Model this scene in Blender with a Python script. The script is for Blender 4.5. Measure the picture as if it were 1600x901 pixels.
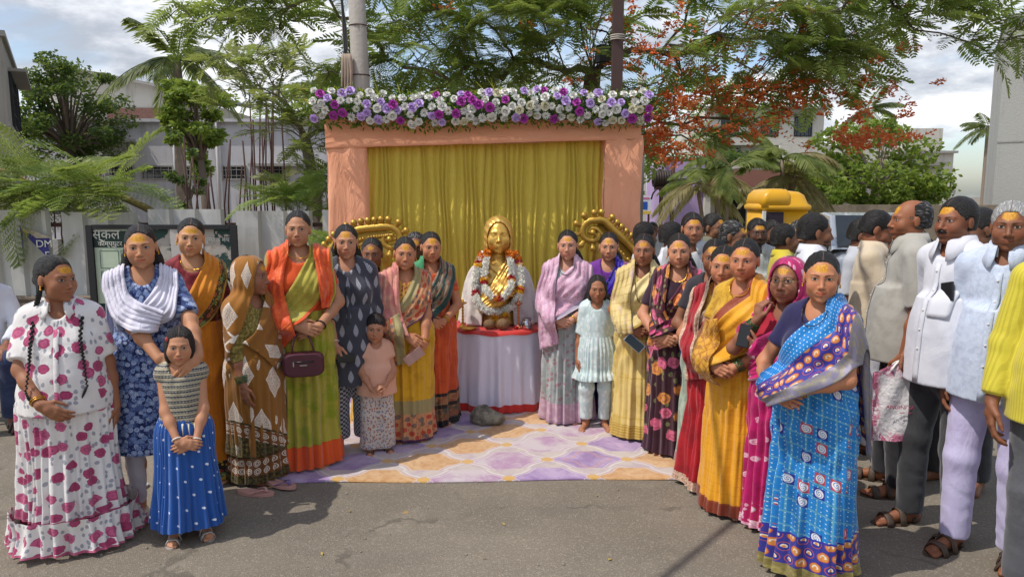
import bpy, math, random
import numpy as np
from mathutils import Vector, Matrix, Euler, noise as mnoise

for o in list(bpy.data.objects):
    bpy.data.objects.remove(o)
SC = bpy.context.scene
COL = SC.collection
R = math.radians
PI = math.pi


def hexc(h):
    """sRGB hex to linear rgb"""
    if not isinstance(h, int):
        return tuple(h)
    out = []
    for s in (16, 8, 0):
        c = ((h >> s) & 255) / 255
        out.append(c / 12.92 if c < .04045 else ((c + .055) / 1.055) ** 2.4)
    return tuple(out)


# ------------------------------------------------------------------ camera, light, exposure
cam = bpy.data.cameras.new('camera')
cam.sensor_width = 36
cam.lens = 36 * 1120 / 1600
cam.clip_end = 3000
cam.clip_start = .05
co = bpy.data.objects.new('camera', cam)
COL.objects.link(co)
co.location = (0, 0, 1.8)
co.rotation_euler = (R(90 - 7.35), 0, 0)
SC.camera = co

SUN_EL, SUN_AZ = 59, (-.93, -.36)          # elevation; horizontal direction towards the sun
sun = bpy.data.lights.new('sun', 'SUN')
sun.energy = 2.75
sun.angle = R(.5)
sun.color = (1, .955, .88)
so = bpy.data.objects.new('sun', sun)
COL.objects.link(so)
_s = Vector((SUN_AZ[0], SUN_AZ[1], 0)).normalized() * math.cos(R(SUN_EL)) + Vector((0, 0, math.sin(R(SUN_EL))))
so.rotation_euler = _s.to_track_quat('Z', 'Y').to_euler()
so.location = (-6, -4, 12)

W = bpy.data.worlds.new('World')
SC.world = W
W.use_nodes = True
SC.view_settings.view_transform = 'Standard'
SC.view_settings.look = 'None'
SC.view_settings.exposure = 0.36
SC.view_settings.gamma = 1

# ------------------------------------------------------------------ shader shorthand
T = None


class V:
    def __init__(s, o): s.o = o
    def __add__(a, b): return M('ADD', a, b)
    __radd__ = __add__
    def __sub__(a, b): return M('SUBTRACT', a, b)
    def __rsub__(a, b): return M('SUBTRACT', b, a)
    def __mul__(a, b): return M('MULTIPLY', a, b)
    __rmul__ = __mul__
    def __truediv__(a, b): return M('DIVIDE', a, b)
    def __neg__(a): return M('MULTIPLY', a, -1)


def put(i, v):
    if isinstance(v, V):
        T.links.new(v.o, i)
    elif isinstance(v, (tuple, list)):
        i.default_value = (*v, 1) if len(i.default_value) == 4 and len(v) == 3 else v
    else:
        i.default_value = v


def nd(t, **k):
    n = T.nodes.new(t)
    for a, b in k.items():
        setattr(n, a, b)
    return n


def M(op, a, b=None, c=None, clamp=False):
    n = nd('ShaderNodeMath', operation=op, use_clamp=clamp)
    for i, v in enumerate((a, b, c)):
        if v is not None:
            put(n.inputs[i], v)
    return V(n.outputs[0])


def VM(op, a, b=None):
    n = nd('ShaderNodeVectorMath', operation=op)
    put(n.inputs[0], a)
    if b is not None:
        put(n.inputs[1], b)
    return V(n.outputs[0])


def mx(a, b): return M('MAXIMUM', a, b)
def mn(a, b): return M('MINIMUM', a, b)
def ab(a): return M('ABSOLUTE', a)
def fr(a): return M('FRACT', a)
def fl(a): return M('FLOOR', a)
def lt(a, b): return M('LESS_THAN', a, b)
def gt(a, b): return M('GREATER_THAN', a, b)
def sn(a): return M('SINE', a)
def sq(a): return M('SQRT', a)


def ss(e0, e1, x):
    n = nd('ShaderNodeMapRange', interpolation_type='SMOOTHSTEP')
    rev = e0 > e1
    if rev:
        e0, e1 = e1, e0
    put(n.inputs[0], x)
    n.inputs[1].default_value, n.inputs[2].default_value = e0, e1
    n.inputs[3].default_value, n.inputs[4].default_value = (1, 0) if rev else (0, 1)
    return V(n.outputs[0])


def comb(x, y, z=0.):
    n = nd('ShaderNodeCombineXYZ')
    for i, v in enumerate((x, y, z)):
        put(n.inputs[i], v)
    return V(n.outputs[0])


def sep(v):
    n = nd('ShaderNodeSeparateXYZ')
    put(n.inputs[0], v)
    return V(n.outputs[0]), V(n.outputs[1]), V(n.outputs[2])


def mix(f, a, b, blend='MIX'):
    n = nd('ShaderNodeMix', data_type='RGBA', blend_type=blend, clamp_factor=True)
    put(n.inputs[0], f)
    put(n.inputs[6], hexc(a) if isinstance(a, int) else a)
    put(n.inputs[7], hexc(b) if isinstance(b, int) else b)
    return V(n.outputs[2])


def noise(p, scale=5., det=2., rough=.5, dist=0., col=False):
    n = nd('ShaderNodeTexNoise')
    if p is not None:
        put(n.inputs['Vector'], p)
    n.inputs['Scale'].default_value = scale
    n.inputs['Detail'].default_value = det
    n.inputs['Roughness'].default_value = rough
    n.inputs['Distortion'].default_value = dist
    return V(n.outputs['Color' if col else 'Fac'])


def voro(p, scale=5., feature='F1', rnd=1., dim='2D'):
    n = nd('ShaderNodeTexVoronoi', feature=feature, voronoi_dimensions=dim)
    put(n.inputs['Vector'], p)
    n.inputs['Scale'].default_value = scale
    n.inputs['Randomness'].default_value = rnd
    return n


def scl(p, s):
    return VM('MULTIPLY', p, tuple(s) if isinstance(s, (tuple, list)) else (s, s, s))


def objco(): return V(nd('ShaderNodeTexCoord').outputs['Object'])
def uvco(): return V(nd('ShaderNodeUVMap').outputs[0])
def worldco(): return V(nd('ShaderNodeNewGeometry').outputs['Position'])


def attr(name):
    return V(nd('ShaderNodeAttribute', attribute_name=name).outputs['Vector'])


def begin(name):
    global T
    m = bpy.data.materials.new(name)
    m.use_nodes = True
    T = m.node_tree
    T.nodes.clear()
    return m


def finish(m, color, rough=.7, metal=0., bump=None, bd=.01, sheen=0., spec=.5, trans=0., sss=None, coat=0., bs=1.):
    b = nd('ShaderNodeBsdfPrincipled')
    put(b.inputs['Base Color'], hexc(color) if isinstance(color, int) else color)
    put(b.inputs['Roughness'], rough)
    put(b.inputs['Metallic'], metal)
    b.inputs['Specular IOR Level'].default_value = spec
    b.inputs['Sheen Weight'].default_value = sheen
    b.inputs['Coat Weight'].default_value = coat
    b.inputs['Transmission Weight'].default_value = trans
    if sss:
        b.inputs['Subsurface Weight'].default_value = sss
        b.inputs['Subsurface Radius'].default_value = (.012, .005, .003)
        b.inputs['Subsurface Scale'].default_value = 1
    if bump is not None:
        n = nd('ShaderNodeBump')
        n.inputs['Distance'].default_value = bd
        n.inputs['Strength'].default_value = bs
        put(n.inputs['Height'], bump)
        T.links.new(n.outputs[0], b.inputs['Normal'])
    o = nd('ShaderNodeOutputMaterial')
    T.links.new(b.outputs[0], o.inputs[0])
    return m


def plain(name, color, rough=.7, metal=0., var=.12, vs=6., bump=.0, bscale=40., spec=.5, coat=0., sheen=0.):
    """colour with soft variation and fine grain"""
    m = begin(name)
    c = hexc(color)
    p = objco()
    f = noise(p, vs, 4, .6)
    col = mix(f, tuple(x * (1 - var) for x in c), tuple(min(1, x * (1 + var)) for x in c))
    return finish(m, col, rough, metal, noise(p, bscale, 3) if bump else None, bump or .01, sheen, spec, coat=coat)


# world: clear sky with soft grey and white clouds
T = W.node_tree
T.nodes.clear()
sky = nd('ShaderNodeTexSky', sky_type='NISHITA')
sky.sun_disc = False
sky.sun_elevation = R(SUN_EL)
sky.sun_rotation = math.atan2(SUN_AZ[0], SUN_AZ[1])
sky.air_density, sky.dust_density, sky.ozone_density = 1.0, 1.5, 2.0
_d = V(nd('ShaderNodeTexCoord').outputs['Generated'])
_x, _y, _z = sep(_d)
_den = mx(_z, 0.) + .28
_q = comb(_x / _den, _y / _den, _z * 1.2)
_n1 = noise(_q, 1.35, 9, .56, .25)
_n2 = noise(VM('ADD', _q, (3.1, 1.7, 0.)), 2.6, 6, .6)
CLOUD_LIT, CLOUD_DARK = (6.6, 6.6, 6.7), (2.7, 2.9, 3.3)
_cl = mix(ss(.38, .66, _n2), CLOUD_DARK, CLOUD_LIT)
_f = ss(.39, .57, _n1) * .93
_bg = nd('ShaderNodeBackground')
put(_bg.inputs[0], mix(_f, V(sky.outputs[0]), _cl))
_bg.inputs[1].default_value = .15
_o = nd('ShaderNodeOutputWorld')
T.links.new(_bg.outputs[0], _o.inputs[0])

# ------------------------------------------------------------------ mesh and scene helpers
def mesh(name, v, f, uv=None, vecattr=None, smooth=True):
    """numpy verts and faces (one array, or list of tuples) to a mesh"""
    me = bpy.data.meshes.new(name)
    v = np.asarray(v, np.float32)
    if isinstance(f, np.ndarray):
        f = f.astype(np.int32)
        n, k = f.shape
        me.vertices.add(len(v))
        me.vertices.foreach_set('co', v.ravel())
        me.loops.add(n * k)
        me.loops.foreach_set('vertex_index', f.ravel())
        me.polygons.add(n)
        me.polygons.foreach_set('loop_start', np.arange(0, n * k, k, dtype=np.int32))
        me.update(calc_edges=True)
    else:
        me.from_pydata(v.tolist(), [], f)
    if uv is not None:
        lay = me.uv_layers.new(name='UVMap')
        li = np.empty(len(me.loops), np.int32)
        me.loops.foreach_get('vertex_index', li)
        lay.data.foreach_set('uv', np.asarray(uv, np.float32)[li].ravel())
    for k, a in (vecattr or {}).items():
        at = me.attributes.new(k, 'FLOAT_VECTOR', 'POINT')
        at.data.foreach_set('vector', np.asarray(a, np.float32).ravel())
    me.polygons.foreach_set('use_smooth', np.full(len(me.polygons), smooth))
    me.validate()
    return me


def ob(name, me, mat=None, parent=None, loc=None, rot=None, scale=None):
    o = bpy.data.objects.new(name, me)
    COL.objects.link(o)
    if mat is not None and me is not None and not me.materials:
        me.materials.append(mat)
    elif mat is not None:
        o.material_slots[0].link = 'OBJECT'
        o.material_slots[0].material = mat
    if parent:
        o.parent = parent
    if loc is not None:
        o.location = loc
    if rot is not None:
        o.rotation_euler = rot
    if scale is not None:
        o.scale = scale if hasattr(scale, '__len__') else (scale,) * 3
    return o


def tag(o, label=None, cat=None, group=None, kind=None):
    for k, v in (('label', label), ('category', cat), ('group', group), ('kind', kind)):
        if v:
            o[k] = v
    return o


def root(name, label, cat, loc=(0, 0, 0), rz=0, group=None):
    o = bpy.data.objects.new(name, None)
    COL.objects.link(o)
    o.location = loc
    o.rotation_euler = (0, 0, rz)
    return tag(o, label, cat, group)


class MB:
    """collects quads and polygons for one mesh"""
    def __init__(s): s.v, s.f = [], []

    def add(s, v, f):
        n = len(s.v)
        s.v += [tuple(p) for p in v]
        s.f += [tuple(i + n for i in q) for q in f]
        return s

    def box(s, c, d, rz=0., taper=1.):
        x, y, z = d[0] / 2, d[1] / 2, d[2] / 2
        ca, sa = math.cos(rz), math.sin(rz)
        v = []
        for k in (-1, 1):
            t = taper if k > 0 else 1
            for i, j in ((-1, -1), (1, -1), (1, 1), (-1, 1)):
                a, b = i * x * t, j * y * t
                v.append((c[0] + a * ca - b * sa, c[1] + a * sa + b * ca, c[2] + k * z))
        return s.add(v, [(3, 2, 1, 0), (4, 5, 6, 7), (0, 1, 5, 4), (1, 2, 6, 5), (2, 3, 7, 6), (3, 0, 4, 7)])

    def tube(s, pts, r, n=8, cap=True, flat=1., up=(0, 0, 1)):
        pts = [Vector(p) for p in pts]
        rs = r if hasattr(r, '__len__') else [r] * len(pts)
        v, f = [], []
        prev = None
        for i, p in enumerate(pts):
            d = (pts[min(i + 1, len(pts) - 1)] - pts[max(i - 1, 0)])
            d = d.normalized() if d.length > 1e-9 else Vector((0, 0, 1))
            if prev is None:
                a = d.cross(Vector(up))
                if a.length < 1e-3:
                    a = d.cross(Vector((1, 0, 0)))
            else:
                a = prev - d * prev.dot(d)
            a.normalize()
            b = d.cross(a)
            prev = a
            for k in range(n):
                t = 2 * PI * k / n
                v.append(p + a * math.cos(t) * rs[i] + b * math.sin(t) * rs[i] * flat)
        for i in range(len(pts) - 1):
            for k in range(n):
                k2 = (k + 1) % n
                f.append((i * n + k, i * n + k2, i * n + n + k2, i * n + n + k))
        if cap:
            f.append(tuple(range(n))[::-1])
            f.append(tuple(range((len(pts) - 1) * n, len(pts) * n)))
        return s.add(v, f)

    def lathe(s, prof, c=(0, 0, 0), n=16, sx=1., sy=1.):
        """profile of (r, z)"""
        v, f = [], []
        for r, z in prof:
            for k in range(n):
                t = 2 * PI * k / n
                v.append((c[0] + r * sx * math.cos(t), c[1] + r * sy * math.sin(t), c[2] + z))
        for i in range(len(prof) - 1):
            for k in range(n):
                k2 = (k + 1) % n
                f.append((i * n + k, i * n + k2, i * n + n + k2, i * n + n + k))
        f.append(tuple(range(n))[::-1])
        f.append(tuple(range((len(prof) - 1) * n, len(prof) * n)))
        return s.add(v, f)

    def ball(s, c, r, n=8, m=6):
        r = r if hasattr(r, '__len__') else (r, r, r)
        prof = [(max(1e-4, math.sin(PI * i / m)), -math.cos(PI * i / m)) for i in range(m + 1)]
        v, f = [], []
        for a, z in prof:
            for k in range(n):
                t = 2 * PI * k / n
                v.append((c[0] + r[0] * a * math.cos(t), c[1] + r[1] * a * math.sin(t), c[2] + r[2] * z))
        for i in range(m):
            for k in range(n):
                k2 = (k + 1) % n
                f.append((i * n + k, i * n + k2, i * n + n + k2, i * n + n + k))
        return s.add(v, f)

    def torus(s, c, Rr, r, n=20, m=6, ax=(0, 0, 1)):
        q = Vector(ax).to_track_quat('Z', 'Y')
        v, f = [], []
        for i in range(n):
            a = 2 * PI * i / n
            for j in range(m):
                b = 2 * PI * j / m
                p = Vector(((Rr + r * math.cos(b)) * math.cos(a), (Rr + r * math.cos(b)) * math.sin(a), r * math.sin(b)))
                v.append(Vector(c) + q @ p)
        for i in range(n):
            for j in range(m):
                f.append((i * m + j, ((i + 1) % n) * m + j, ((i + 1) % n) * m + (j + 1) % m, i * m + (j + 1) % m))
        return s.add(v, f)

    def mesh(s, name, smooth=True): return mesh(name, s.v, s.f, smooth=smooth)

    def obj(s, name, mat, parent=None, smooth=True, bevel=0., loc=None, rot=None):
        o = ob(name, s.mesh(name, smooth and not bevel), mat, parent, loc, rot)
        if bevel:
            b = o.modifiers.new('bevel', 'BEVEL')
            b.width, b.segments, b.limit_method = bevel, 2, 'ANGLE'
        return o


def grid(nu, nv, close_u=False):
    i, j = np.meshgrid(np.arange(nv - 1), np.arange(nu if close_u else nu - 1), indexing='ij')
    j2 = (j + 1) % nu
    return np.stack([i * nu + j, i * nu + j2, (i + 1) * nu + j2, (i + 1) * nu + j], -1).reshape(-1, 4)


def bezier(p, n):
    """smooth curve (Catmull-Rom) through control points, n samples"""
    p = np.asarray(p, float)
    q = np.vstack([2 * p[0] - p[1], p, 2 * p[-1] - p[-2]])
    m = len(p) - 1
    out = []
    for t in np.linspace(0, m, n):
        i = min(int(t), m - 1)
        u = t - i
        a, b, c, d = q[i], q[i + 1], q[i + 2], q[i + 3]
        out.append(.5 * (2 * b + (c - a) * u + (2 * a - 5 * b + 4 * c - d) * u * u + (3 * b - a - 3 * c + d) * u ** 3))
    return np.array(out)


# ------------------------------------------------------------------ distance-field volumes turned into one continuous surface
def axis(lo, hi, h, fine=()):
    out, p = [lo], lo
    while p < hi:
        st = h
        for a, b, hf in fine:
            if a - h < p < b:
                st = min(st, hf)
        p += st
        out.append(p)
    return np.array(out, np.float32)


class Vol:
    def __init__(s, xs, ys, zs):
        s.ax = (xs, ys, zs)
        s.d = np.full((len(xs), len(ys), len(zs)), 1., np.float32)

    def op(s, f, lo, hi, k=0., mode='u'):
        m = k + .018
        sl = []
        for a, l, h in zip(s.ax, lo, hi):
            sl.append(slice(max(0, np.searchsorted(a, l - m) - 1), np.searchsorted(a, h + m) + 1))
        sl = tuple(sl)
        X = s.ax[0][sl[0]][:, None, None]
        Y = s.ax[1][sl[1]][None, :, None]
        Z = s.ax[2][sl[2]][None, None, :]
        if 0 in (X.size, Y.size, Z.size):
            return
        v = f(X, Y, Z)
        a = s.d[sl]
        if mode == 's':
            a, v = -a, v
        if k > 0:
            h = np.maximum(k - np.abs(a - v), 0) / k
            r = np.minimum(a, v) - h * h * k * .25
        else:
            r = np.minimum(a, v)
        s.d[sl] = -r if mode == 's' else r

    def cap(s, a, b, ra, rb=None, k=.02, mode='u', cut=None):
        """tapered capsule; cut = flat end at b"""
        rb = ra if rb is None else rb
        a, b = np.asarray(a, float), np.asarray(b, float)
        ba = b - a
        L2 = float(ba @ ba) + 1e-12

        def f(X, Y, Z):
            x, y, z = X - a[0], Y - a[1], Z - a[2]
            h0 = (x * ba[0] + y * ba[1] + z * ba[2]) / L2
            h = np.clip(h0, 0, 1)
            dd = np.sqrt((x - ba[0] * h) ** 2 + (y - ba[1] * h) ** 2 + (z - ba[2] * h) ** 2) - (ra + (rb - ra) * h)
            if cut:
                dd = np.maximum(dd, (h0 - 1) * math.sqrt(L2))
            return dd
        r = max(ra, rb)
        s.op(f, np.minimum(a, b) - r, np.maximum(a, b) + r, k, mode)

    def ell(s, c, r, k=.02, mode='u', Rm=None):
        c, r = np.asarray(c, float), np.asarray(r, float)

        def f(X, Y, Z):
            x, y, z = X - c[0], Y - c[1], Z - c[2]
            if Rm is not None:
                x, y, z = (x * Rm[0, i] + y * Rm[1, i] + z * Rm[2, i] for i in range(3))
            k0 = np.sqrt((x / r[0]) ** 2 + (y / r[1]) ** 2 + (z / r[2]) ** 2)
            k1 = np.sqrt((x / r[0] ** 2) ** 2 + (y / r[1] ** 2) ** 2 + (z / r[2] ** 2) ** 2) + 1e-9
            return k0 * (k0 - 1) / k1
        e = r if Rm is None else np.full(3, r.max())
        s.op(f, c - e, c + e, k, mode)

    def full(s, f, mode='i'):
        v = f(s.ax[0][:, None, None], s.ax[1][None, :, None], s.ax[2][None, None, :])
        s.d = np.maximum(s.d, v) if mode == 'i' else np.minimum(s.d, v)

    def nets(s):
        d = s.d
        d[0], d[-1] = 1, 1
        d[:, 0], d[:, -1] = 1, 1
        d[:, :, 0], d[:, :, -1] = 1, 1
        ins = d < 0
        c = ins[:-1, :-1, :-1].astype(np.int8)
        for i in (0, 1):
            for j in (0, 1):
                for k in (0, 1):
                    if i or j or k:
                        c = c + ins[i:ins.shape[0] - 1 + i, j:ins.shape[1] - 1 + j, k:ins.shape[2] - 1 + k]
        act = (c > 0) & (c < 8)
        I, J, K = np.nonzero(act)
        idx = np.full(act.shape, -1, np.int32)
        idx[I, J, K] = np.arange(len(I))
        cor = {}
        pos = {}
        for i in (0, 1):
            for j in (0, 1):
                for k in (0, 1):
                    cor[i, j, k] = d[I + i, J + j, K + k]
                    pos[i, j, k] = np.stack([s.ax[0][I + i], s.ax[1][J + j], s.ax[2][K + k]], -1)
        acc = np.zeros((len(I), 3), np.float32)
        cnt = np.zeros(len(I), np.float32)
        for a in cor:
            for ax in range(3):
                if a[ax] == 0:
                    b = list(a)
                    b[ax] = 1
                    b = tuple(b)
                    da, db = cor[a], cor[b]
                    m = (da < 0) != (db < 0)
                    t = np.where(m, da / np.where(m, da - db, 1), 0)
                    p = pos[a] + (pos[b] - pos[a]) * t[:, None]
                    acc += np.where(m[:, None], p, 0)
                    cnt += m
        v = acc / np.maximum(cnt, 1)[:, None]
        fs = []
        for ax in range(3):
            o1, o2 = (ax + 1) % 3, (ax + 2) % 3
            lo = [slice(None)] * 3
            hi = [slice(None)] * 3
            lo[ax], hi[ax] = slice(0, -1), slice(1, None)
            A, B = ins[tuple(lo)], ins[tuple(hi)]
            e = np.argwhere(A != B)
            if not len(e):
                continue
            out = A[e[:, 0], e[:, 1], e[:, 2]]
            q = []
            for u, w in ((-1, -1), (0, -1), (0, 0), (-1, 0)):
                t = e.copy()
                t[:, o1] += u
                t[:, o2] += w
                q.append(idx[t[:, 0], t[:, 1], t[:, 2]])
            q = np.stack(q, -1)
            q[~out] = q[~out][:, ::-1]
            fs.append(q)
        return v, np.vstack(fs)


def wob(p, sc, seed=0.):
    """cheap smooth noise -1..1 on points"""
    x, y, z = (p * sc).T
    a = np.sin(x * 1.7 + 1.3 * np.sin(y * 1.1 + seed) + seed) + np.sin(y * 1.9 + 1.2 * np.sin(z * 1.3 + seed * 2) + seed * 1.7)
    b = np.sin(z * 1.6 + 1.4 * np.sin(x * 1.2 + seed * 3) + seed * .7) + np.sin((x + y + z) * 2.3 + 1.1 * np.sin((x - z) * 1.9) + seed)
    return (a + b) / 4

# ------------------------------------------------------------------ people: skin, hair and cloth materials
_skins = {}


def skin_mat(tone, tilak=1, beard=0., smile=0, old=0, bindi=0, lips=1.):
    key = (tone, tilak, beard, smile, old, bindi, lips)
    if key in _skins:
        return _skins[key]
    m = begin('skin')
    p = attr('hp')
    x, y, z = sep(p)
    ax = ab(x)
    front = lt(y, -.03)
    rn = V(nd('ShaderNodeObjectInfo').outputs['Random'])
    pr = VM('ADD', p, comb(rn * 7., rn * 13., rn * 5.))
    base = tuple(min(.8, a * b) for a, b in zip(hexc(tone), (1.48, 1.52, 1.54)))
    n1 = noise(p, 14, 4, .6)
    c = mix(n1, tuple(v * .86 for v in base), tuple(min(1, v * 1.12) for v in base))
    # warmer cheeks, nose, ears
    red = tuple((base[0] * 1.06, base[1] * .82, base[2] * .78))
    ck = ss(.03, .006, sq((ax - .036) * (ax - .036) + (z + .032) * (z + .032))) * front
    c = mix(ck * .45, c, red)
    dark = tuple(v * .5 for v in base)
    # darker skin tone around the eyes
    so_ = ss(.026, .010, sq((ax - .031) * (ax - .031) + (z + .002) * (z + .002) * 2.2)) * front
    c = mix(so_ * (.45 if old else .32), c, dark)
    if old:
        w1 = sn(z * 420 + sn(x * 60.) * 1.5) * ss(.03, .045, z) * ss(.05, .02, ax)
        c = mix(ss(.5, 1, w1) * front * .25, c, dark)
    if beard:
        bm = ss(-.035, -.06, z) * ss(-.005, -.03, y) * ss(-.135, -.115, z)
        mo = ss(.012, .006, ab(z + .053)) * ss(.034, .024, ax)
        bm = mx(bm * ss(.008, .012, ab(z + .068) + ax * .1), mo) * front
        bn = noise(scl(p, (1, 1, .4)), 420, 2)
        c = mix(bm * beard * (bn * .5 + .6), c, (.012, .010, .009))
    # lips
    lz = z + .0655 - ax * ax * (10. if smile else rn * 9. - .5)
    lw = .029 if smile else .0255
    lm = ss(.0095, .0065, ab(lz) + ax * ax * 8) * ss(lw, lw - .004, ax) * front
    lipc = (base[0] * .95, base[1] * .46, base[2] * .48)
    c = mix(lm * .8 * lips, c, lipc)
    if smile:
        th = ss(.0030, .0020, ab(lz + .0012) + ax * ax * 4.5) * ss(lw - .003, lw - .006, ax) * front
        c = mix(th * .75, c, (.55, .50, .44))
    ml = ss(.0016, .0007, ab(lz - (.0035 if smile else 0))) * ss(lw + .002, lw - .004, ax) * front
    c = mix(ml * .85, c, tuple(v * .22 for v in base))
    # nostrils
    no = ss(.0046, .002, sq((ax - .0085) * (ax - .0085) + (z + .0435) * (z + .0435) * 2)) * front
    c = mix(no * .8, c, tuple(v * .2 for v in base))
    # eyes: almond white, iris, lash line, lid crease
    ex = (ax - .0315) / .0165
    q = M('SUBTRACT', 1., ex * ex)
    up = mx(q, 0.) * .0070
    lo = mx(q, 0.) * .0050
    ez = z - .0015 + (ax - .0315) * -.08
    ins = mn(up - ez, ez + lo)
    eye = ss(0., .0009, ins) * front
    c = mix(eye, c, (.40, .36, .33))
    ir = sq((ax - .0315) * (ax - .0315) + (z - .0025) * (z - .0025))
    c = mix(eye * ss(.0074, .0062, ir), c, (.022, .011, .007))
    gl = sq((x - .0015 - .0315 * 1) * (x - .0015 - .0315) + (z - .005) * (z - .005))
    lash = ss(.0019, .0008, ab(ez - up)) * ss(0., .06, q) * front
    c = mix(lash * .92, c, (.012, .008, .007))
    lash2 = ss(.0011, .0004, ab(ez + lo)) * ss(0., .06, q) * front
    c = mix(lash2 * .55, c, dark)
    cr = ss(.0014, .0004, ab(ez - up - .0042)) * ss(.0, .1, q) * front
    c = mix(cr * .4, c, dark)
    # brows
    bx = (ax - .033) / .023
    bz = z - .0215 + bx * bx * .0055 - bx * .0015
    bt = (M('SUBTRACT', 1.2, bx) * .0027)
    br = ss(1., .3, ab(bz) / bt) * ss(1.05, .8, ab(bx)) * front
    bn = noise(scl(p, (1, 1, .5)), 500, 2)
    c = mix(br * (bn * .5 + .55), c, (.30, .29, .28) if old == 2 else (.016, .012, .010))
    rough = mix(n1, (.42,) * 3, (.6,) * 3)
    if tilak:
        tn = noise(pr, 70, 4, .7)
        big = noise(pr, 22, 3)
        r2 = fr(rn * 17.3)
        wx, wz = {1: (.040, .021), 2: (.030, .016), 3: (.020, .030)}[tilak]
        tz = .052 if tilak < 3 else .045
        ez_ = ab(z - tz - (r2 - .5) * .008 - (big - .5) * .012) / (wz * (r2 * .35 + .72))
        exx = ab(x + (big - .5) * .02 + (r2 - .5) * .008) / (wx * (rn * .35 + .68))
        tm = M('POWER', M('POWER', exx, 3.) + M('POWER', ez_, 3.), .333) + (tn - .5) * 1.0 + (big - .5) * .9
        tm = ss(1.18, .66, tm) * lt(y, -.02) * .93
        tc = mix(ss(.4, .65, noise(p, 130, 3)), (.52, .22, .008), (.72, .37, .015))
        c = mix(tm * (tn * .25 + .84), c, tc)
    if bindi:
        bd_ = ss(.0052, .004, sq(x * x + (z - .026) * (z - .026))) * front
        c = mix(bd_, c, (.25, .012, .012))
    pores = noise(p, 300, 3)
    _skins[key] = finish(m, c, mix(n1, (.48,) * 3, (.62,) * 3), bump=pores, bd=.0009, spec=.4, sss=.10)
    return _skins[key]


def hair_mat(name, c1=(.007, .006, .0055), c2=(.028, .022, .019), grey=0.):
    m = begin(name)
    p = attr('hp')
    x, y, z = sep(p)
    # strands swept back from a centre parting
    ph = M('ARCTAN2', x, z + .02)
    st = noise(comb(ph * 3.2, y * 4., z * 1.5), 7, 4, .7, .5)
    c = mix(ss(.40, .72, st), c1, c2)
    part = ss(.0026, .0012, ab(x + sn(y * 60.) * .001)) * ss(.065, .075, z) * ss(.05, .0, y)
    c = mix(part * .8, c, (.16, .09, .06))
    if grey:
        g = noise(comb(x * 22., y * 5., z * 22.), 5, 3)
        c = mix(ss(.62 - grey * .4, .80 - grey * .3, g) * .7, c, (.30, .29, .28))
    return finish(m, c, .42, bump=st, bd=.010, spec=.35, bs=1.)


HAIR = hair_mat('hair_black')
HAIR_M = hair_mat('hair_mixed', grey=.35)
HAIR_G = hair_mat('hair_grey', (.25, .245, .235), (.62, .61, .59))


def lat(u, v, su, sv, stag=True):
    """staggered lattice: local coordinates -.5...5 and cell id"""
    b = v / sv
    row = fl(b)
    a = u / su + (row * .5 if stag else 0.)
    return fr(a) - .5, fr(b) - .5, fl(a), row


def hsh(a, b):
    return fr(sn(a * 12.9898 + b * 78.233) * 43758.5)


def p_dots(col, s, r, stag=True):
    def f(c, u, v, P):
        a, b, _, _ = lat(u, v, s, s, stag)
        return mix(ss(r / s, r / s * .75, sq(a * a + b * b)), c, col)
    return f


def p_grid(col, s, wd, diag=False):
    def f(c, u, v, P):
        if diag:
            u, v = (u + v) * .7071, (u - v) * .7071
        g = mn(ab(fr(u / s) - .5), ab(fr(v / s) - .5))
        return mix(ss(wd / s, wd / s * .5, g), c, col)
    return f


def p_roses(cols, s, r, leaf=None, rnd=.8, core=None, dens=1.):
    def f(c, u, v, P):
        q = VM('ADD', comb(u, v), scl(noise(P, 40, 1, col=True), .006))
        if leaf is not None:
            n = voro(VM('MULTIPLY', VM('ADD', q, scl(noise(P, 12, 2, col=True), .02)), (1.25, .8, 1.)), 2.2 / s, rnd=1.)
            d = V(n.outputs['Distance'])
            c = mix(ss(.30, .22, d) * gt(V(nd_r(n)), .45) * .85, c, leaf)
        n = voro(q, 1 / s, rnd=rnd)
        d = V(n.outputs['Distance'])
        rel = VM('SUBTRACT', scl(q, 1 / s), V(n.outputs['Position']))
        x, y, _ = sep(rel)
        ang = M('ARCTAN2', y, x)
        rn = V(nd_r(n))
        R0 = r / s
        edge = (ab(sn(ang * 2.5 + rn * 6.)) * .42 + sn(ang * 3. + rn * 9.) * .10 + (noise(P, 90, 2) - .5) * .5 + .72) * R0
        m = ss(1., .9, d / edge)
        if dens < 1:
            m = m * lt(rn, dens)
        cc = cols[0]
        if len(cols) > 1:
            cc = mix(gt(fr(rn * 7.), .5), cols[0], cols[1])
        rings = ss(.1, .8, sn(d / R0 * 9. + sn(ang * 5. + rn * 6.) * 2.2 + noise(P, 60, 2) * 6.))
        dk = core if core is not None else tuple(k * .35 for k in hexc(cols[0]))
        return mix(m, c, mix(rings * .55, cc, dk))
    return f


def nd_r(n):
    s = nd('ShaderNodeSeparateColor')
    T.links.new(n.outputs['Color'], s.inputs[0])
    return s.outputs[0]


def p_leaf(col, su, sv, vein=None, size=.43):
    def f(c, u, v, P):
        a, b, i, j = lat(u, v, su, sv)
        rr = hsh(i, j) - .5
        a2 = a + rr * .1
        bb = b / size
        half = mx(M('SUBTRACT', 1., bb * bb), 0.) * (.75 - bb * .35) * size * .62
        m = ss(0., .02, half - ab(a2))
        vn = ss(.25, .55, ab(fr((b + ab(a2) * -.9) * 7.) - .5) * 2)
        return mix(m * (vn * .75 + .12), c, col)
    return f


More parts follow.
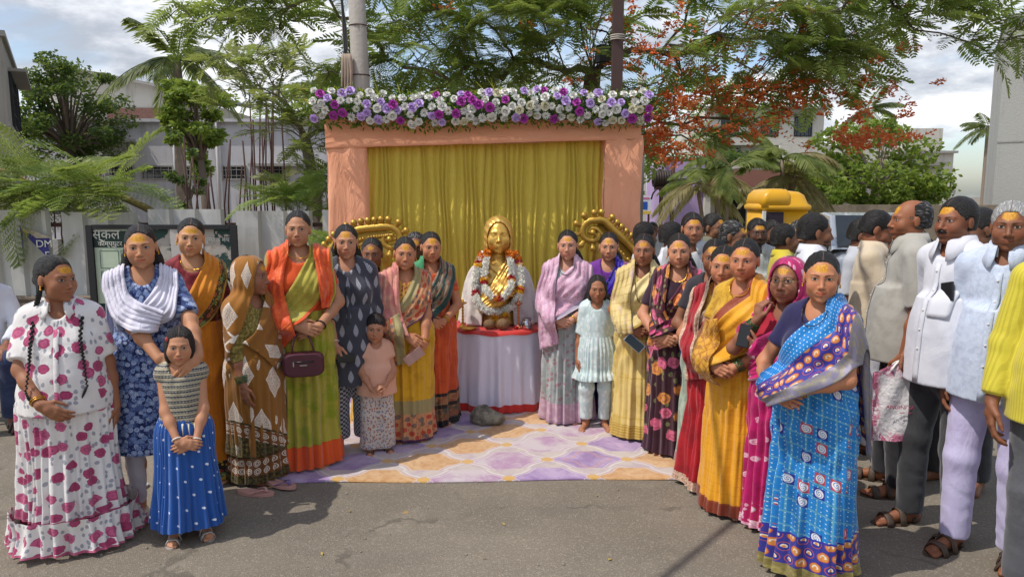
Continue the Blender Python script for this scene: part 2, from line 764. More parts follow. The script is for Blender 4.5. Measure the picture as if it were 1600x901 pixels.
def p_diamond(col, su, sv, w=.33, h=.36, stip=True):
    def f(c, u, v, P):
        a, b, i, j = lat(u, v, su, sv)
        d = ab(a) / w + ab(b) / h
        st = ss(.9, .97, d)
        m = ss(1., .96, d + (noise(P, 160, 1) - .5) * .12)
        if stip:
            m = m * mx(ss(.42, .5, noise(P, 230, 2)), ss(.86, .92, d))
        return mix(m, c, col)
    return f


def p_mix(col, scale, e0=.45, e1=.6, det=4):
    def f(c, u, v, P):
        return mix(ss(e0, e1, noise(P, scale, det, .6)), c, col)
    return f


def p_stripes(col, s, wd, axis='v', soft=.2):
    def f(c, u, v, P):
        t = v if axis == 'v' else u
        return mix(ss(wd, wd * (1 - soft), ab(fr(t / s) - .5) * 2), c, col)
    return f


def p_check(col, s):
    def f(c, u, v, P):
        k = M('MODULO', fl(u / s) + fl(v / s) + 1000., 2.)
        return mix(gt(k, .5), c, col)
    return f


def p_key(col, s):
    """scrolling key border"""
    def f(c, u, v, P):
        a, b, i, j = lat(u, v, s, s, False)
        d = sq(a * a + b * b)
        m = mx(ss(.06, .03, ab(d - .34)), ss(.06, .03, ab(d - .17)))
        return mix(m, c, col)
    return f


def p_blocks(s, motifs):
    """square blocks that hold a motif at some cells"""
    def f(c, u, v, P):
        a, b, i, j = lat(u, v, s, s, False)
        r = hsh(i, j)
        d = sq(a * a + b * b)
        pick = gt(r, .84)
        fr_ = mx(ab(a), ab(b))
        bg = mix(gt(hsh(i + 3., j), .5), motifs[0], motifs[1])
        k = mix(ss(.30, .27, d), bg, motifs[2])
        k = mix(ss(.2, .6, sn(d * 46. + M('ARCTAN2', b, a) * 2.)) * lt(d, .26), k, motifs[3])
        c = mix(pick * lt(fr_, .36), c, k)
        p2 = gt(r, .42) * lt(r, .60)
        aa, b2, _, _ = lat(u, v, s * .34, s * .34, False)
        dd = sq(aa * aa + b2 * b2)
        t = mix(gt(b2, .05), motifs[4], motifs[2])
        return mix(p2 * lt(dd, .3) * lt(fr_, .36), c, t)
    return f


def p_medal(cols, s):
    """row of round medallions for a saree border"""
    def f(c, u, v, P):
        a, b, i, j = lat(u, v, s, s, True)
        d = sq(a * a + b * b)
        r = hsh(i, j)
        c = mix(ss(.42, .40, d), c, cols[0])
        c = mix(ss(.36, .34, d), c, mix(gt(r, .5), cols[1], cols[3]))
        c = mix(ss(.22, .20, d) * gt(b + a * .2, -.08), c, cols[2])
        return mix(ss(.12, .10, d), c, cols[3])
    return f


_cl_n = 0


def cloth(name, base, pats=(), borders=(), rough=.8, sheen=.25, metal=0., fine=700, wr=.6, spec=.3, W=None, inner=(), var=.10, shear=0.):
    """woven cloth; pattern runs on uv in metres; borders: (distance from the hem, colour, patterns, metal) large to small"""
    m = begin(name)
    uv = uvco()
    u, v, _ = sep(uv)
    P = comb(u, v)
    b = hexc(base)
    n = noise(P, 5, 4, .6)
    c = mix(n, tuple(x * (1 - var) for x in b), tuple(min(1, x * (1 + var)) for x in b))
    us, vs = (u, v + u * shear) if shear else (u, v)
    for p in pats:
        c = p(c, us, vs, comb(us, vs) if shear else P)
    met = metal
    for br in borders:
        k = lt(v, br[0])
        bc = hexc(br[1])
        for p in (br[2] if len(br) > 2 else ()):
            bc = p(bc, u, v, P)
        c = mix(k, c, bc)
        if len(br) > 3:
            met = mx(met, k * br[3]) if not isinstance(met, float) or met else k * br[3]
    for br in inner:
        k = gt(v, W - br[0])
        bc = hexc(br[1])
        for p in (br[2] if len(br) > 2 else ()):
            bc = p(bc, u, v, P)
        c = mix(k, c, bc)
    wv = noise(scl(P, (1, 1.3, 1)), fine, 2)
    wk = noise(scl(P, (1., .45, 1)), 8, 5, .58, .8)
    rd = ab(noise(scl(P, (1., .4, 1)), 5.5, 3, .5, .5) - .5)
    h = wk * wr + wv * .03 - rd * (wr * 1.1)
    return finish(m, c, rough, met, bump=h, bd=.02, sheen=sheen, spec=spec, bs=.8)


# ------------------------------------------------------------------ people: bodies
def rotm(yaw=0, pitch=0, roll=0):
    return np.array(Euler((R(pitch), R(roll), R(yaw)), 'XYZ').to_matrix())


def vnorm(v, f):
    n = np.cross(v[f[:, 2]] - v[f[:, 0]], v[f[:, 3]] - v[f[:, 1]])
    o = np.zeros_like(v)
    for k in range(4):
        np.add.at(o, f[:, k], n)
    return o / (np.linalg.norm(o, axis=1, keepdims=True) + 1e-12)


def relax(v, f, it=1, k=.5):
    for _ in range(it):
        s = np.zeros_like(v)
        c = np.zeros(len(v))
        for a, b in ((0, 1), (1, 2), (2, 3), (3, 0)):
            np.add.at(s, f[:, a], v[f[:, b]])
            np.add.at(c, f[:, a], 1)
            np.add.at(s, f[:, b], v[f[:, a]])
            np.add.at(c, f[:, b], 1)
        v = v + (s / c[:, None] - v) * k
    return v


def unit(a):
    a = np.asarray(a, float)
    return a / np.linalg.norm(a)


class Person:
    def __init__(s, label, cat, x, y, H, yaw=0, w=1., hs=1.04, belly=.0, bust=1., sex='w', head=(0, 0, 0), group=None,
                 tone=0x8A5A3C, tilak=1, beard=0., smile=0, old=0, bindi=0, coarse=0, lean=(0, 0), z0=0., feet=True, neck=1., face=None, lips=1., lengthen=1.):
        s.__dict__.update(locals())
        s.u = u = H / 1.5
        s.hz = H - .118 * hs
        s.zs = H - .238 * hs - .045 * u * neck * (.62 if sex == 'm' else .7 if sex == 'k' else 1)
        s.sw = (.133 if sex != 'm' else .156) * u * w ** .6
        s.zw, s.zh, s.zk = .615 * H, .52 * H, .275 * H
        s.lx, s.ly = lean
        s.hc = np.array([s.lx, -.012 * hs + s.ly, s.hz])
        s.hR = rotm(*head)
        s.root = root('person', label, cat, (x, y, z0), R(yaw), group)
        s.surf = []
        s.arm = {}
        s.foot_y = 0
        s.legs = 'st'

    def loc(s, X, Y, Z):
        a = -R(s.yaw)
        dx, dy = X - s.x, Y - s.y
        return np.array([dx * math.cos(a) - dy * math.sin(a), dx * math.sin(a) + dy * math.cos(a), Z - s.z0])

    # arms -------------------------------------------------------------
    def set_arm(s, side, wrist, f, n, t=(0, 0, 1), elbow=(0.6, .5, -.6), curl=(.25, .35, .3), thumb=0.):
        """side +1 is the person's left (+x)"""
        u = s.u
        S = np.array([side * (s.sw - .012) + s.lx * .8, .012 + s.ly * .8, s.zs - .035 * u])
        W_ = np.asarray(wrist, float)
        l1, l2 = .262 * u * s.lengthen, .232 * u * s.lengthen
        d = W_ - S
        L = np.linalg.norm(d)
        if L > (l1 + l2) * .995:
            W_ = S + d / L * (l1 + l2) * .995
            d = W_ - S
            L = np.linalg.norm(d)
        dn = d / L
        a = (l1 * l1 - l2 * l2 + L * L) / (2 * L)
        h = math.sqrt(max(l1 * l1 - a * a, 1e-8))
        e = np.array([elbow[0] * side, elbow[1], elbow[2]])
        e = unit(e - dn * (e @ dn))
        E_ = S + dn * a + e * h
        f = unit(f)
        n = np.asarray(n, float)
        n = unit(n - f * (n @ f))
        t = np.asarray(t, float)
        t = unit(t - f * (t @ f) - n * (t @ n))
        s.arm[side] = (S, E_, W_, f, n, t, curl, thumb)

    def clasp(s, zc=None, yf=-.185, spread=.07, right_over=True, dz=.02, xo=0.):
        u = s.u
        zc = zc or s.zw - .02
        yf = yf * u - s.belly * .9
        for sd in (1, -1):
            fr_ = (sd < 0) == right_over
            w = (sd * spread * u + xo, yf - (.026 * u if fr_ else 0), zc + (dz if fr_ else -dz) * u * .5)
            s.set_arm(sd, w, (-sd * .93, -.12 if fr_ else .0, -.30), (0, -1, .25), (0, 0, 1), (.75, .45, -.5),
                      (.22, .45, .35) if fr_ else (.15, .25, .2))

    def side(s, sd, out=.05, fwd=-.03, bend=.0):
        u = s.u
        S = np.array([sd * (s.sw - .012), .012, s.zs - .035 * u])
        w = S + np.array([sd * out, fwd - bend, -.485 * u])
        s.set_arm(sd, w, (-.02 * sd, -.16 - bend, -1), (sd, -.1, 0), (0, -1, 0), (.4, .9, 0), (.28, .4, .35))

    def _hand(s, Vl, A, k):
        S, E_, W_, f, n, t, curl, th = A
        kk = .0035
        offs = (.0265, .0090, -.0085, -.0250)
        ln = (.93, 1.04, .98, .78)
        for i in range(4):
            b = W_ + t * offs[i] * .55 * k + f * .008 * k
            kn = W_ + f * (.083 - abs(i - 1.2) * .004) * k + t * offs[i] * k + n * (.003 - abs(i - 1.4) * .002) * k
            Vl.cap(b, kn, .0135 * k, .0108 * k, k=.012 * k)
            a = 0
            p = kn
            for j, (L, r0, r1) in enumerate(((.040, .0092, .0082), (.025, .0082, .0076), (.021, .0076, .0062))):
                a += curl[j] * (1 + .12 * i)
                q = p + (f * math.cos(a) - n * math.sin(a) + t * (1.5 - i) * .035) * L * ln[i] * k
                Vl.cap(p, q, r0 * k, r1 * k, k=kk)
                p = q
        b = W_ + f * .018 * k + t * .018 * k
        q = b + (f * .62 + t * .62 - n * (.25 + th)) * .043 * k
        Vl.cap(b, q, .0135 * k, .0102 * k, k=.012 * k)
        q2 = q + unit(f * .92 + t * .15 - n * (.30 + th)) * .032 * k
        Vl.cap(q, q2, .0098 * k, .0080 * k, k=kk)
        q3 = q2 + unit(f * .98 - n * .35) * .022 * k
        Vl.cap(q2, q3, .0080 * k, .0064 * k, k=kk)
        Vl.ell(W_ + f * .042 * k, np.array([.034, .034, .034]) * k * .62, .014 * k)

    # head -------------------------------------------------------------
    def _head(s, Vl):
        hs, c, Rm = s.hs, s.hc, s.hR
        man, kid = s.sex == 'm', s.sex == 'k'
        fc = dict(nose=1.12 if man else (.82 if kid else 1.), jaw=1.1 if man else (.92 if kid else 1.), cheek=1.12 if kid else 1., lip=1.,
                  wide=1.)
        q_ = random.Random(int(s.x * 997 + s.y * 113))
        fc.update({k_: fc[k_] * q_.uniform(a_, b_) for k_, a_, b_ in (('nose', .9, 1.12), ('jaw', .93, 1.07), ('cheek', .92, 1.1), ('lip', .9, 1.2), ('wide', .96, 1.05))})
        fc.update(s.face or {})
        wd, ns, jw, ck = fc['wide'], fc['nose'], fc['jaw'], fc['cheek']

        def TT(l): return c + Rm @ (np.array(l, float) * hs)

        def E(l, r, k=.02, mode='u'): Vl.ell(TT(l), np.array(r) * hs, k * hs, mode, Rm)

        def C(a, b, ra, rb, k=.01, mode='u'): Vl.cap(TT(a), TT(b), ra * hs, rb * hs, k * hs, mode)
        E((0, .016, .030), (.0735, .0915, .083))
        E((0, -.022, -.022), ((.064 if not man else .062) * wd, .064, .086), .03)
        E((0, -.030, -.074), (.043 * wd * jw, .049, .035 * jw), .03)
        E((0, -.070, -.101), (.017 * jw, .016, .014), .022)
        for q in (1, -1):
            E((q * .036 * wd, -.056, -.034), (.028 * ck, .023, .027 * ck), .03)
            E((q * .043 * wd * jw, -.015, -.068), (.014, .03, .020), .028)
            C((q * .012, -.0805, .0205), (q * .042, -.068, .0185), .0065 if not man else .0085, .006, .018)
            E((q * .0315, -.0925, .001), (.0155, .0105, .0095), .014, 's')
            E((q * .0315, -.0700, .0015), (.0132, .0125, .0118), .006)
            C((q * .0195, -.0795, .0075), (q * .044, -.0725, .0075), .0030, .0030, .004)
            E((q * .0775, .014, -.006), (.0075, .0165, .030), .008)
            E((q * .0765, .010, -.026), (.006, .009, .010), .006)
        C((0, -.083, .010), (0, -.1015 - .004 * (ns - 1), -.030), .0068 * ns, .0098 * ns, .014)
        E((0, -.1045 - .006 * (ns - 1), -.0355), (.0105 * ns, .0105, .0095), .008)
        for q in (1, -1):
            E((q * .0125 * ns, -.0935, -.0395), (.0078 * ns, .0095, .0072), .006)
        E((0, -.082, -.064), (.026, .012, .017), .016)
        lp = fc['lip']
        for q in (1, -1):
            C((q * .003, -.0935, -.0612), (q * .024, -.0820, -.0655), .0048 * lp, .0022, .005)
            C((0, -.0922, -.0715), (q * .021, -.0830, -.0680), .0062 * lp, .0025, .005)
        C((-.024, -.0890, -.0664), (.024, -.0890, -.0664), .0014, .0014, .003, 's')
        # neck
        nr = (.051 if man else .0405) * (1 if not kid else .92) * hs * (1 + .25 * (s.w - 1))
        a = TT((0, .022, -.055))
        b = np.array([s.lx * .8, .020 + s.ly * .8, s.zs - .01])
        Vl.cap(a, b, nr, nr * 1.12, k=.013)
        return nr

    def torso(s, Vl, off, low=True, k=.05):
        u, w, zs, sw = s.u, s.w, s.zs, s.sw
        a = u * w
        man = s.sex == 'm'
        lx, ly = s.lx, s.ly
        Vl.ell((lx * .6, .010 + ly * .6, zs - .125 * u), (.127 * a * (1.04 if man else 1) + off, (.092 + .02 * (w - 1)) * u + off, .165 * u + off), k)
        for q in (1, -1):
            Vl.cap((lx * .8, .014 + ly * .8, zs - .035 * u), (q * (sw - .022 * u) + lx * .8, .014 + ly * .8, zs - .040 * u), .045 * u + off, .043 * u * w ** .5 + off, k)
            Vl.cap((q * .030 * u + lx * .8, .022 + ly * .8, zs + .028 * u), (q * (sw - .05 * u) + lx * .8, .016 + ly * .8, zs - .012 * u), .030 * u + off, .034 * u + off, .05)
            if s.bust and s.sex == 'w':
                Vl.ell((q * .063 * a + lx * .6, -.068 * u + ly * .6, zs - .165 * u), np.array((.058, .050, .058)) * u * s.bust * w ** .5 + off, .05)
        bl = s.belly
        Vl.ell((lx * .3, .004 - bl * .55, s.zw + .01), (.118 * a + bl * .45 + off, .090 * u + bl * .6 + off, .15 * u + off), .07)
        if low:
            Vl.ell((0, .008 - bl * .25, s.zh + .02), (.144 * a * (.97 if man else 1.04) + bl * .3 + off, .116 * u * w ** .5 + bl * .4 + off, .135 * u + off), .06)

    def body(s, mat=None, legs=True, bare=True, leg_r=1.):
        u, hs = s.u, s.hs
        hb = .0042 * hs if not s.coarse else .0062
        hh = .0046 if not s.coarse else .009
        ch = .0105 if not s.coarse else .016
        fx, fy, fz = [], [], []
        hr = .125 * hs
        fx.append((s.hc[0] - .09 * hs, s.hc[0] + .09 * hs, hb))
        fy.append((s.hc[1] - hr, s.hc[1] + .10 * hs, hb))
        fz.append((s.hc[2] - .135 * hs, s.hc[2] + .12 * hs, hb))
        if s.coarse < 2:
            for A in s.arm.values():
                c = A[2] + A[3] * .08 * u
                r = .10 * u
                for l, q in ((fx, 0), (fy, 1), (fz, 2)):
                    l.append((c[q] - r * (.35 + .65 * abs(A[3][q])), c[q] + r * (.35 + .65 * abs(A[3][q])), hh))
        if legs and bare and not s.coarse:
            fz.append((0, .05 * u, .007))
        ext = [s.hc - hr, s.hc + hr] + [p for A in s.arm.values() for p in (A[0] - .07, A[0] + .07, A[1] - .07, A[1] + .07, A[2] - .11, A[2] + .11, A[2] + A[3] * .2 * u)]
        ext += [np.array((-.2 * s.w * u, -.15 - s.belly, 0)), np.array((.2 * s.w * u, .15, 0))]
        if legs:
            ext += [np.array((-.19 * u, -.24 * u, 0)), np.array((.19 * u, .15, 0))]
        else:
            ext += [np.array((0, 0, s.zw - .1))]
        ext = np.array(ext)
        lo, hi = ext.min(0) - .03, ext.max(0) + .03
        if s.legs == 'sit':
            lo = np.minimum(lo, s.sit_lo)
        Vl = Vol(axis(lo[0], hi[0], ch, fx), axis(lo[1], hi[1], ch, fy), axis(lo[2] if legs else s.zw - .1, hi[2], ch, fz))
        nr = s._head(Vl)
        s.torso(Vl, -.010, low=legs)
        ar = (.0370 if s.sex != 'm' else .042) * u * (1 + .75 * (s.w - 1))
        s.ar = ar
        for sd, A in s.arm.items():
            S, E_, W_ = A[:3]
            Vl.cap(S, E_, ar * 1.08, ar * .84, k=.03)
            Vl.cap(E_, E_ + (W_ - E_) * .35, ar * .82, ar * .80, k=.03)
            Vl.cap(E_ + (W_ - E_) * .35, W_, ar * .80, .0235 * u * (1 + .35 * (s.w - 1)), k=.03)
            s._hand(Vl, A, u * (1.05 if s.sex == 'm' else (1. if s.sex == 'w' else 1.02)))
        if legs:
            for sd, (K, An, yw) in s.leg_pts().items():
                Hp = np.array([sd * .085 * u, .01, s.zh - .01])
                Vl.cap(Hp, K, .062 * u * leg_r, .044 * u * leg_r, k=.04)
                Vl.cap(K, K + (An - K) * .4 + np.array([0, .012, 0]), .043 * u * leg_r, .044 * u * leg_r, k=.03)
                Vl.cap(K + (An - K) * .4 + np.array([0, .012, 0]), An, .043 * u * leg_r, .027 * u, k=.03)
                fd = np.array([math.sin(yw), -math.cos(yw), 0])
                rt = np.array([math.cos(yw), math.sin(yw), 0])
                A0 = np.array([An[0], An[1], 0])
                zf = An[2] - .075 * u
                Vl.cap(An, A0 + fd * -.035 * u + (0, 0, zf + .026 * u), .03 * u, .025 * u, k=.02)
                Vl.cap(A0 + fd * .02 * u + (0, 0, zf + .045 * u), A0 + fd * .125 * u + (0, 0, zf + .018 * u), .03 * u, .02 * u, k=.02)
                Vl.cap(A0 + fd * -.02 * u + (0, 0, zf + .022 * u), A0 + fd * .12 * u + rt * sd * .018 * u + (0, 0, zf + .015 * u), .022 * u, .018 * u, k=.02)
                if bare and not s.coarse:
                    for i in range(5):
                        o = (-.026 + .0135 * i) * u * sd * (1 if 1 else 0)
                        ext_ = (.168, .170, .163, .154, .142)[i] * u
                        q = A0 + fd * ext_ + rt * o + (0, 0, zf + .011 * u)
                        Vl.cap(q - fd * .04 * u + (0, 0, .004), q, .0095 * u, (.0115 if i == 0 else .0078) * u, k=.005)
        v, f = Vl.nets()
        v = relax(v, f, 1, .35)
        hp = ((v - s.hc) @ s.hR) / hs
        me = mesh('body', v, f, vecattr={'hp': hp})
        s.bv = v
        s.surf.append(v)
        o = ob('body', me, mat or skin_mat(s.tone, s.tilak, s.beard, s.smile, s.old, s.bindi, s.lips), s.root)
        return o

    def leg_pts(s):
        if s.legs == 'sit':
            return s.sit_pts
        u = s.u
        out = {}
        for sd in (1, -1):
            st = s.stance.get(sd, (0, 0, .15)) if hasattr(s, 'stance') else (0, 0, .15)
            An = np.array([sd * .075 * u + st[0], .015 + st[1], .075 * u])
            K = np.array([sd * .085 * u + st[0] * .5, -.01 + st[1] * .5 - .01, s.zk])
            out[sd] = (K, An, sd * st[2])
        return out

    # hair -------------------------------------------------------------
    def hair(s, style='bun', mat=None, part=True, vol=1., name='hair'):
        hs, c, Rm = s.hs, s.hc, s.hR
        st = style.split('+')
        h = .0046 * hs if not s.coarse else .0066
        lo, hi = c - .135 * hs, c + .135 * hs
        if 'bun' in st:
            hi = hi + .03
        if 'bun' in st or 'pony' in st or 'long' in st or 'braids' in st:
            lo, hi = lo - .05, hi + .05
        drop = .42 * s.u if ('long' in st or 'braids' in st or 'front' in st) else (.2 * s.u if 'pony' in st else 0)
        lo[2] -= drop
        Vl = Vol(axis(lo[0], hi[0], h), axis(lo[1], hi[1] + .05, h), axis(lo[2], hi[2], h))

        def TT(l): return c + Rm @ (np.array(l, float) * hs)

        def E(l, r, k=.02, mode='u'): Vl.ell(TT(l), np.array(r) * hs, k * hs, mode, Rm)

        def C(a, b, ra, rb, k=.01, mode='u'): Vl.cap(TT(a), TT(b), ra * hs, rb * hs, k * hs, mode)
        t = .0125 * vol
        man = 'short' in st or 'bald' in st
        E((0, .016 + t * .75, .030 + t * .55), (.0735 + t * .62, .0915 + t * .45, .083 + t * .5), 0)
        if 'full' in st or man:
            E((0, .022, .036), (.0795, .098, .0895), .01)
        E((0, .045, -.02), (.066, .062 + t, .072), .03)
        bot = -.06 if not man else -.048
        if 'bob' in st:
            for q in (1, -1):
                E((q * .066, .0, -.03), (.026, .05, .085), .03)
            E((0, .06, -.05), (.075, .05, .07), .03)
            bot = -.115
        X, Y, Z = Vl.ax[0][:, None, None] - c[0], Vl.ax[1][None, :, None] - c[1], Vl.ax[2][None, None, :] - c[2]
        lx, ly, lz = ((X * Rm[0, i] + Y * Rm[1, i] + Z * Rm[2, i]) / hs for i in range(3))
        # face opening
        top = .078 if not man else .074
        if 'fringe' in st:
            top = .048
        wdt = .061 if not man else .063
        if 'bob' in st:
            wdt = .052
        # rounded hairline that dips to a point at a centre parting for women
        dip = 0 if man else .004 * np.exp(-(lx / .02) ** 2)
        cyl = (((np.abs(lx) / wdt) ** 2.5 + (np.abs(lz + .035) / (top + .035 + dip)) ** 2.5) ** .4 - 1) * .06
        cyl = cyl + .0022 * np.sin(np.arctan2(lx, lz + .04) * 47) * np.sin(lx * 300)
        cut = np.maximum(cyl, ly + .005)
        if 'bob' not in st:
            tmp = np.maximum(ly - (-.024 if not man else -.030), lz - .022)        # in front of the ear, below the temple
            cut = np.minimum(cut, tmp)
            ear = (np.sqrt(((np.abs(lx) - .078) / .03) ** 2 + ((ly - .008) / .022) ** 2 + ((lz + .012) / .036) ** 2) - 1) * .02
            cut = np.minimum(cut, ear)
        cut = np.minimum(cut, lz - bot)
        if 'bald' in st:
            cut = np.minimum(cut, np.maximum(.052 - lz + .0 * ly, (np.sqrt((lx / .066) ** 2 + ((ly + .02) / .10) ** 2) - 1) * .06))
            cut = np.minimum(cut, np.maximum(ly + .0, .02 - lz))
        v_ = -cut * hs
        k = .004 * hs
        hh_ = np.maximum(k - np.abs(Vl.d - v_), 0) / k
        Vl.d = (np.maximum(Vl.d, v_) + hh_ * hh_ * k * .25).astype(np.float32)
        if 'bun' in st:
            E((0, .118, -.012), (.042, .036, .042), .018)
        if 'fringe' in st and 'bob' not in st:
            pass
        wd = []      # free strands given in person space
        zs = s.zs
        if 'pony' in st:
            wd += [[TT((0, .10, -.02)), TT((0.01, .125, -.08)), np.array([s.lx + .02, .12, zs - .10])], (.03, .032, .018)],
        if 'long' in st:
            for q in (1, -1):
                wd += [[TT((q * .055, .05, -.03)), np.array([q * .075, .085, zs - .03]), np.array([q * .07, .13, zs - .30 * s.u])], (.034, .045, .03)],
            wd += [[TT((0, .09, -.02)), np.array([0, .12, zs - .05]), np.array([0, .14, zs - .32 * s.u])], (.045, .05, .03)],
        if 'frontr' in st or 'frontl' in st:
            q = -1 if 'frontr' in st else 1
            wd += [[TT((q * .066, .03, -.02)), np.array([q * .085 + s.lx, .03, zs + .02]), np.array([q * .105 + s.lx, -.105 * s.u, zs - .10])], (.026, .03, .012)],
        if 'backside' in st or 'backsider' in st:
            q = 1 if 'backside' in st else -1
            wd += [[TT((q * .03, .09, -.03)), np.array([q * .075, .075, zs + .055]), np.array([q * .12, .085, zs - .05])], (.03, .034, .02)],
        for pts, rr in wd:
            b = bezier(pts, 7)
            rr = np.interp(np.linspace(0, 2, 7), (0, 1, 2), rr) * hs
            for i in range(6):
                Vl.cap(b[i], b[i + 1], rr[i], rr[i + 1], k=.02)
        v, f = Vl.nets()
        hp = ((v - c) @ Rm) / hs
        n = vnorm(v, f)
        v = v + n * (wob(v, 46, 1.3)[:, None] * .0016 + wob(v * np.array([3., 1, 1]), 60, 4)[:, None] * .0012)
        o = ob(name, mesh(name, v, f, vecattr={'hp': hp}), mat or HAIR, s.root)
        return o

    def braids(s, mat=None):
        s.maps()
        hs, c, Rm, zs = s.hs, s.hc, s.hR, s.zs

        def TT(l): return c + Rm @ (np.array(l, float) * hs)
        if 1:
            for q in (1, -1):
                mb = MB()
                pts = bezier([TT((q * .062, .045, -.015)), TT((q * .076, .03, -.075)), np.array([q * .10, -.035, zs + .0]),
                              np.array([q * .105, s.smp(s.F, q * .105, zs - .13) - .008, zs - .13 * s.u]), np.array([q * .115, s.smp(s.F, q * .115, zs - .24) - .01, zs - .24 * s.u]), np.array([q * .125, s.smp(s.F, q * .125, zs - .36) - .012, zs - .36 * s.u])], 60)
                for i, p in enumerate(pts):
                    k = 1 - .55 * i / 59
                    sgn = 1 if i % 2 else -1
                    mb.ball(p + np.array([sgn * .0045 * k, -.003, 0]), (.0105 * k * 1.1, .0105 * k, .0135 * k), 7, 5)
                mb.tube(bezier([pts[-1], pts[-1] + (.012 * -q, -.01, -.03), pts[-1] + (.03 * -q, .0, -.07)], 6), [.005, .006, .007, .006, .004, .001], 6)
                mb.obj('braid', mat or HAIR, s.root)['kind'] = 'stuff'

    # tops -------------------------------------------------------------
    def top(s, mat, hem=None, sleeve=.55, off=.012, neck=(.066, .082, .0), loose=.010, flare=None, name='blouse', wrk=.004, h=.0085, vneck=0., cuff=0.):
        u, zs = s.u, s.zs
        hem = hem if hem is not None else s.zw - .03
        if s.coarse:
            h = .014
        if s.sex == 'm' and flare is None and hem < s.zw - .1:
            bl = s.belly
            flare = [(zs - .20 * u, .120 * u * s.w + .016, .098 * u + .022 + bl * .3, -bl * .3), (s.zw, .128 * u * s.w + bl * .45 + .018, .100 * u + bl * .65 + .022, -bl * .5),
                     (hem, .146 * u * s.w + bl * .4 + .022, .118 * u + bl * .5 + .026, -bl * .35)]
        pts = [np.array((-s.sw - .10, -.2 - s.belly, hem)), np.array((s.sw + .10, .2, zs + .1))]
        if flare:
            mxa = max(p[1] for p in flare) + .02
            pts += [np.array((-mxa, -mxa * .8, hem)), np.array((mxa, mxa * .8, hem))]
        for A in s.arm.values():
            S, E_, W_ = A[:3]
            e = S + (E_ - S) * min(sleeve, 1)
            pts += [e - .08, e + .08]
            if sleeve > 1:
                e = E_ + (W_ - E_) * (sleeve - 1)
                pts += [e - .06, e + .06]
        pts = np.array(pts)
        lo, hi = pts.min(0) - .02, pts.max(0) + .02
        lo[2] = max(lo[2], hem - .3)
        Vl = Vol(axis(lo[0], hi[0], h), axis(lo[1], hi[1], h), axis(lo[2], hi[2], h))
        s.torso(Vl, off)
        if flare:
            fz, fa, fb, fy = (np.array([p[i] for p in flare]) for i in range(4))

            def prof(X, Y, Z):
                a, b, cy = np.interp(Z, fz[::-1], fa[::-1]), np.interp(Z, fz[::-1], fb[::-1]), np.interp(Z, fz[::-1], fy[::-1])
                dd = (np.sqrt((X / a) ** 2 + ((Y - cy) / b) ** 2) - 1) * np.minimum(a, b)
                return np.maximum(dd, np.maximum(Z - fz[0], fz[-1] - Z))
            Vl.op(prof, np.array((-fa.max(), -fb.max() - .1, fz[-1])), np.array((fa.max(), fb.max() + .1, fz[0])), .05)
        Vl.full(lambda X, Y, Z: hem - Z + 0 * X + 0 * Y)
        ar = (.0370 if s.sex != 'm' else .042) * u * (1 + .75 * (s.w - 1))
        for A in s.arm.values():
            S, E_, W_ = A[:3]
            r0 = ar * 1.10 + off * .6
            if sleeve <= 1:
                Vl.cap(S, S + (E_ - S) * sleeve, r0, ar * .95 + loose, k=.03, cut=1)
            elif sleeve > 0:
                Vl.cap(S, E_, r0, ar * .9 + loose, k=.03)
                Vl.cap(E_, E_ + (W_ - E_) * (sleeve - 1), ar * .9 + loose, ar * (.80 - .1 * (sleeve - 1)) + loose, k=.02, cut=1)
        nx, ny, nz = neck
        Vl.ell((s.lx * .8, -.05 * u + s.ly * .8, zs + .035 * u - nz), np.array((nx, .105, ny)) * u, .008, 's')
        Vl.ell((s.lx * .8, .02 + s.ly * .8, zs + .055 * u), np.array((.058, .062, .06)) * u * (1.1 if s.sex == 'm' else 1), .008, 's')
        if vneck:
            Vl.cap((s.lx * .8, -.09 * u, zs + .01), (s.lx * .6, -.12 * u, zs - vneck), .035 * u, .004, .006, 's')
        v, f = Vl.nets()
        v = relax(v, f, 2, .5)
        n = vnorm(v, f)
        if wrk:
            sd = s.x * 7 + s.y * 3
            q = np.minimum(1, np.maximum(0, (zs - v[:, 2]) / .12 + .3))
            dg = np.sin((v[:, 2] * 26 + np.abs(v[:, 0]) * 70 + wob(v, 9, sd) * 4)) * .5 * np.clip(wob(v, 7, sd + 2) + .35, 0, 1) + wob(v * np.array([1.3, 1.3, .8]), 17, sd) * .55
            v = v + n * (dg * wrk * q * 1.25)[:, None]
        uv = np.stack([np.arctan2(v[:, 0], -(v[:, 1] - .02)) * .17, v[:, 2]], -1)
        far = np.abs(v[:, 0]) > s.sw + .01
        o = ob(name, mesh(name, v, f, uv=uv), mat, s.root)
        s.surf.append(v)
        return o

    def hull_at(s, z, pad=.0):
        """half widths and y-centre of the clothed torso at height z"""
        v = np.vstack(s.surf[-1:])
        a = v[np.abs(v[:, 2] - z) < .03]
        a = a[np.abs(a[:, 0]) < s.sw * 1.05]
        if not len(a):
            return .14, .11, 0.
        return np.abs(a[:, 0]).max() + pad, (a[:, 1].max() - a[:, 1].min()) / 2 + pad, (a[:, 1].max() + a[:, 1].min()) / 2

    # skirts -----------------------------------------------------------
    def skirt(s, mat, ztop=None, zbot=.025, hemr=(.225, .19), kind='saree', name='skirt', nu=208, nv=54, amp=1., th0=-.25, seed=1., fullness=1., hip=1., cy=0., hem_dir=0.):
        u = s.u
        ztop = ztop or s.zw + .01
        a0, b0 = .118 * u * s.w + s.belly * .45 + .026, .090 * u + s.belly * .6 + .026
        y0 = .004 - s.belly * .55
        hemr = (hemr[0] * .93, hemr[1] * .93)
        a1, b1 = (.144 * u * s.w * 1.04 + s.belly * .3 + .026) * hip, (.116 * u * s.w ** .5 + s.belly * .4 + .028) * hip
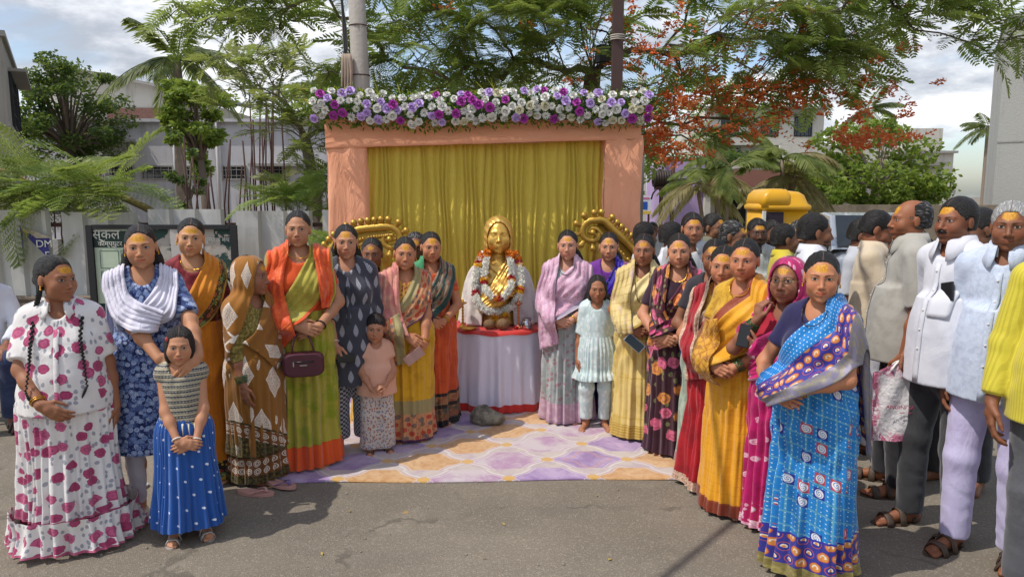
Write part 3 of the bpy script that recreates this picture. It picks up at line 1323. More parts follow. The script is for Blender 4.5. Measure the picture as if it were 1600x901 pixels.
        prof = [(ztop, a0, b0, y0), (s.zh + .02, a1, b1, .008 - s.belly * .25), (s.zk + .12, (a1 * .90 + hemr[0] * u * .2) / 1.12, b1 * .97, cy * .3), (zbot + .10, hemr[0] * u * .94, hemr[1] * u * .94, cy), (zbot, hemr[0] * u, hemr[1] * u, cy)]
        pz = np.array([p[0] for p in prof])[::-1]
        A, B, Cc = (np.array([p[i] for p in prof])[::-1] for i in (1, 2, 3))
        if s.coarse:
            nu, nv = nu // 2, nv // 2
        t = np.linspace(0, 1, nv)[:, None]
        th = np.linspace(-PI, PI, nu, endpoint=False)[None, :]          # 0 is the front
        z = ztop + (zbot - ztop) * t + 0 * th
        # smooth interpolation of the profile
        zz = z[:, 0]

        def sm(Q):
            f = np.interp(zz, pz, Q)
            for _ in range(4):
                f[1:-1] = (f[:-2] + f[1:-1] * 2 + f[2:]) / 4
            return f[:, None]
        a, b, yc = sm(A), sm(B), sm(Cc)
        rng = np.random.RandomState(int(seed * 100))
        f = np.zeros_like(z)
        if kind == 'saree':
            g = np.exp(-((th - th0) / .52) ** 4)
            ph = (th - th0) * 21 + .5 * np.sin(th * 5 + seed)
            saw = np.abs(((ph / (2 * PI)) % 1) * 2 - 1) ** .8
            f += (.042 * saw - .014) * g * (t ** .6) * amp
            # pressed-in valley beside the pleats, long soft side folds
            f += .018 * np.sin(th * 4.2 + seed + t * 1.6) * t * (1 - g) * amp
            f += .014 * np.sin(th * 9 + seed * 2.3 + 3 * t) * t ** 1.3 * (1 - g) * amp
            f += .008 * np.sin(z * 26 - th * 5.5 + seed * 1.7 + 1.2 * np.sin(th * 3)) * np.exp(-((t - .25) / .26) ** 2) * (1 - g * .4) * amp
            f += .006 * np.sin(z * 41 - th * 8 + seed) * np.exp(-((t - .18) / .2) ** 2) * amp
        elif kind == 'gather':
            k = 30
            ph = th * k + 1.8 * np.sin(th * 3 + seed) + 1.1 * np.sin(th * 7 + seed * 2)
            f += (.013 * np.sin(ph) + .006 * np.sin(ph * .47 + seed)) * (.25 + t) * amp
            f += .02 * np.sin(th * 5 + seed + t * .8) * t * amp
        elif kind == 'soft':
            f += .016 * np.sin(th * 7 + seed + 1.5 * np.sin(th * 2)) * t * amp + .007 * np.sin(th * 15 + seed * 2) * t * amp
            f += .004 * np.sin(z * 30 - th * 4) * (1 - t)
        # fine hanging folds everywhere
        for k_, a_k in ((17, .0050), (23, .0042), (31, .0034), (43, .0024)):
            f += a_k * np.sin(k_ * th + seed * k_ + 1.4 * np.sin(th * 3 + z * 2.5 + seed) + z * 1.5) * (.25 + t) * amp * (1.1 if kind == 'saree' else .5)
        f += .0035 * np.sin(z * 17 + 4 * np.sin(th * 2 + seed) + th * 6) * amp
        x = (a + f) * np.sin(th)
        y = -(b + f) * np.cos(th) + yc
        z = z + (1 - np.cos(th * 2 + seed)) * .006 * t + (f * .25) * t ** 6
        arc = th * float(np.mean(a[nv // 2:] + b[nv // 2:]) / 2) * fullness
        uv = np.stack([np.broadcast_to(arc, z.shape), (ztop - zbot) * (1 - t) + 0 * th + hem_dir * np.sin(th)], -1).reshape(-1, 2)
        v = np.stack([x, y, z], -1).reshape(-1, 3)
        me = mesh(name, v, grid(nu, nv, True), uv=uv)
        # the seam column repeats at the back, where uv wraps
        o = ob(name, me, mat, s.root)
        s.surf.append(v)
        return o

    # depth maps for draping --------------------------------------------
    def maps(s):
        v = np.vstack(s.surf)
        v = v[v[:, 2] < s.zs + .09]
        st, nx, nz = .01, 130, int((s.H + .1) / .01)
        F = np.full((nx, nz), .05)
        B = np.full((nx, nz), .02)
        i = np.clip(((v[:, 0] + .65) / st).astype(int), 0, nx - 1)
        k = np.clip((v[:, 2] / st).astype(int), 0, nz - 1)
        np.minimum.at(F, (i, k), v[:, 1])
        np.maximum.at(B, (i, k), v[:, 1])
        Tm = np.full(nx, 0.)
        m = np.abs(v[:, 1]) < .09
        np.maximum.at(Tm, i[m], v[m, 2])

        def filt(Q, fn):
            for ax in (0, 1):
                Q = fn(fn(Q, np.roll(Q, 1, ax)), np.roll(Q, -1, ax))
            return Q

        def blur(Q):
            for ax in (0, 1):
                Q = (np.roll(Q, 1, ax) + Q + np.roll(Q, -1, ax)) / 3
            return Q
        F0, B0 = filt(F, np.minimum), filt(B, np.maximum)
        F, B = F0, B0
        for _ in range(4):
            F, B = np.minimum(blur(F), F0 + .004), np.maximum(blur(B), B0 - .004)
        Tm = np.maximum(np.maximum(np.roll(Tm, 1), np.roll(Tm, -1)), Tm)
        s.F, s.B, s.Tm = F, B, Tm

    def smp(s, Q, x, z):
        a = np.clip((np.asarray(x) + .65) / .01, 0, Q.shape[0] - 1.01)
        b = np.clip(np.asarray(z) / .01, 0, Q.shape[1] - 1.01)
        i, k = a.astype(int), b.astype(int)
        fa, fb = a - i, b - k
        return Q[i, k] * (1 - fa) * (1 - fb) + Q[i + 1, k] * fa * (1 - fb) + Q[i, k + 1] * (1 - fa) * fb + Q[i + 1, k + 1] * fa * fb

    def drape(s, mat, U, L, back=.55, Wd=.3, name='pallu', off=.012, folds=5, famp=.010, n1=44, m=40, seed=0., crest=True, sag=.0, backz=None, mir=False, smooth=2, thick=.0):
        """cloth that runs from the front up over a shoulder and down the back; U and L are (x, z) points of its two long edges"""
        s.maps()
        sg = -1 if mir else 1
        U, L = bezier(np.array(U, float), n1), bezier(np.array(L, float), n1)
        w = np.linspace(0, 1, m)[None, :, None]
        P = U[:, None] * (1 - w) + L[:, None] * w
        X, Z = P[..., 0] * sg, P[..., 1]
        tt = np.linspace(0, 1, n1)[:, None]
        ww = w[..., 0]
        Z = Z - sag * np.sin(ww * PI) * np.sin(tt * PI)
        Y = s.smp(s.F, X, Z)
        for _ in range(smooth):
            Yb = Y.copy()
            Yb[1:-1] = (Y[:-2] + Y[1:-1] + Y[2:]) / 3
            Yb[:, 1:-1] = (Yb[:, :-2] + Yb[:, 1:-1] + Yb[:, 2:]) / 3
            Y = np.minimum(Y, Yb)
        fold = folds and (famp * (1 - np.abs(((ww * folds + .12 * np.sin(tt * 5 + seed) + seed) % 1) * 2 - 1)) + .004 * np.sin(ww * 23 + tt * 7 + seed))
        Y = Y - off - fold
        rows = [np.stack([X, Y, Z], -1)]
        if crest:
            xe, ye, ze = X[-1], Y[-1], Z[-1]
            i = np.clip(((xe + .65) / .01).astype(int), 0, len(s.Tm) - 1)
            zt = np.maximum(s.Tm[i] + off, ze + .006)
            for _ in range(3):
                zt[1:-1] = np.maximum(zt[1:-1], (zt[:-2] + zt[2:]) / 2)
            fz = fold[-1] if folds else 0
            zb = np.maximum(ze - .02, 0)
            yb = s.smp(s.B, xe, zb) + off + fz
            for a in np.linspace(0, 1, 9)[1:]:
                ang = a * PI
                y = (ye + yb) / 2 - (yb - ye) / 2 * math.cos(ang)
                z = (ze * (1 - a) + zb * a) + (zt + fz * .6 - ze) * math.sin(ang) ** .8
                rows.append(np.stack([xe, y, z], -1)[None])
            nb = max(4, int(back / .035))
            yr = yb
            for a in np.linspace(0, 1, nb)[1:]:
                z = zb - back * a
                yr = np.maximum(yr * .985 + .0, s.smp(s.B, xe, np.maximum(z, .05)) + off + fz * (1 + a))
                rows.append(np.stack([xe * (1 + .12 * a), yr, np.maximum(z, .05)], -1)[None])
        G = np.vstack(rows)
        n = G.shape[0]
        mid = G[:, m // 2]
        cum = np.concatenate([[0], np.cumsum(np.linalg.norm(np.diff(mid, axis=0), axis=1))])
        uv = np.stack([np.broadcast_to(cum[:, None], (n, m)), np.broadcast_to((1 - ww) * Wd, (n, m))], -1).reshape(-1, 2)
        v = G.reshape(-1, 3)
        o = ob(name, mesh(name, v, grid(m, n), uv=uv), mat, s.root)
        o.modifiers.new('cloth_thickness', 'SOLIDIFY').thickness = .004
        s.surf.append(v)
        return o

    # legs -------------------------------------------------------------
    def trousers(s, mat, hem=.05, r=(.086, .064, .058), name='trousers', top=None, wrk=.0035, h=.010):
        u = s.u
        if s.coarse:
            h = .016
        zt = top or s.zw - .02
        Lg = s.leg_pts()
        pts = np.array([p for K, An, _ in Lg.values() for p in (K - .12, K + .12, An - .1, An + .1)] + [(-.2 * s.w * u - s.belly, -.17 - s.belly, s.zh), (.2 * s.w * u + s.belly, .17, zt)])
        lo, hi = pts.min(0) - .02, pts.max(0) + .02
        lo[2] = min(lo[2], hem) if s.legs == 'sit' else hem - .03
        Vl = Vol(axis(lo[0], hi[0], h), axis(lo[1], hi[1], h), axis(lo[2], hi[2], h))
        Vl.ell((0, .008 - s.belly * .2, s.zh + .01), (.138 * u * s.w + s.belly * .25 + .004, .112 * u * s.w ** .5 + s.belly * .35 + .006, .15 * u), .04)
        for sd, (K, An, yw) in Lg.items():
            Hp = np.array([sd * .085 * u * s.w ** .5, .01, s.zh])
            Vl.cap(Hp, K, r[0] * u, r[1] * u, k=.05)
            e = An + (K - An) / np.linalg.norm(K - An) * (hem - .075 * u if s.legs != 'sit' else .02)
            Vl.cap(K, e, r[1] * u, r[2] * u, k=.03, cut=1)
        Vl.full(lambda X, Y, Z: Z - zt + 0 * X + 0 * Y)
        v, f = Vl.nets()
        v = relax(v, f, 1, .5)
        n = vnorm(v, f)
        t = np.clip((s.zk + .1 - v[:, 2]) / s.zk, 0, 1)
        d = np.sin(v[:, 2] * 55 + wob(v, 12, s.x) * 4 + v[:, 0] * 25) * (.35 + t) + wob(v, 22, s.y) * .8
        v = v + n * (d * wrk * .3)[:, None]
        cx = np.where(v[:, 0] > 0, .085, -.085) * u
        uv = np.stack([np.arctan2(v[:, 0] - cx, -(v[:, 1])) * .085 + cx, v[:, 2]], -1)
        o = ob(name, mesh(name, v, f, uv=uv), mat, s.root)
        s.surf.append(v)
        return o

    def shoes(s, mat, strap=None, kind='sandal', heel=.012):
        u = s.u
        for sd, (K, An, yw) in s.leg_pts().items():
            fd = np.array([math.sin(yw), -math.cos(yw), 0])
            rt = np.array([math.cos(yw), math.sin(yw), 0])
            A0 = np.array([An[0], An[1], An[2] - .075 * u])
            out = []
            for i in range(20):
                t = 2 * PI * i / 20
                l = .062 + .123 * math.cos(t)
                wd = (.043 + .008 * math.cos(t) - .004 * math.cos(2 * t)) * math.sin(t)
                out.append(A0 + fd * l * u + rt * (wd + sd * .004) * u)
            mb = MB()
            v = [tuple(p + np.array([0, 0, -.010])) for p in out] + [tuple(p + np.array([0, 0, .004])) for p in out]
            f = [tuple(range(20))[::-1], tuple(range(20, 40))] + [(i, (i + 1) % 20, 20 + (i + 1) % 20, 20 + i) for i in range(20)]
            sole = mb.add(v, f).obj('sandal' if kind != 'flat' else 'shoe', mat, s.root, smooth=False)
            sm = MB()

            def band(l0, l1, w, hgt, r=.007):
                sm.tube(bezier([A0 + fd * l0 * u + rt * w * u, A0 + fd * (l0 + l1) / 2 * u + rt * w * .62 * u + (0, 0, hgt * .85 * u), A0 + fd * (l0 + l1) / 2 * u + (0, 0, hgt * u), A0 + fd * (l0 + l1) / 2 * u - rt * w * .62 * u + (0, 0, hgt * .85 * u), A0 + fd * l1 * u - rt * w * u], 9), r * u, 8, flat=.3)
            if kind == 'sandal':
                band(.115, .115, .046, .045, .019)
                band(.050, .050, .044, .066, .017)
                sm.tube(bezier([A0 - fd * .0 + rt * .036 * u + (0, 0, .02 * u), A0 - fd * .06 * u + (0, 0, .035 * u), A0 - rt * .036 * u + (0, 0, .02 * u)], 9), .008 * u, 6)
            elif kind == 'thong':
                band(.06, .145, .042, .034, .010)
                band(.145, .06, .042, .034, .010)
            elif kind == 'flat':
                for l in np.linspace(-.05, .175, 10):
                    q = (l + .05) / .225
                    wq = (.036 + .009 * math.sin(q * PI)) * (.6 if q > .95 or q < .04 else 1)
                    if q < .35 or q > .68:
                        band(l, l, wq, .04 if q < .35 else .047 - .03 * max(0, q - .8) * 3, .016)
            sm.obj('strap', strap or mat, sole)

    # jewellery ----------------------------------------------------------
    def bangles(s, side, mat, n=2, r=.003, name='bangle', at=.02, gap=.010):
        S, E_, W_ = s.arm[side][:3]
        d = unit(E_ - W_)
        for i in range(n):
            MB().torus(W_ + d * (at + gap * i) * s.u, (.0295 * (1 + .35 * (s.w - 1)) + .0022 * i) * s.u, r * s.u, 22, 6, d).obj(name, mat, s.root)

    def necklace(s, mat, drop=.10, wide=.062, name='necklace', r=.0022, zt=.0):
        """hangs on the chest, follows the clothed front"""
        s.maps()
        pts = []
        for a in np.linspace(-1, 1, 25):
            x = wide * s.u * math.sin(a * PI / 2)
            z = s.zs + .03 * s.u + zt - drop * (1 - abs(a) ** 2.2)
            pts.append((x + s.lx * .8, float(s.smp(s.F, x, z)) - .002 if abs(a) < .93 else .0, z))
        MB().tube(pts, r, 6).obj(name, mat, s.root)

    def earrings(s, mat, r=.006):
        for q in (1, -1):
            p = s.hc + s.hR @ (np.array([q * .084, .006, -.036]) * s.hs)
            MB().ball(p, (r * .7, r * .7, r), 8, 6).ball(p + np.array([0, 0, -r * 1.8]), (r, r, r * .9), 8, 6).obj('earring', mat, s.root)

    def patch(s, mat, x0, x1, z0, z1, name, off=.004, nx=6, nz=10, parent=None):
        keep = s.surf
        s.surf = [v for v in keep if v is not s.bv]
        s.maps()
        s.surf = keep
        X, Z = np.meshgrid(np.linspace(x0, x1, nx), np.linspace(z0, z1, nz))
        Y = s.smp(s.F, X, Z) - off
        v = np.stack([X, Y, Z], -1).reshape(-1, 3)
        uv = np.stack([X - x0, Z - z0], -1).reshape(-1, 2)
        o = ob(name, mesh(name, v, grid(nx, nz), uv=uv), mat, parent or s.root)
        o.modifiers.new('cloth_thickness', 'SOLIDIFY').thickness = .002
        return o

    def collar(s, mat, gap=.30, r0=.066, z0=.0, point=.045):
        u = s.u
        zc = s.zs + .045 * u + z0
        n = 40
        rows = []
        ph = np.linspace(gap, 2 * PI - gap, n)
        fr_ = np.clip((np.abs(ph - PI) - 1.9) / .9, 0, 1)          # 1 at the two front ends
        for k, (r, dz) in enumerate(((r0 * .96, -.022), (r0 * .93, .020), (r0 * 1.02, .024), (r0 * 1.14, -.004), (r0 * 1.28, -.026))):
            z = zc + dz * u - fr_ * (.016 + (point if k == 4 else .022 if k == 3 else 0)) * u
            rx = r * u * (1.05)
            x = np.sin(ph) * rx * (1 + fr_ * (.35 if k == 4 else 0))
            y = -np.cos(ph) * rx * .95 + .012 - fr_ * (.020 if k >= 3 else .012) * u
            rows.append(np.stack([x + s.lx * .8, y + s.ly * .8, z], -1))
        v = np.vstack(rows)
        o = ob('collar', mesh('collar', v, grid(n, 5), uv=v[:, (0, 2)]), mat, s.root)
        o.modifiers.new('cloth_thickness', 'SOLIDIFY').thickness = .003
        return o

    def hood(s, mat, name='head_veil', low=.0, trim=None, open_w=.072, open_d=.11, h=.0058, top_open=.090, zb=None, th=.015, shoulder=True, arms=.55):
        """cloth drawn over the head that falls on the shoulders"""
        hs, c, Rm, u, zs = s.hs, s.hc, s.hR, s.u, s.zs

        zb = zb if zb is not None else zs - .22 * u
        lo = np.array([-s.sw - .1, -.2, zb - .02])
        hi = np.array([s.sw + .1, .22, s.H + .05])
        Vl = Vol(axis(lo[0], hi[0], h), axis(lo[1], hi[1], h), axis(lo[2], hi[2], h))

        def build(Vl, o):
            def TT(l): return c + Rm @ (np.array(l, float) * hs)
            Vl.ell(TT((0, .022, .028)), np.array((.093 + o, .108 + o, .098 + o)) * hs, 0, Rm=Rm)
            Vl.ell(TT((0, .0, -.04)), np.array((.088 + o, .092 + o, .11 + o)) * hs, .04, Rm=Rm)
            Vl.cap(TT((0, .03, -.05)), (s.lx, .03, zs + .0), .085 * hs + o, .105 * u + o, k=.05)
            if shoulder:
                s.torso(Vl, .026 + o, low=False, k=.06)
                for A in s.arm.values():
                    Vl.cap(A[0], A[0] + (A[1] - A[0]) * arms, .066 * u * s.w ** .5 + o, .066 * u + o, k=.04)
        build(Vl, 0)
        outer = Vl.d.copy()
        V2 = Vol(*Vl.ax)
        build(V2, -th)
        d = np.maximum(outer, -V2.d)
        X, Y, Z = Vl.ax[0][:, None, None] - c[0], Vl.ax[1][None, :, None] - c[1], Vl.ax[2][None, None, :] - c[2]
        lx, ly, lz = ((X * Rm[0, i] + Y * Rm[1, i] + Z * Rm[2, i]) / hs for i in range(3))
        cyl = (np.sqrt((lx / open_w) ** 2 + ((lz + .03) / (top_open + .03)) ** 2) - 1) * .06
        neckc = np.maximum(np.abs(lx) - open_w * .9, np.maximum(lz + .03, -.20 - lz))
        cut = np.maximum(np.minimum(cyl, neckc), ly + .012) * hs
        d = np.maximum(d, -cut)
        # the front below the neck stays open to the garment underneath
        Yw, Zw = Vl.ax[1][None, :, None], Vl.ax[2][None, None, :]
        Xw = Vl.ax[0][:, None, None]
        vee = np.maximum(np.abs(Xw - s.lx) - np.clip((zs + .06 - Zw) * .5 + .05, .04, .3), Yw + .03)
        d = np.maximum(d, -np.where(Zw < zs + .06, vee, 1.))
        d = np.maximum(d, zb - Zw + 0 * Xw + 0 * Yw)
        Vl.d = d.astype(np.float32)
        v, f = Vl.nets()
        v = relax(v, f, 2, .5)
        n = vnorm(v, f)
        v = v + n * (np.sin(np.arctan2(v[:, 0], v[:, 1]) * 16 + v[:, 2] * 18) * .003 * np.clip((s.H - .1 - v[:, 2]) / .1, .15, 1))[:, None]
        uv = np.stack([np.arctan2(v[:, 0], v[:, 1] + .02) * .15, v[:, 2]], -1)
        l = ((v - c) @ Rm) / hs
        o = ob(name, mesh(name, v, f, uv=uv, vecattr={'hp': l}), mat, s.root)
        s.surf.append(v)
        if trim is not None:
            # band along the rim of the face opening
            pts = []
            for a in np.linspace(-1, 1, 31):
                an = a * PI * .62
                x, z = math.sin(an) * (open_w + .004), -.03 + math.cos(an) * (top_open + .036)
                pts.append(c + Rm @ (np.array([x, -.014 - .006 * math.cos(an), z]) * hs))
            pts = [np.array([pts[0][0], pts[0][1] + .0, zs - .02])] + pts + [np.array([pts[-1][0], pts[-1][1], zs - .02])]
            MB().tube(bezier(pts, 60), .011 * hs, 8, flat=.35, up=(0, 1, 0)).obj('veil_border', trim, s.root)
        return o


def phone(p, f, n, mat, label, loc_root, size=(.072, .148, .009), scr=None):
    """mobile phone held in a hand: centre p, long axis f, screen normal n, in the coordinates of the given person"""
    f, n = Vector(f).normalized(), Vector(n)
    n = (n - f * n.dot(f)).normalized()
    t = f.cross(n)
    m = Matrix((t, f, n)).transposed().to_4x4()
    m.translation = Vector(p)
    mw = Matrix.LocRotScale(loc_root.location, loc_root.rotation_euler, None)
    mb = MB().box((0, 0, 0), (size[0], size[1], size[2]))
    o = mb.obj('mobile_phone', mat, bevel=.003)
    o.matrix_world = mw @ m
    tag(o, label, 'phone')
    MB().box((0, 0, size[2] / 2 + .0004), (size[0] * .9, size[1] * .93, .0008)).obj('screen', SCREEN if scr is None else scr, o, smooth=False)
    MB().box((-size[0] * .24, size[1] * .36, -size[2] / 2 - .0012), (.022, .030, .003)).obj('camera_bump', mat, o, smooth=False)
    return o

# ------------------------------------------------------------------ shared materials
GOLD = plain('gold_metal', 0xD9A441, .28, 1., .1)
BRASS = plain('brass', 0xC8963C, .3, 1., .15)
GILT = plain('gilded_paint', 0xB8923E, .40, .6, .2, 18, .003, 90)
BLACK = plain('black_plastic', 0x121214, .35)
SCREEN = plain('screen_glass', 0x0C0E14, .08)
STEEL = plain('steel', 0xB8B8BC, .22, 1.)
LEATHER = plain('brown_leather', 0x4A3A2E, .6, 0, .25, 30, .002, 160)
LEATHER2 = plain('black_leather', 0x1E1A18, .55, 0, .25, 30, .002, 160)
BEADS = plain('black_beads', 0x140E0C, .3)
GLASSB = plain('green_glass', 0x2E5A34, .15, .2)
WHITEP = plain('white_plastic', 0xE0DCD4, .35)
CONC = plain('weathered_concrete', 0x9A9690, .9, 0, .22, 1.2, .01, 25)


def wallmat(name, base, stain, sc=.5, amt=.6, bump=.008):
    """painted or bare masonry with rain streaks and patches"""
    m = begin(name)
    p = worldco()
    n = noise(p, sc, 5, .6)
    st = noise(scl(p, (1.4, 1.4, .22)), 1.5, 5, .65)
    b = hexc(base)
    c = mix(n, tuple(v * .85 for v in b), tuple(min(1, v * 1.1) for v in b))
    c = mix(ss(.48, .72, st) * amt, c, stain)
    return finish(m, c, .92, bump=noise(p, 18, 5, .6), bd=bump, spec=.2)


LEFT_M = wallmat('grey_render', 0x9C968C, 0x6C675F)
RIGHT_M = wallmat('bare_concrete', 0xAAA9A3, 0x83827C, .35, .7)
LILAC_M = wallmat('lilac_paint', 0xC4C2C6, 0x94918F, .25, .7)
PURPLE_M = wallmat('purple_paint', 0xB59CC4, 0x8D7A9A, .4)
CREAM_M = wallmat('cream_paint', 0xC9C4B8, 0x8A857B, .3)
DARKIN = plain('dark_interior', 0x1C1B1C, .9)
PANE = plain('window_glass', 0x20262C, .12, 0, .2, 2., spec=.8)
RUST = plain('rusty_steel', 0x4A3028, .8, .2, .4, 14, .003, 80)
GRILL = plain('window_grill', 0x2A2A2E, .5, .4)

# ------------------------------------------------------------------ ground
m = begin('asphalt')
p = worldco()
n1 = noise(p, .55, 6, .62)
n2 = noise(p, 2.6, 5, .6)
g = voro(p, 150, dim='3D')
gd = V(g.outputs['Distance'])
gr = V(nd_r(g)) if 'nd_r' in globals() else noise(p, 130, 2)
c = mix(ss(.3, .7, n1), 0x71685B, 0x867C6D)
c = mix(ss(.52, .72, n2) * .45, c, 0x928878)
c = mix(ss(.62, .3, gr) * .28, c, 0x6A635A)
c = mix(ss(.80, .95, gr) * .32, c, 0xB0A799)
dk = noise(scl(p, (.8, 2.2, 1)), .9, 4, .6)
c = mix(ss(.56, .75, dk) * .4, c, 0x6A6259)
ck = voro(VM('ADD', p, scl(noise(p, 2.2, 4, .7, col=True), .5)), .42, 'DISTANCE_TO_EDGE', dim='3D')
c = mix(ss(.012, .004, V(ck.outputs['Distance'])) * ss(.45, .6, n2) * .5, c, 0x4A443D)
c = mix(ss(.60, .66, noise(scl(p, (.35, 1.2, 1)), 1.1, 3, .5)) * .22, c, 0x5E574E)
yp = voro(p, 3.2, dim='3D')
c = mix(ss(.07, .02, V(yp.outputs['Distance'])) * ss(.5, .62, n2) * .8, c, 0xB78A3A)
ASPH = finish(m, c, .9, bump=gd * .6 + n2 * .6, bd=.005, spec=.25)
MB().add([(-600, -60, 0), (600, -60, 0), (600, 1200, 0), (-600, 1200, 0)], [(0, 1, 2, 3)]).obj('ground', ASPH, smooth=False)
tag(bpy.data.objects['ground'], 'grey brown dusty asphalt road surface', kind='structure')
# loose grit on the road
rnd = random.Random(5)
mb = MB()
for i in range(420):
    x, y = rnd.uniform(-3.4, 3.4), rnd.uniform(2.9, 8)
    s_ = rnd.uniform(.003, .009)
    mb.ball((x, y, s_ * .4), (s_, s_ * rnd.uniform(.6, 1), s_ * .6), 5, 3)
tag(mb.obj('gravel', plain('grit', 0x8A8276, .9)), kind='stuff')
mb = MB()
for i in range(70):
    x, y, a = rnd.uniform(-3.2, 3.2), rnd.uniform(2.9, 7), rnd.uniform(0, 6.3)
    L = rnd.uniform(.008, .022)
    mb.add([(x + L * math.cos(a + k) * w_, y + L * math.sin(a + k) * w_, .0045 + .004 * (k % 2)) for k, w_ in ((0, 1), (1.6, .4), (3.1, 1), (4.7, .4))], [(0, 1, 2, 3)])
tag(mb.obj('fallen_leaves', plain('dry_leaf', 0xA08A4A, .8, var=.4, vs=30)), kind='stuff')

# ------------------------------------------------------------------ buildings
def window(par, c, w, h, d=(0, -1, 0), frame=GRILL, pane=PANE, bars=0, sill=None, dep=.08):
    """window in a wall that faces d (axis aligned); c is the centre on the wall plane"""
    ax = abs(d[1]) > .5
    fw = .06

    def bx(mb, u, z, du, dz, o, t):
        # u along the wall, o outwards
        if ax:
            mb.box((c[0] + u, c[1] + d[1] * o, c[2] + z), (du, t, dz))
        else:
            mb.box((c[0] + d[0] * o, c[1] + u, c[2] + z), (t, du, dz))
    mb = MB()
    for s_ in (-1, 1):
        bx(mb, s_ * (w / 2 + fw / 2), 0, fw, h + 2 * fw, .02, .08)
        bx(mb, 0, s_ * (h / 2 + fw / 2), w, fw, .018, .08)
    fo = mb.obj('window', frame, par, smooth=False)
    g = MB()
    bx(g, 0, 0, w, h, .004, .012)
    g.obj('pane', pane, fo, smooth=False)
    if bars:
        b = MB()
        for i in range(bars):
            bx(b, (i + .5) / bars * w - w / 2, 0, .018, h, .04, .018)
        for k in (-.25, .25):
            bx(b, 0, k * h, w, .02, .048, .012)
        b.obj('grill', frame, fo, smooth=False)
    if sill:
        b = MB()
        bx(b, 0, h / 2 + fw + .06, w + .3, .07, .16, .40)
        b.obj('window_hood', sill, fo, smooth=False)
    return fo


# left: tall rendered house at the frame edge
r_ = root('house', 'tall grey rendered house cut by the left edge of the photo, with a barred window', 'house', (-11.0, 16, 0), R(32))
MB().box((-3.3, 3, 2.6), (6.6, 6, 5.2)).obj('wall', LEFT_M, r_, smooth=False)
MB().box((-3.75, 3.1, 6.4), (5.7, 5.6, 2.4)).obj('upper_wall', LEFT_M, r_, smooth=False)
MB().box((-3.3, 3, 5.26), (6.75, 6.2, .12)).obj('ledge', CONC, r_, smooth=False)
MB().box((-3.3, 3, 3.35), (6.66, 6.06, .10)).obj('floor_band', LEFT_M, r_, smooth=False)
window(r_, (0, 2.6, 4.05), 1.8, 1.15, (1, 0, 0), GRILL, PANE, 7, CONC)
window(r_, (0, 4.6, 4.05), 1.2, 1.2, (1, 0, 0), GRILL, PANE, 5, CONC)

# far left: long lilac building, brick infill, sloping roof
r_ = root('building', 'long pale lilac two storey building with small ventilator windows behind the sheet fence', 'building', (-13.2, 33, 0))
MB().box((0, 0, 2.35), (13.5, 8, 4.7)).obj('wall', LILAC_M, r_, smooth=False)
MB().box((0, -4.05, 4.75), (13.6, .3, .12)).obj('parapet', LILAC_M, r_, smooth=False)
for x in (-3.6, -2.35, -.95, .55, 2.1, 3.6):
    window(r_, (x, -4.0, 2.72), .85 if x != -.95 else 1.2, .46, (0, -1, 0), CONC, PANE, 4)
for x in (-3.0, -.2, 1.5):
    MB().tube([(x, -4.1, 0), (x, -4.1, 5.1)], .06, 8).obj('drain_pipe', plain('pvc', 0xC4C0C0, .5), r_)
MB().box((-2.1, -4.25, 3.95), (1.2, .5, .08)).obj('shade_slab', LILAC_M, r_, smooth=False)
MB().box((3.9, -4.4, 3.0), (1.9, .8, .10)).obj('shade_slab', CONC, r_, smooth=False)
r_ = root('building', 'cream upper storey with red brick infill and a tilted sheet roof, far left', 'building', (-18.4, 38, 0))
MB().box((0, 0, 3.1), (7.5, 6, 6.2)).obj('wall', CREAM_M, r_, smooth=False)
BRICK = begin('red_brick')
p = objco()
_b = nd('ShaderNodeTexBrick')
put(_b.inputs['Vector'], VM('ADD', scl(p, (1, 1, 1)), (0., 0., 0.)))
put(_b.inputs['Color1'], hexc(0x8E5A48)), put(_b.inputs['Color2'], hexc(0x7A4C3E)), put(_b.inputs['Mortar'], hexc(0x9A9088))
_x, _y, _z = sep(p)
put(_b.inputs['Vector'], comb(_x, _z))
_b.inputs['Scale'].default_value = 5
BRICK = finish(BRICK, V(_b.outputs[0]), .9)
MB().box((.5, -3.03, 5.35), (2.8, .1, 1.2)).obj('brick_panel', BRICK, r_, smooth=False)
MB().box((2.5, -3.3, 5.3), (.7, .5, 1.5)).obj('pillar', CREAM_M, r_, smooth=False)
mb = MB()
mb.add([(-3.9, -3.6, 8.1), (4.3, -3.6, 6.5), (4.3, 3.4, 6.7), (-3.9, 3.4, 8.3), (-3.9, -3.6, 7.95), (4.3, -3.6, 6.38), (4.3, 3.4, 6.55), (-3.9, 3.4, 8.15)],
       [(0, 1, 2, 3), (7, 6, 5, 4), (0, 4, 5, 1), (1, 5, 6, 2), (2, 6, 7, 3), (3, 7, 4, 0)]).obj('roof', CONC, r_, smooth=False)
MB().add([(-3.7, -3.0, 6.2), (3.6, -3.0, 6.2), (3.6, -3.0, 6.6), (-3.7, -3.0, 7.95)], [(0, 1, 2, 3)]).obj('gable', CREAM_M, r_, smooth=False)
MB().box((3.9, -3.5, 6.1), (2.6, 1.6, .08)).obj('canopy_slab', DARKIN, r_, smooth=False)

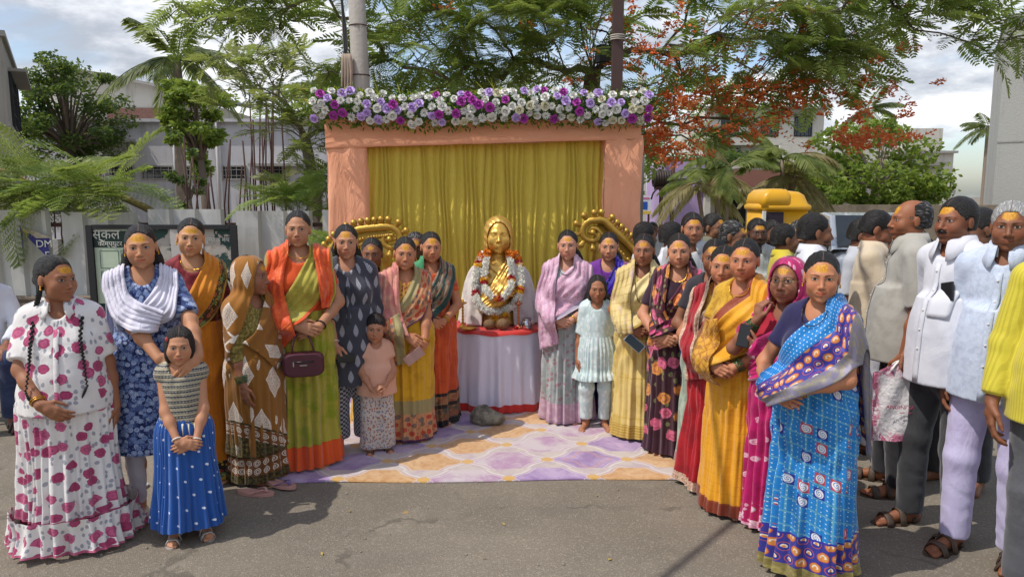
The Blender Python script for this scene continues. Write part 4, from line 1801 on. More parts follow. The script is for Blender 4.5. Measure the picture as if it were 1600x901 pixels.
# unfinished columns with upright reinforcement bars behind the fence
def bars(x, y, n, w, h0, h1, label, seed, zb=0.):
    rr = random.Random(seed)
    q = root('column_stub', label, 'reinforcement bars', (x, y, 0))
    MB().box((0, 0, .5), (w * .55, .3, 1.0)).obj('concrete_base', CONC, q, smooth=False)
    for i in range(n):
        xx = (i / (n - 1) - .5) * w + rr.uniform(-.03, .03)
        yy = rr.uniform(-.12, .12)
        h = rr.uniform(h0, h1)
        MB().tube([(xx, yy, .9), (xx + rr.uniform(-.03, .03), yy, h * .6), (xx + rr.uniform(-.12, .12), yy + rr.uniform(-.05, .05), h)], .014, 6).obj('rebar', RUST, q)


bars(-5.3, 13, 11, 1.1, 2.0, 3.1, 'dense rusty reinforcement bars rising behind the sheet fence', 1)
bars(-5.05, 14.5, 5, .5, 3.0, 4.4, 'tallest rusty reinforcement bars beside the small shrub', 2)
bars(-4.2, 12.5, 6, .45, 2.6, 3.9, 'slender rusty bars left of the feathery tree', 3)
bars(-8.9, 13.5, 10, 1.6, 1.7, 2.5, 'short rusty bars under the near fronds by the left house', 4)

# right: bare concrete building
r_ = root('concrete_building', 'bare grey concrete building wall filling the right edge of the photo', 'building', (14.1, 21.2, 0), R(-31))
MB().box((4, 3, 3.4), (8.0, 6, 6.8)).obj('wall', RIGHT_M, r_, smooth=False)
MB().box((4, 3, 6.84), (8.08, 6.1, .10)).obj('parapet', CONC, r_, smooth=False)
for z in (3.35,):
    MB().box((4, 0, z), (8.03, .03, .05)).obj('cold_joint', CONC, r_, smooth=False)
for i in range(5):
    MB().tube([(1.5 + .16 * i, .4, 6.8), (1.5 + .17 * i, .4, 8.8 - .1 * (i % 2))], .02, 6).obj('rebar', RUST, r_)
for z in (5.15, 3.6):
    MB().box((1.45, -.12, z), (.5, .3, .10)).obj('bracket', RUST, r_, smooth=False)
q = root('security_camera', 'small white security camera fixed to the bare concrete wall', 'security camera', (15.0, 20.4, 2.62))
MB().box((0, -.12, 0), (.14, .34, .12)).obj('camera_body', WHITEP, q, bevel=.02)
MB().box((.05, .04, -.10), (.05, .1, .16)).obj('bracket', WHITEP, q, smooth=False)
q = MB().tube([(13.35, 18.4, 0), (13.75, 18.6, 4.0)], [.045, .035], 8).obj('bamboo_pole', plain('bamboo', 0xB89A5E, .6, 0, .3, 8))
tag(q, 'leaning bamboo pole in front of the bare concrete wall', 'pole')
# compound wall
WALLR = wallmat('rough_plaster', 0x8F8270, 0x6A5F50, 1.2, .8, .02)
q = MB().box((12.2, 19.6, .78), (9.6, .3, 1.56)).obj('compound_wall', WALLR, smooth=False)
tag(q, 'rough brown compound wall running behind the men on the right', 'wall')
q.data.materials[0] = WALLR

# mid houses on the right
r_ = root('apartment_house', 'grey apartment house with balcony windows behind the orange blossoms', 'house', (15.9, 50, 0))
MB().box((0, 0, 3.6), (7.4, 8, 7.2)).obj('wall', CREAM_M, r_, smooth=False)
MB().box((0, -4.2, 5.0), (7.6, .9, .14)).obj('balcony_slab', CREAM_M, r_, smooth=False)
MB().box((0, -4.1, 7.25), (7.8, .8, .16)).obj('roof_slab', CONC, r_, smooth=False)
for x in (-2.2, .3, 2.4):
    window(r_, (x, -4.0, 6.1), 1.0, 1.1, (0, -1, 0), GRILL, PANE, 4, CONC)
    window(r_, (x, -4.0, 3.4), 1.0, 1.1, (0, -1, 0), GRILL, PANE, 4, CONC)
r_ = root('bungalow', 'low white flat roofed bungalow with a curved terrace behind the palms', 'house', (15.9, 37, 0))
MB().box((0, 0, 1.6), (8.4, 6, 3.2)).obj('wall', CREAM_M, r_, smooth=False)
MB().box((0, -3.2, 2.0), (8.8, 1.4, .16)).obj('terrace_slab', CONC, r_, smooth=False)
MB().box((0, -.2, 3.28), (8.7, 6.4, .16)).obj('roof_slab', CONC, r_, smooth=False)
MB().box((-.6, -2.8, 3.75), (5.5, .2, .8)).obj('parapet', CREAM_M, r_, smooth=False)
MB().box((1.2, -1.8, 4.1), (1.6, 1.4, 1.5)).obj('stair_tower', CREAM_M, r_, smooth=False)
window(r_, (1.6, -3.0, 1.3), 1.5, .9, (0, -1, 0), GRILL, PANE, 4)
window(r_, (-2.2, -3.0, 2.7), 1.2, .6, (0, -1, 0), GRILL, PANE, 4)
r_ = root('house', 'white far house with a water tank on its roof behind the bushy green tree', 'house', (31, 62, 0))
MB().box((0, 0, 2.6), (9, 7, 5.2)).obj('wall', CREAM_M, r_, smooth=False)
MB().box((0, -.2, 5.28), (9.3, 7.3, .18)).obj('roof_slab', CONC, r_, smooth=False)
MB().box((2.5, -2, 6.3), (2.6, 2, 1.8)).obj('stair_tower', CREAM_M, r_, smooth=False)
for x in (-3, -.5, 2):
    window(r_, (x, -3.5, 3.6), 1.2, 1.2, (0, -1, 0), GRILL, PANE, 3)
r_ = root('purple_house', 'purple painted house with a white porch beside the street poles', 'house', (7.3, 30, 0))
MB().box((-.6, 0, 1.55), (1.5, 4, 3.1)).obj('wall', PURPLE_M, r_, smooth=False)
MB().box((2.2, .4, 1.35), (4.1, 4, 2.7)).obj('porch_wall', CREAM_M, r_, smooth=False)
MB().box((2.1, -2.0, 2.05), (4.4, 1.2, .14)).obj('porch_slab', CREAM_M, r_, smooth=False)
MB().box((2.1, -2.55, 2.45), (4.4, .12, .66)).obj('railing_panel', plain('terracotta', 0x8A5E50, .8), r_, smooth=False)
for x in (.15, 1.9, 4.0):
    MB().box((x, -2.4, .99), (.22, .22, 1.98)).obj('pillar', CREAM_M, r_, smooth=False)
MB().box((1.3, -1.62, 1.0), (1.2, .04, 1.7)).obj('door', DARKIN, r_, smooth=False)
MB().box((3.2, -1.62, .9), (1.3, .04, 1.2)).obj('shutter', plain('red_paint', 0x6A2A24, .6), r_, smooth=False)
r_ = root('shop_block', 'far white shop block with dark windows beyond the peach pillar', 'building', (6.2, 44, 0))
MB().box((0, 0, 2.6), (3.0, 5, 5.2)).obj('wall', CREAM_M, r_, smooth=False)
for z in (3.9, 2.3):
    for x in (-.8, .3):
        window(r_, (x, -2.5, z), .7, 1.0, (0, -1, 0), CONC, PANE, 0)
q = root('sign_board', 'small blue and white sign board low on the far street', 'sign', (4.25, 24, 1.5))
MB().box((0, 0, 0), (.75, .06, .62)).obj('panel', plain('sign_white', 0xD8D8E0, .5), q, smooth=False)
MB().box((0, -.034, -.02), (.5, .008, .26)).obj('blue_plate', plain('sign_blue', 0x2450A8, .5), q, smooth=False)
MB().box((0, -.034, -.25), (.75, .008, .10)).obj('yellow_strip', plain('sign_yellow', 0xD8B848, .5), q, smooth=False)
MB().box((0, -.034, .22), (.62, .008, .06)).obj('pink_line', plain('sign_pink', 0xC86A90, .5), q, smooth=False)
MB().box((-.3, 0, -.9), (.06, .06, 1.2)).obj('post', RUST, q, smooth=False)
MB().box((.3, 0, -.9), (.06, .06, 1.2)).obj('post', RUST, q, smooth=False)

# street pole with transformer drum
q = root('transformer_pole', 'dark ribbed transformer drum carried on two thin street poles', 'utility pole', (4.35, 20.5, 0))
MB().tube([(-.12, 0, 0), (-.12, 0, 2.15)], .06, 8).obj('pole', RUST, q)
MB().tube([(.22, .1, 0), (.22, .1, 2.8)], .06, 8).obj('pole', RUST, q)
mb = MB()
for i in range(7):
    mb.torus((-.32 + .07 * i, 0, 2.28), .20, .045, 16, 6, (1, 0, 0))
mb.obj('drum', plain('dark_iron', 0x3A302A, .6, .3), q)
MB().box((.05, 0, 2.02), (.7, .3, .10)).obj('bracket', RUST, q, smooth=False)
MB().tube(bezier([(-.15, -.1, 2.1), (-.35, -.1, 1.9), (-.42, -.1, 1.7)], 8), .025, 6).obj('cable', BLACK, q)
q = MB().tube([(3.55, 20.5, 0), (3.62, 20.5, 5.2)], [.17, .12], 10).obj('street_pole', CONC)
tag(q, 'plain concrete street pole left of the transformer drum', 'utility pole')

# yellow moulded cabin
q = root('yellow_cabin', 'yellow moulded plastic cabin with a domed roof and ribbed side', 'cabin', (5.25, 14.3, 0))
q.scale = (.88, .88, .88)
YEL = plain('yellow_plastic', 0xD8A018, .38, 0, .12, 3)
_v, _f = [], []
mb = MB()


def rrect(w, d, r, n=5):
    out = []
    for cx_, cy_, a0 in ((w / 2 - r, d / 2 - r, 0), (-w / 2 + r, d / 2 - r, 90), (-w / 2 + r, -d / 2 + r, 180), (w / 2 - r, -d / 2 + r, 270)):
        for i in range(n):
            a = R(a0 + 90 * i / (n - 1))
            out.append((cx_ + r * math.cos(a), cy_ + r * math.sin(a)))
    return out


def loft(mb, secs, n=5):
    base = len(mb.v)
    k = 4 * n
    for w, d, r, z, *o in secs:
        ox = o[0] if o else 0
        mb.v += [(x + ox, y, z) for x, y in rrect(w, d, r, n)]
    for i in range(len(secs) - 1):
        for j in range(k):
            mb.f.append((base + i * k + j, base + i * k + (j + 1) % k, base + (i + 1) * k + (j + 1) % k, base + (i + 1) * k + j))
    mb.f.append(tuple(range(base, base + k))[::-1])
    mb.f.append(tuple(range(base + (len(secs) - 1) * k, base + len(secs) * k)))
    return mb


z = [(1.06, 1.1, .15, 0)]
for i in range(4):
    z0 = .72 + .15 * i
    z += [(1.06, 1.1, .15, z0), (1.10, 1.14, .16, z0 + .02), (1.10, 1.14, .16, z0 + .08), (1.06, 1.1, .15, z0 + .10)]
loft(mb, z + [(1.06, 1.1, .15, 1.74)]).obj('cabin_shell', YEL, q)
loft(MB(), [(1.14, 1.2, .18, 1.74), (1.18, 1.24, .2, 1.77), (1.18, 1.24, .2, 1.83), (1.06, 1.14, .22, 1.88), (.94, 1.06, .25, 2.06), (.78, .9, .28, 2.13), (.4, .5, .19, 2.16)]).obj('dome_roof', YEL, q)
loft(MB(), [(.66, 1.24, .1, 1.80, -.22), (.6, 1.16, .1, 2.07, -.2), (.46, 1.0, .12, 2.18, -.18), (.3, .7, .12, 2.20, -.18)]).obj('roof_scoop', YEL, q)
MB().box((-.26, -.56, .95), (.40, .06, 1.50)).obj('doorway', plain('purple_dark', 0x2E2030, .8), q, smooth=False)
MB().box((-.49, -.60, .95), (.06, .08, 1.54)).obj('door_edge', WHITEP, q, smooth=False)

# ------------------------------------------------------------------ sheet fence, low wall, planks, poster board
SHEET = begin('galvanised_sheet')
p = worldco()
_n = noise(scl(p, (3, 3, .35)), 1.2, 5, .65)
c = mix(ss(.3, .75, _n), 0xB4B2AC, 0xCCCAC4)
c = mix(ss(.55, .8, noise(scl(p, (6, 6, .5)), 1.4, 4)) * .35, c, 0x7A746A)
SHEET = finish(SHEET, c, .6, .05, bump=noise(p, 3, 3), bd=.012)
q = root('sheet_fence', 'grey corrugated metal sheet fence behind the women on the left', 'fence', (0, 8.75, 0), 0)
prof = [(0, 0), (.10, .004), (.225, 0), (.240, .055), (.285, .055), (.31, 0)]
sheets = []
for k in range(6):
    xs, base = [], -7.6 + k * 1.06
    for r3 in range(4):
        for a, d in prof:
            X_ = a + r3 * .31 if r3 < 3 or a == 0 else None
            if X_ is not None and X_ <= 1.10:
                xs.append((X_, d))
    v, f = [], []
    tilt = [.012, -.006, .008, .0, .01, -.004][k]
    for zz in np.linspace(.46, 1.62 + [.0, .01, -.015, .02, .0, .012][k], 7):
        for X_, d in xs:
            v.append((base + X_ + tilt * (zz - 1), -d * 1. - .004 * (k % 2) + .006 * math.sin(zz * 5 + k), zz))
    n = len(xs)
    for i in range(6):
        for j in range(n - 1):
            f.append((i * n + j, i * n + j + 1, (i + 1) * n + j + 1, (i + 1) * n + j))
    o = ob('sheet', mesh('sheet', v, f, smooth=False), SHEET, q)
    o.modifiers.new('t', 'SOLIDIFY').thickness = .003
for z_ in (.75, 1.45):
    MB().box((-4.4, .045, z_), (6.4, .05, .05)).obj('rail', RUST, q, smooth=False)
for x in (-7.4, -5.2, -3.2, -1.4):
    MB().box((x, .1, .8), (.06, .06, 1.6)).obj('post', RUST, q, smooth=False)
q = MB().box((-5.2, 8.4, .23), (4.6, .34, .46)).obj('low_wall', wallmat('whitewash', 0xC6C4BE, 0x8A8882, .8), bevel=.015)
tag(q, 'low whitewashed wall in front of the sheet fence', 'wall')
WOOD = plain('old_timber', 0x77695A, .85, 0, .3, 7, .004, 50)
for i, (z_, y_, L, ln) in enumerate(((.477, 8.30, 2.4, 'bottom'), (.512, 8.33, 2.3, 'second lowest'), (.547, 8.29, 2.5, 'middle'), (.582, 8.34, 2.2, 'second highest'), (.615, 8.31, 2.35, 'topmost'))):
    q = MB().box((0, 0, 0), (L, .16, .030)).obj('plank', WOOD, bevel=.004, loc=(-5.7 + .06 * (i % 3), y_, z_ + .004), rot=(0, 0, R((-1) ** i * .6)))
    tag(q, f'{ln} weathered plank in the stack on the low white wall', 'plank', 'weathered planks stacked on the low wall')

m = begin('poster_board')
p = uvco()
u_, v_, _ = sep(p)
pn = noise(p, 2.6, 5, .65, .4)
pn2 = noise(VM('ADD', p, (4., 2., 0.)), 5, 4, .6, .3)
c = mix(ss(.47, .50, pn), 0x24413A, 0xA8A298)
c = mix(ss(.55, .57, pn2) * ss(.35, .5, u_), c, 0xB4A79A)
c = mix(ss(.63, .64, pn2), c, 0x1D332E)
c = mix(ss(.55, .62, noise(p, 18, 4)) * ss(.5, .56, pn) * .5, c, 0x8A7A6C)
PB = finish(m, c, .8, bump=pn2, bd=.01)
q = root('poster_board', 'black framed notice board with torn green and grey posters against the fence', 'notice board', (-3.99, 8.2, .98))
BW, BH = 1.70, .98
o = ob('board_panel', mesh('panel', [(-BW / 2, 0, -BH / 2), (BW / 2, 0, -BH / 2), (BW / 2, 0, BH / 2), (-BW / 2, 0, BH / 2)], np.array([[0, 1, 2, 3]]), uv=[(0, 0), (1.7, 0), (1.7, 1), (0, 1)]), PB, q)
fb = plain('black_frame', 0x1A1A1C, .5)
for s_ in (-1, 1):
    MB().box((s_ * (BW / 2 - .03), -.02, 0), (.07, .05, BH)).obj('frame_side', fb, q, smooth=False)
    MB().box((0, -.018, s_ * (BH / 2 - .02)), (BW - .14, .05, .05)).obj('frame_rail', fb, q, smooth=False)
    MB().box((s_ * .7, .04, -BH / 2 - .1), (.06, .05, 1.1)).obj('post', fb, q, smooth=False)
po = MB().box((-.50, -.008, .02), (.62, .006, .86)).obj('poster', plain('pale_green_paper', 0xB7C4AC, .8, var=.15), q, smooth=False)
MB().box((-.50, -.013, .33), (.60, .003, .19)).obj('title_band', plain('dark_green_ink', 0x1E342C, .7), po, smooth=False)
for bx_ in ((-.62, .10), (-.38, .10), (-.62, -.14), (-.38, -.14)):
    w_ = MB()
    for s_ in (-1, 1):
        w_.box((bx_[0] + s_ * .105, -.0125, bx_[1]), (.006, .003, .20)).box((bx_[0], -.0125, bx_[1] + s_ * .10), (.206, .0028, .006))
    w_.obj('print_box', plain('green_ink', 0x4A6A58, .8), po, smooth=False)
pp = MB()
pp.add([(.10 + .36 * a, -.02 - .02 * math.sin(a * 3 + b * 2), .12 + .34 * b - .03 * a) for b in (0, .33, .66, 1) for a in (0, .33, .66, 1)], [(i * 4 + j, i * 4 + j + 1, i * 4 + j + 5, i * 4 + j + 4) for i in range(3) for j in range(3)]).obj('torn_paper', plain('white_paper', 0xB9B4AE, .8), q)


def text(body, size, mat, loc, rot, parent, name='lettering', ext=.001, align='CENTER', sx=1.):
    c = bpy.data.curves.new(name, 'FONT')
    c.body, c.size, c.extrude, c.align_x = body, size, ext, align
    t = bpy.data.objects.new(name, c)
    me = bpy.data.meshes.new_from_object(t)
    bpy.data.objects.remove(t)
    o = ob(name, me, mat, parent, loc, rot)
    o.scale = (sx, 1, 1)
    return o


LETW = plain('white_ink', 0xD8D8CC, .7)
text('िस्कल', .15, LETW, (-.66, -.0165, .335), (R(90), 0, 0), po)
text('कॉम्प्युटर', .075, LETW, (-.60, -.0165, .255), (R(90), 0, 0), po)
text('पुस्तक मंच', .07, LETW, (.62, -.006, .30), (R(90), 0, 0), q)
# torn purple banner on the fence
bn = MB()
bn.add([(0, 0, 0), (.04, -.004, -.10), (.36, -.01, -.14), (.33, 0, -.26), (.36, -.012, -.45), (.05, -.01, -.70), (.02, 0, -.40)], [(0, 1, 6), (1, 2, 3), (1, 3, 4), ])
q = bn.obj('torn_banner', plain('banner_purple', 0x35307A, .6, var=.2), smooth=False, loc=(-5.92, 8.64, 1.46))
tag(q, 'torn purple banner scrap with white letters on the metal fence', 'banner')
MB().add([(.03, -.012, -.03), (.10, -.014, -.10), (.09, -.014, -.16)], [(0, 1, 2)]).obj('yellow_patch', plain('banner_yellow', 0xC8B040, .6), q, smooth=False)
MB().add([(.02, -.005, -.02), (.40, -.016, -.16), (.20, -.018, -.165)], [(0, 1, 2)]).obj('beige_patch', plain('banner_beige', 0xA89A88, .6), q, smooth=False)
text('DM', .12, LETW, (.29, -.020, -.27), (R(90), 0, 0), q, sx=1.1)
text('F', .14, LETW, (.32, -.022, -.42), (R(90), 0, 0), q)

# ------------------------------------------------------------------ vegetation
def leafmat(name, c1, c2, sc=3., rough=.5, tr=.48):
    m = begin(name)
    p = worldco()
    n = noise(p, sc, 4, .6)
    c = mix(ss(.3, .7, n), c1, c2)
    b = nd('ShaderNodeBsdfPrincipled')
    put(b.inputs['Base Color'], c)
    b.inputs['Roughness'].default_value = rough
    b.inputs['Specular IOR Level'].default_value = .35
    t = nd('ShaderNodeBsdfTranslucent')
    put(t.inputs[0], mix(.45, c, 0xA8B848 if 'blossom' not in name else 0xE06020))
    s = nd('ShaderNodeMixShader')
    s.inputs[0].default_value = tr
    o = nd('ShaderNodeOutputMaterial')
    T.links.new(b.outputs[0], s.inputs[1])
    T.links.new(t.outputs[0], s.inputs[2])
    T.links.new(s.outputs[0], o.inputs[0])
    return m


BARK = plain('bark', 0x6B5C50, .9, 0, .3, 6, .01, 40)
BARK2 = plain('pale_bark', 0x8A7B6C, .9, 0, .3, 6, .01, 40)
GUL = leafmat('gulmohar_leaf', 0x66783E, 0x98A262)
GUL2 = leafmat('gulmohar_leaf_bright', 0x6C8840, 0xA0B260)
GUL3 = leafmat('gulmohar_leaf_olive', 0x74784C, 0xA0A06C)
BLOOM = leafmat('gulmohar_blossom', 0xD85A24, 0xF0A060, 9, .6, .25)
BROAD = leafmat('broad_leaf', 0x4E6A22, 0x93A548)
DARKL = leafmat('dark_leaf', 0x2C4420, 0x4F6A38)
PALM = leafmat('palm_leaf', 0x4A5C26, 0x8A9250)
PALMD = leafmat('dry_palm_leaf', 0x7A6C48, 0xA89A70)
COCO = leafmat('coconut_leaf', 0x3E4E2C, 0x77804C)


def frond(npin=13, nleaf=9, fine=True, seed=0):
    """gulmohar leaf of length 1 along +x, drooping a little"""
    rr = random.Random(seed)
    v, f = [], []

    def q(a, b, c, d):
        n = len(v)
        v.extend([a, b, c, d])
        f.append((n, n + 1, n + 2, n + 3))

    def rach(t): return Vector((t, .03 * math.sin(t * 3 + seed), .16 * t - .36 * t * t))
    for i in range(6):
        a, b = rach(i / 6), rach((i + 1) / 6)
        q(a + Vector((0, .006, 0)), a - Vector((0, .006, 0)), b - Vector((0, .005, 0)), b + Vector((0, .005, 0)))
    for i in range(npin):
        t = .16 + .84 * (i + .5) / npin
        L = .30 * math.sin(PI * (.18 + .78 * t)) ** .8 * rr.uniform(.85, 1.1)
        for s_ in (1, -1):
            b = rach(t)
            d = Vector((.42 + .5 * t, s_, rr.uniform(-.22, .12))).normalized()
            w = Vector((d.y * s_, -d.x * s_, 0)).normalized()
            if fine:
                for k in range(nleaf):
                    u = (k + .8) / nleaf
                    c0 = b + d * L * u + Vector((0, 0, -.10 * L * u * u))
                    lw = .062 * math.sin(PI * (.12 + .8 * u)) + .008
                    for e in (1, -1):
                        o1 = w * lw * e + d * .018
                        q(c0 - d * .010, c0 + o1 * .55 - d * .008 + Vector((0, 0, -.004)), c0 + o1 + Vector((0, 0, -.010)), c0 + o1 * .45 + d * .012)
            else:
                wd = .038
                c1, c2 = b + d * L * .45 + Vector((0, 0, -.02 * L)), b + d * L + Vector((0, 0, -.1 * L))
                q(b, b + d * L * .4 + w * wd, c2, b + d * L * .4 - w * wd)
    return np.array([tuple(p) for p in v]), np.array(f)


FRONDS = [mesh('frond', *frond(13, 8, True, k), smooth=False) for k in range(3)]
FLO = [frond(11, 0, False, k + 5) for k in range(3)]


def rot_to(d, roll, tilt=0.):
    d = Vector(d).normalized()
    q = d.to_track_quat('X', 'Z')
    return (q.to_matrix() @ Euler((roll, tilt, 0)).to_matrix())


def branch_tree(name, label, base, trunk, targets, mat_bark, seed, r0=.13, twig=.006, nfrond=(4, 7), fl=(.42, .62), leaf=GUL, share=None, parts=0, blooms=None, group=None, bias=.35, cat='tree', leaf2=None):
    """trunk polyline; every target point gets a limb that springs from the nearest wood; leaves sit at the twig ends"""
    rr = random.Random(seed)
    q = root(name, label, cat, base, group=group)
    nodes = [Vector(p) for p in trunk]
    par = list(range(-1, len(nodes) - 1))
    top = nodes[len(nodes) // 2:]
    start = len(nodes) // 2
    tg = sorted((Vector(t) for t in targets), key=lambda t: min((t - n).length for n in top))
    tips = []
    for t in tg:
        best, bi = 1e9, 0
        for i in range(start, len(nodes)):
            n = nodes[i]
            d = (t - n).length + (bias * (n - nodes[start]).length if i >= len(trunk) else 0) + (1.2 if n.z > t.z + .3 else 0)
            if d < best:
                best, bi = d, i
        n = nodes[bi]
        L = (t - n).length
        k = max(2, int(L / .28))
        prev = bi
        bow = Vector((rr.uniform(-.08, .08), rr.uniform(-.08, .08), .10)) * L
        for j in range(1, k + 1):
            a = j / k
            pnt = n.lerp(t, a) + bow * math.sin(PI * a) + (Vector((rr.uniform(-1, 1), rr.uniform(-1, 1), rr.uniform(-1, 1))) * .03 if j < k else Vector())
            nodes.append(pnt)
            par.append(prev)
            prev = len(nodes) - 1
        tips.append((prev, (nodes[prev] - nodes[par[prev]]).normalized()))
    cnt = [0] * len(nodes)
    for i, _ in tips:
        while i >= 0:
            cnt[i] += 1
            i = par[i]
    kmax = max(cnt)
    rad = [max(twig, r0 * .62 * (c / kmax) ** .52) for c in cnt]
    for i in range(len(trunk)):
        rad[i] = max(rad[i], r0 * (1.25 - .3 * i / len(trunk)))
    kids = {}
    for i, p_ in enumerate(par):
        kids.setdefault(p_, []).append(i)
    mb = MB()
    done = set()
    for i in range(len(nodes)):
        # chains: follow the thickest child
        if i == 0 or (par[i] >= 0 and max(kids[par[i]], key=lambda k_: rad[k_]) != i):
            ch = [i] if i == 0 else [par[i], i]
            c_ = i
            while c_ in kids:
                c_ = max(kids[c_], key=lambda k_: rad[k_])
                ch.append(c_)
            rs = [rad[k_] for k_ in ch]
            if i:
                rs[0] = rs[1]
            mb.tube([nodes[k_] for k_ in ch], rs, 7 if rs[0] > .03 else 5)
    mb.obj('trunk', mat_bark, q)
    allf = []
    for i, d in tips:
        for j in range(rr.randint(*nfrond)):
            s_ = rr.uniform(*fl)
            dd = (d * .6 + Vector((rr.uniform(-1, 1), rr.uniform(-1, 1), rr.uniform(-.35, .45)))).normalized()
            b_ = nodes[i] - d * rr.uniform(0, .25)
            allf.append((b_, dd, rr.uniform(-.5, .5), s_, rr.random()))
    # nearest to the camera first: these become single leaves
    off = Vector(base)
    allf.sort(key=lambda a: (a[0] + off).length - a[3] * 2)
    for k, (b_, dd, roll, s_, rn) in enumerate(allf[:parts]):
        o = ob('frond', FRONDS[k % 3], None, q)
        if not FRONDS[k % 3].materials:
            FRONDS[k % 3].materials.append(leaf)
        o.matrix_local = Matrix.Translation(b_) @ (rot_to(dd, roll) * s_).to_4x4()
        if leaf2 and rn < .4:
            o.material_slots[0].link = 'OBJECT'
            o.material_slots[0].material = leaf2
        elif leaf is not FRONDS[k % 3].materials[0]:
            o.material_slots[0].link = 'OBJECT'
            o.material_slots[0].material = leaf
    rest = allf[parts:]
    for mt, sel in ((leaf, [a for a in rest if a[4] >= .4 or not leaf2]), (leaf2, [a for a in rest if a[4] < .4 and leaf2])):
        if not sel:
            continue
        vs, fs, n = [], [], 0
        for b_, dd, roll, s_, rn in sel:
            v, f = FLO[int(rn * 997) % 3]
            Rm = np.array(rot_to(dd, roll)) * s_
            vs.append(v @ Rm.T + np.array(b_))
            fs.append(f + n)
            n += len(v)
        o = ob('crown', mesh('crown', np.vstack(vs), np.vstack(fs), smooth=False), mt, q)
        if parts:
            o['kind'] = 'stuff'
    if blooms:
        v, f = [], []
        for (c_, r_s, nb) in blooms:
            for _ in range(nb):
                p_ = Vector(c_) + Vector((rr.gauss(0, r_s[0]), rr.gauss(0, r_s[1]), rr.gauss(0, r_s[2])))
                for _ in range(rr.randint(7, 12)):
                    a = p_ + Vector((rr.gauss(0, .05), rr.gauss(0, .05), rr.gauss(0, .035)))
                    for _ in range(3):
                        d = Vector((rr.uniform(-1, 1), rr.uniform(-1, 1), rr.uniform(-.3, 1))).normalized()
                        e = d.orthogonal().normalized()
                        L, w_ = rr.uniform(.040, .070), rr.uniform(.014, .022)
                        n = len(v)
                        v += [a, a + d * L * .6 + e * w_, a + d * L - Vector((0, 0, .006)), a + d * L * .6 - e * w_]
                        f.append((n, n + 1, n + 2, n + 3))
        o = ob('blossoms', mesh('blossoms', [tuple(a) for a in v], np.array(f), smooth=False), BLOOM, q)
        o['kind'] = 'stuff'
    return q


def cloud(rr, regs):
    out = []
    for (c_, r_, n) in regs:
        for _ in range(n):
            while True:
                d = Vector((rr.uniform(-1, 1), rr.uniform(-1, 1), rr.uniform(-1, 1)))
                if d.length < 1:
                    break
            out.append((c_[0] + d.x * r_[0], c_[1] + d.y * r_[1], c_[2] + d.z * r_[2]))
    return out


rr = random.Random(11)
B0 = Vector((1.0, 9.6, 0))


def rel(regs): return [((c_[0] - B0.x, c_[1] - B0.y, c_[2]), r_, n) for c_, r_, n in regs]


# the big gulmohar behind the backdrop; its crown reaches over the whole frame
REG = [((3.2, 9.2, 4.0), (1.6, 1.3, .75), 46), ((4.9, 9.4, 4.15), (1.2, 1.2, .6), 30), ((3.1, 10.2, 3.1), (1.3, 1.0, .45), 24),
       ((1.9, 10.4, 3.0), (.8, .8, .5), 14), ((1.0, 9.6, 4.3), (1.6, 1.2, .45), 26), ((-.6, 9.4, 4.0), (1.3, 1.1, .6), 28),
       ((-1.7, 9.2, 4.2), (1.0, 1.0, .5), 22), ((-3.0, 9.0, 4.3), (1.0, .9, .35), 18), ((5.2, 9.2, 4.35), (.9, .7, .35), 12),
       ((2.6, 11, 2.75), (.9, .6, .35), 12), ((-.4, 10.6, 3.2), (1.2, .8, .4), 14), ((.8, 9, 5.2), (2.5, 1.5, .5), 26), ((3.6, 9, 5.2), (1.6, 1.2, .4), 18),
       ((5.9, 9.0, 3.75), (.35, .5, .35), 9), ((4.1, 9.6, 3.35), (.7, .6, .3), 14), ((-1.2, 9.0, 3.4), (1.2, .7, .5), 24), ((.4, 9.3, 3.5), (1.3, .7, .4), 24), ((-3.2, 8.8, 3.9), (.9, .7, .25), 18), ((.2, 8.9, 3.9), (1.6, .5, .4), 22), ((3.0, 8.8, 3.6), (1.4, .7, .5), 26)]
tg = cloud(rr, rel(REG))
blo = rel([((2.6, 9.2, 3.35), (.55, .3, .28), 49), ((1.75, 9.0, 2.75), (.35, .3, .35), 42), ((3.5, 9.2, 3.0), (.5, .3, .2), 42), ((4.75, 10.0, 2.55), (.42, .2, .06), 37), ((3.4, 9.0, 3.85), (.9, .4, .3), 32), ((4.2, 9.4, 3.1), (.6, .3, .2), 27), ((.5, 9.2, 3.9), (.8, .4, .25), 9), ((2.0, 9.8, 2.45), (.35, .3, .22), 32), ((1.5, 9.2, 3.5), (.4, .3, .3), 17), ((2.9, 9.4, 2.75), (.5, .3, .15), 22)])
branch_tree('gulmohar_tree', 'large gulmohar tree with orange blossoms spreading above the flower topped backdrop', tuple(B0),
            [(-.1, 0, 0), (-.1, 0, .8), (-.08, .03, 1.6), (-.05, .0, 2.3), (.0, .0, 2.9), (.05, 0, 3.4)], tg, BARK, 21, .115, .006, (4, 6), (.36, .60), GUL, parts=300, blooms=blo, leaf2=GUL2)
# feathery tree left of the backdrop
B0 = Vector((-2.9, 10.8, 0))
tg = cloud(rr, rel([((-3.3, 10.8, 3.2), (1.2, .9, .8), 44), ((-2.4, 10.4, 2.9), (.7, .7, .9), 30), ((-4.0, 10.8, 3.7), (.7, .6, .5), 16), ((-2.2, 10.6, 1.9), (.7, .5, .5), 18), ((-3.2, 10.8, 2.0), (.8, .5, .4), 10)]))
branch_tree('feathery_tree', 'olive green feathery tree between the lilac building and the peach pillar', tuple(B0),
            [(.1, 0, 0), (.08, 0, .7), (.0, .02, 1.4), (-.05, 0, 2.0), (-.15, 0, 2.6)], tg, BARK2, 5, .08, .006, (4, 7), (.30, .5), GUL3, parts=0, leaf2=GUL)
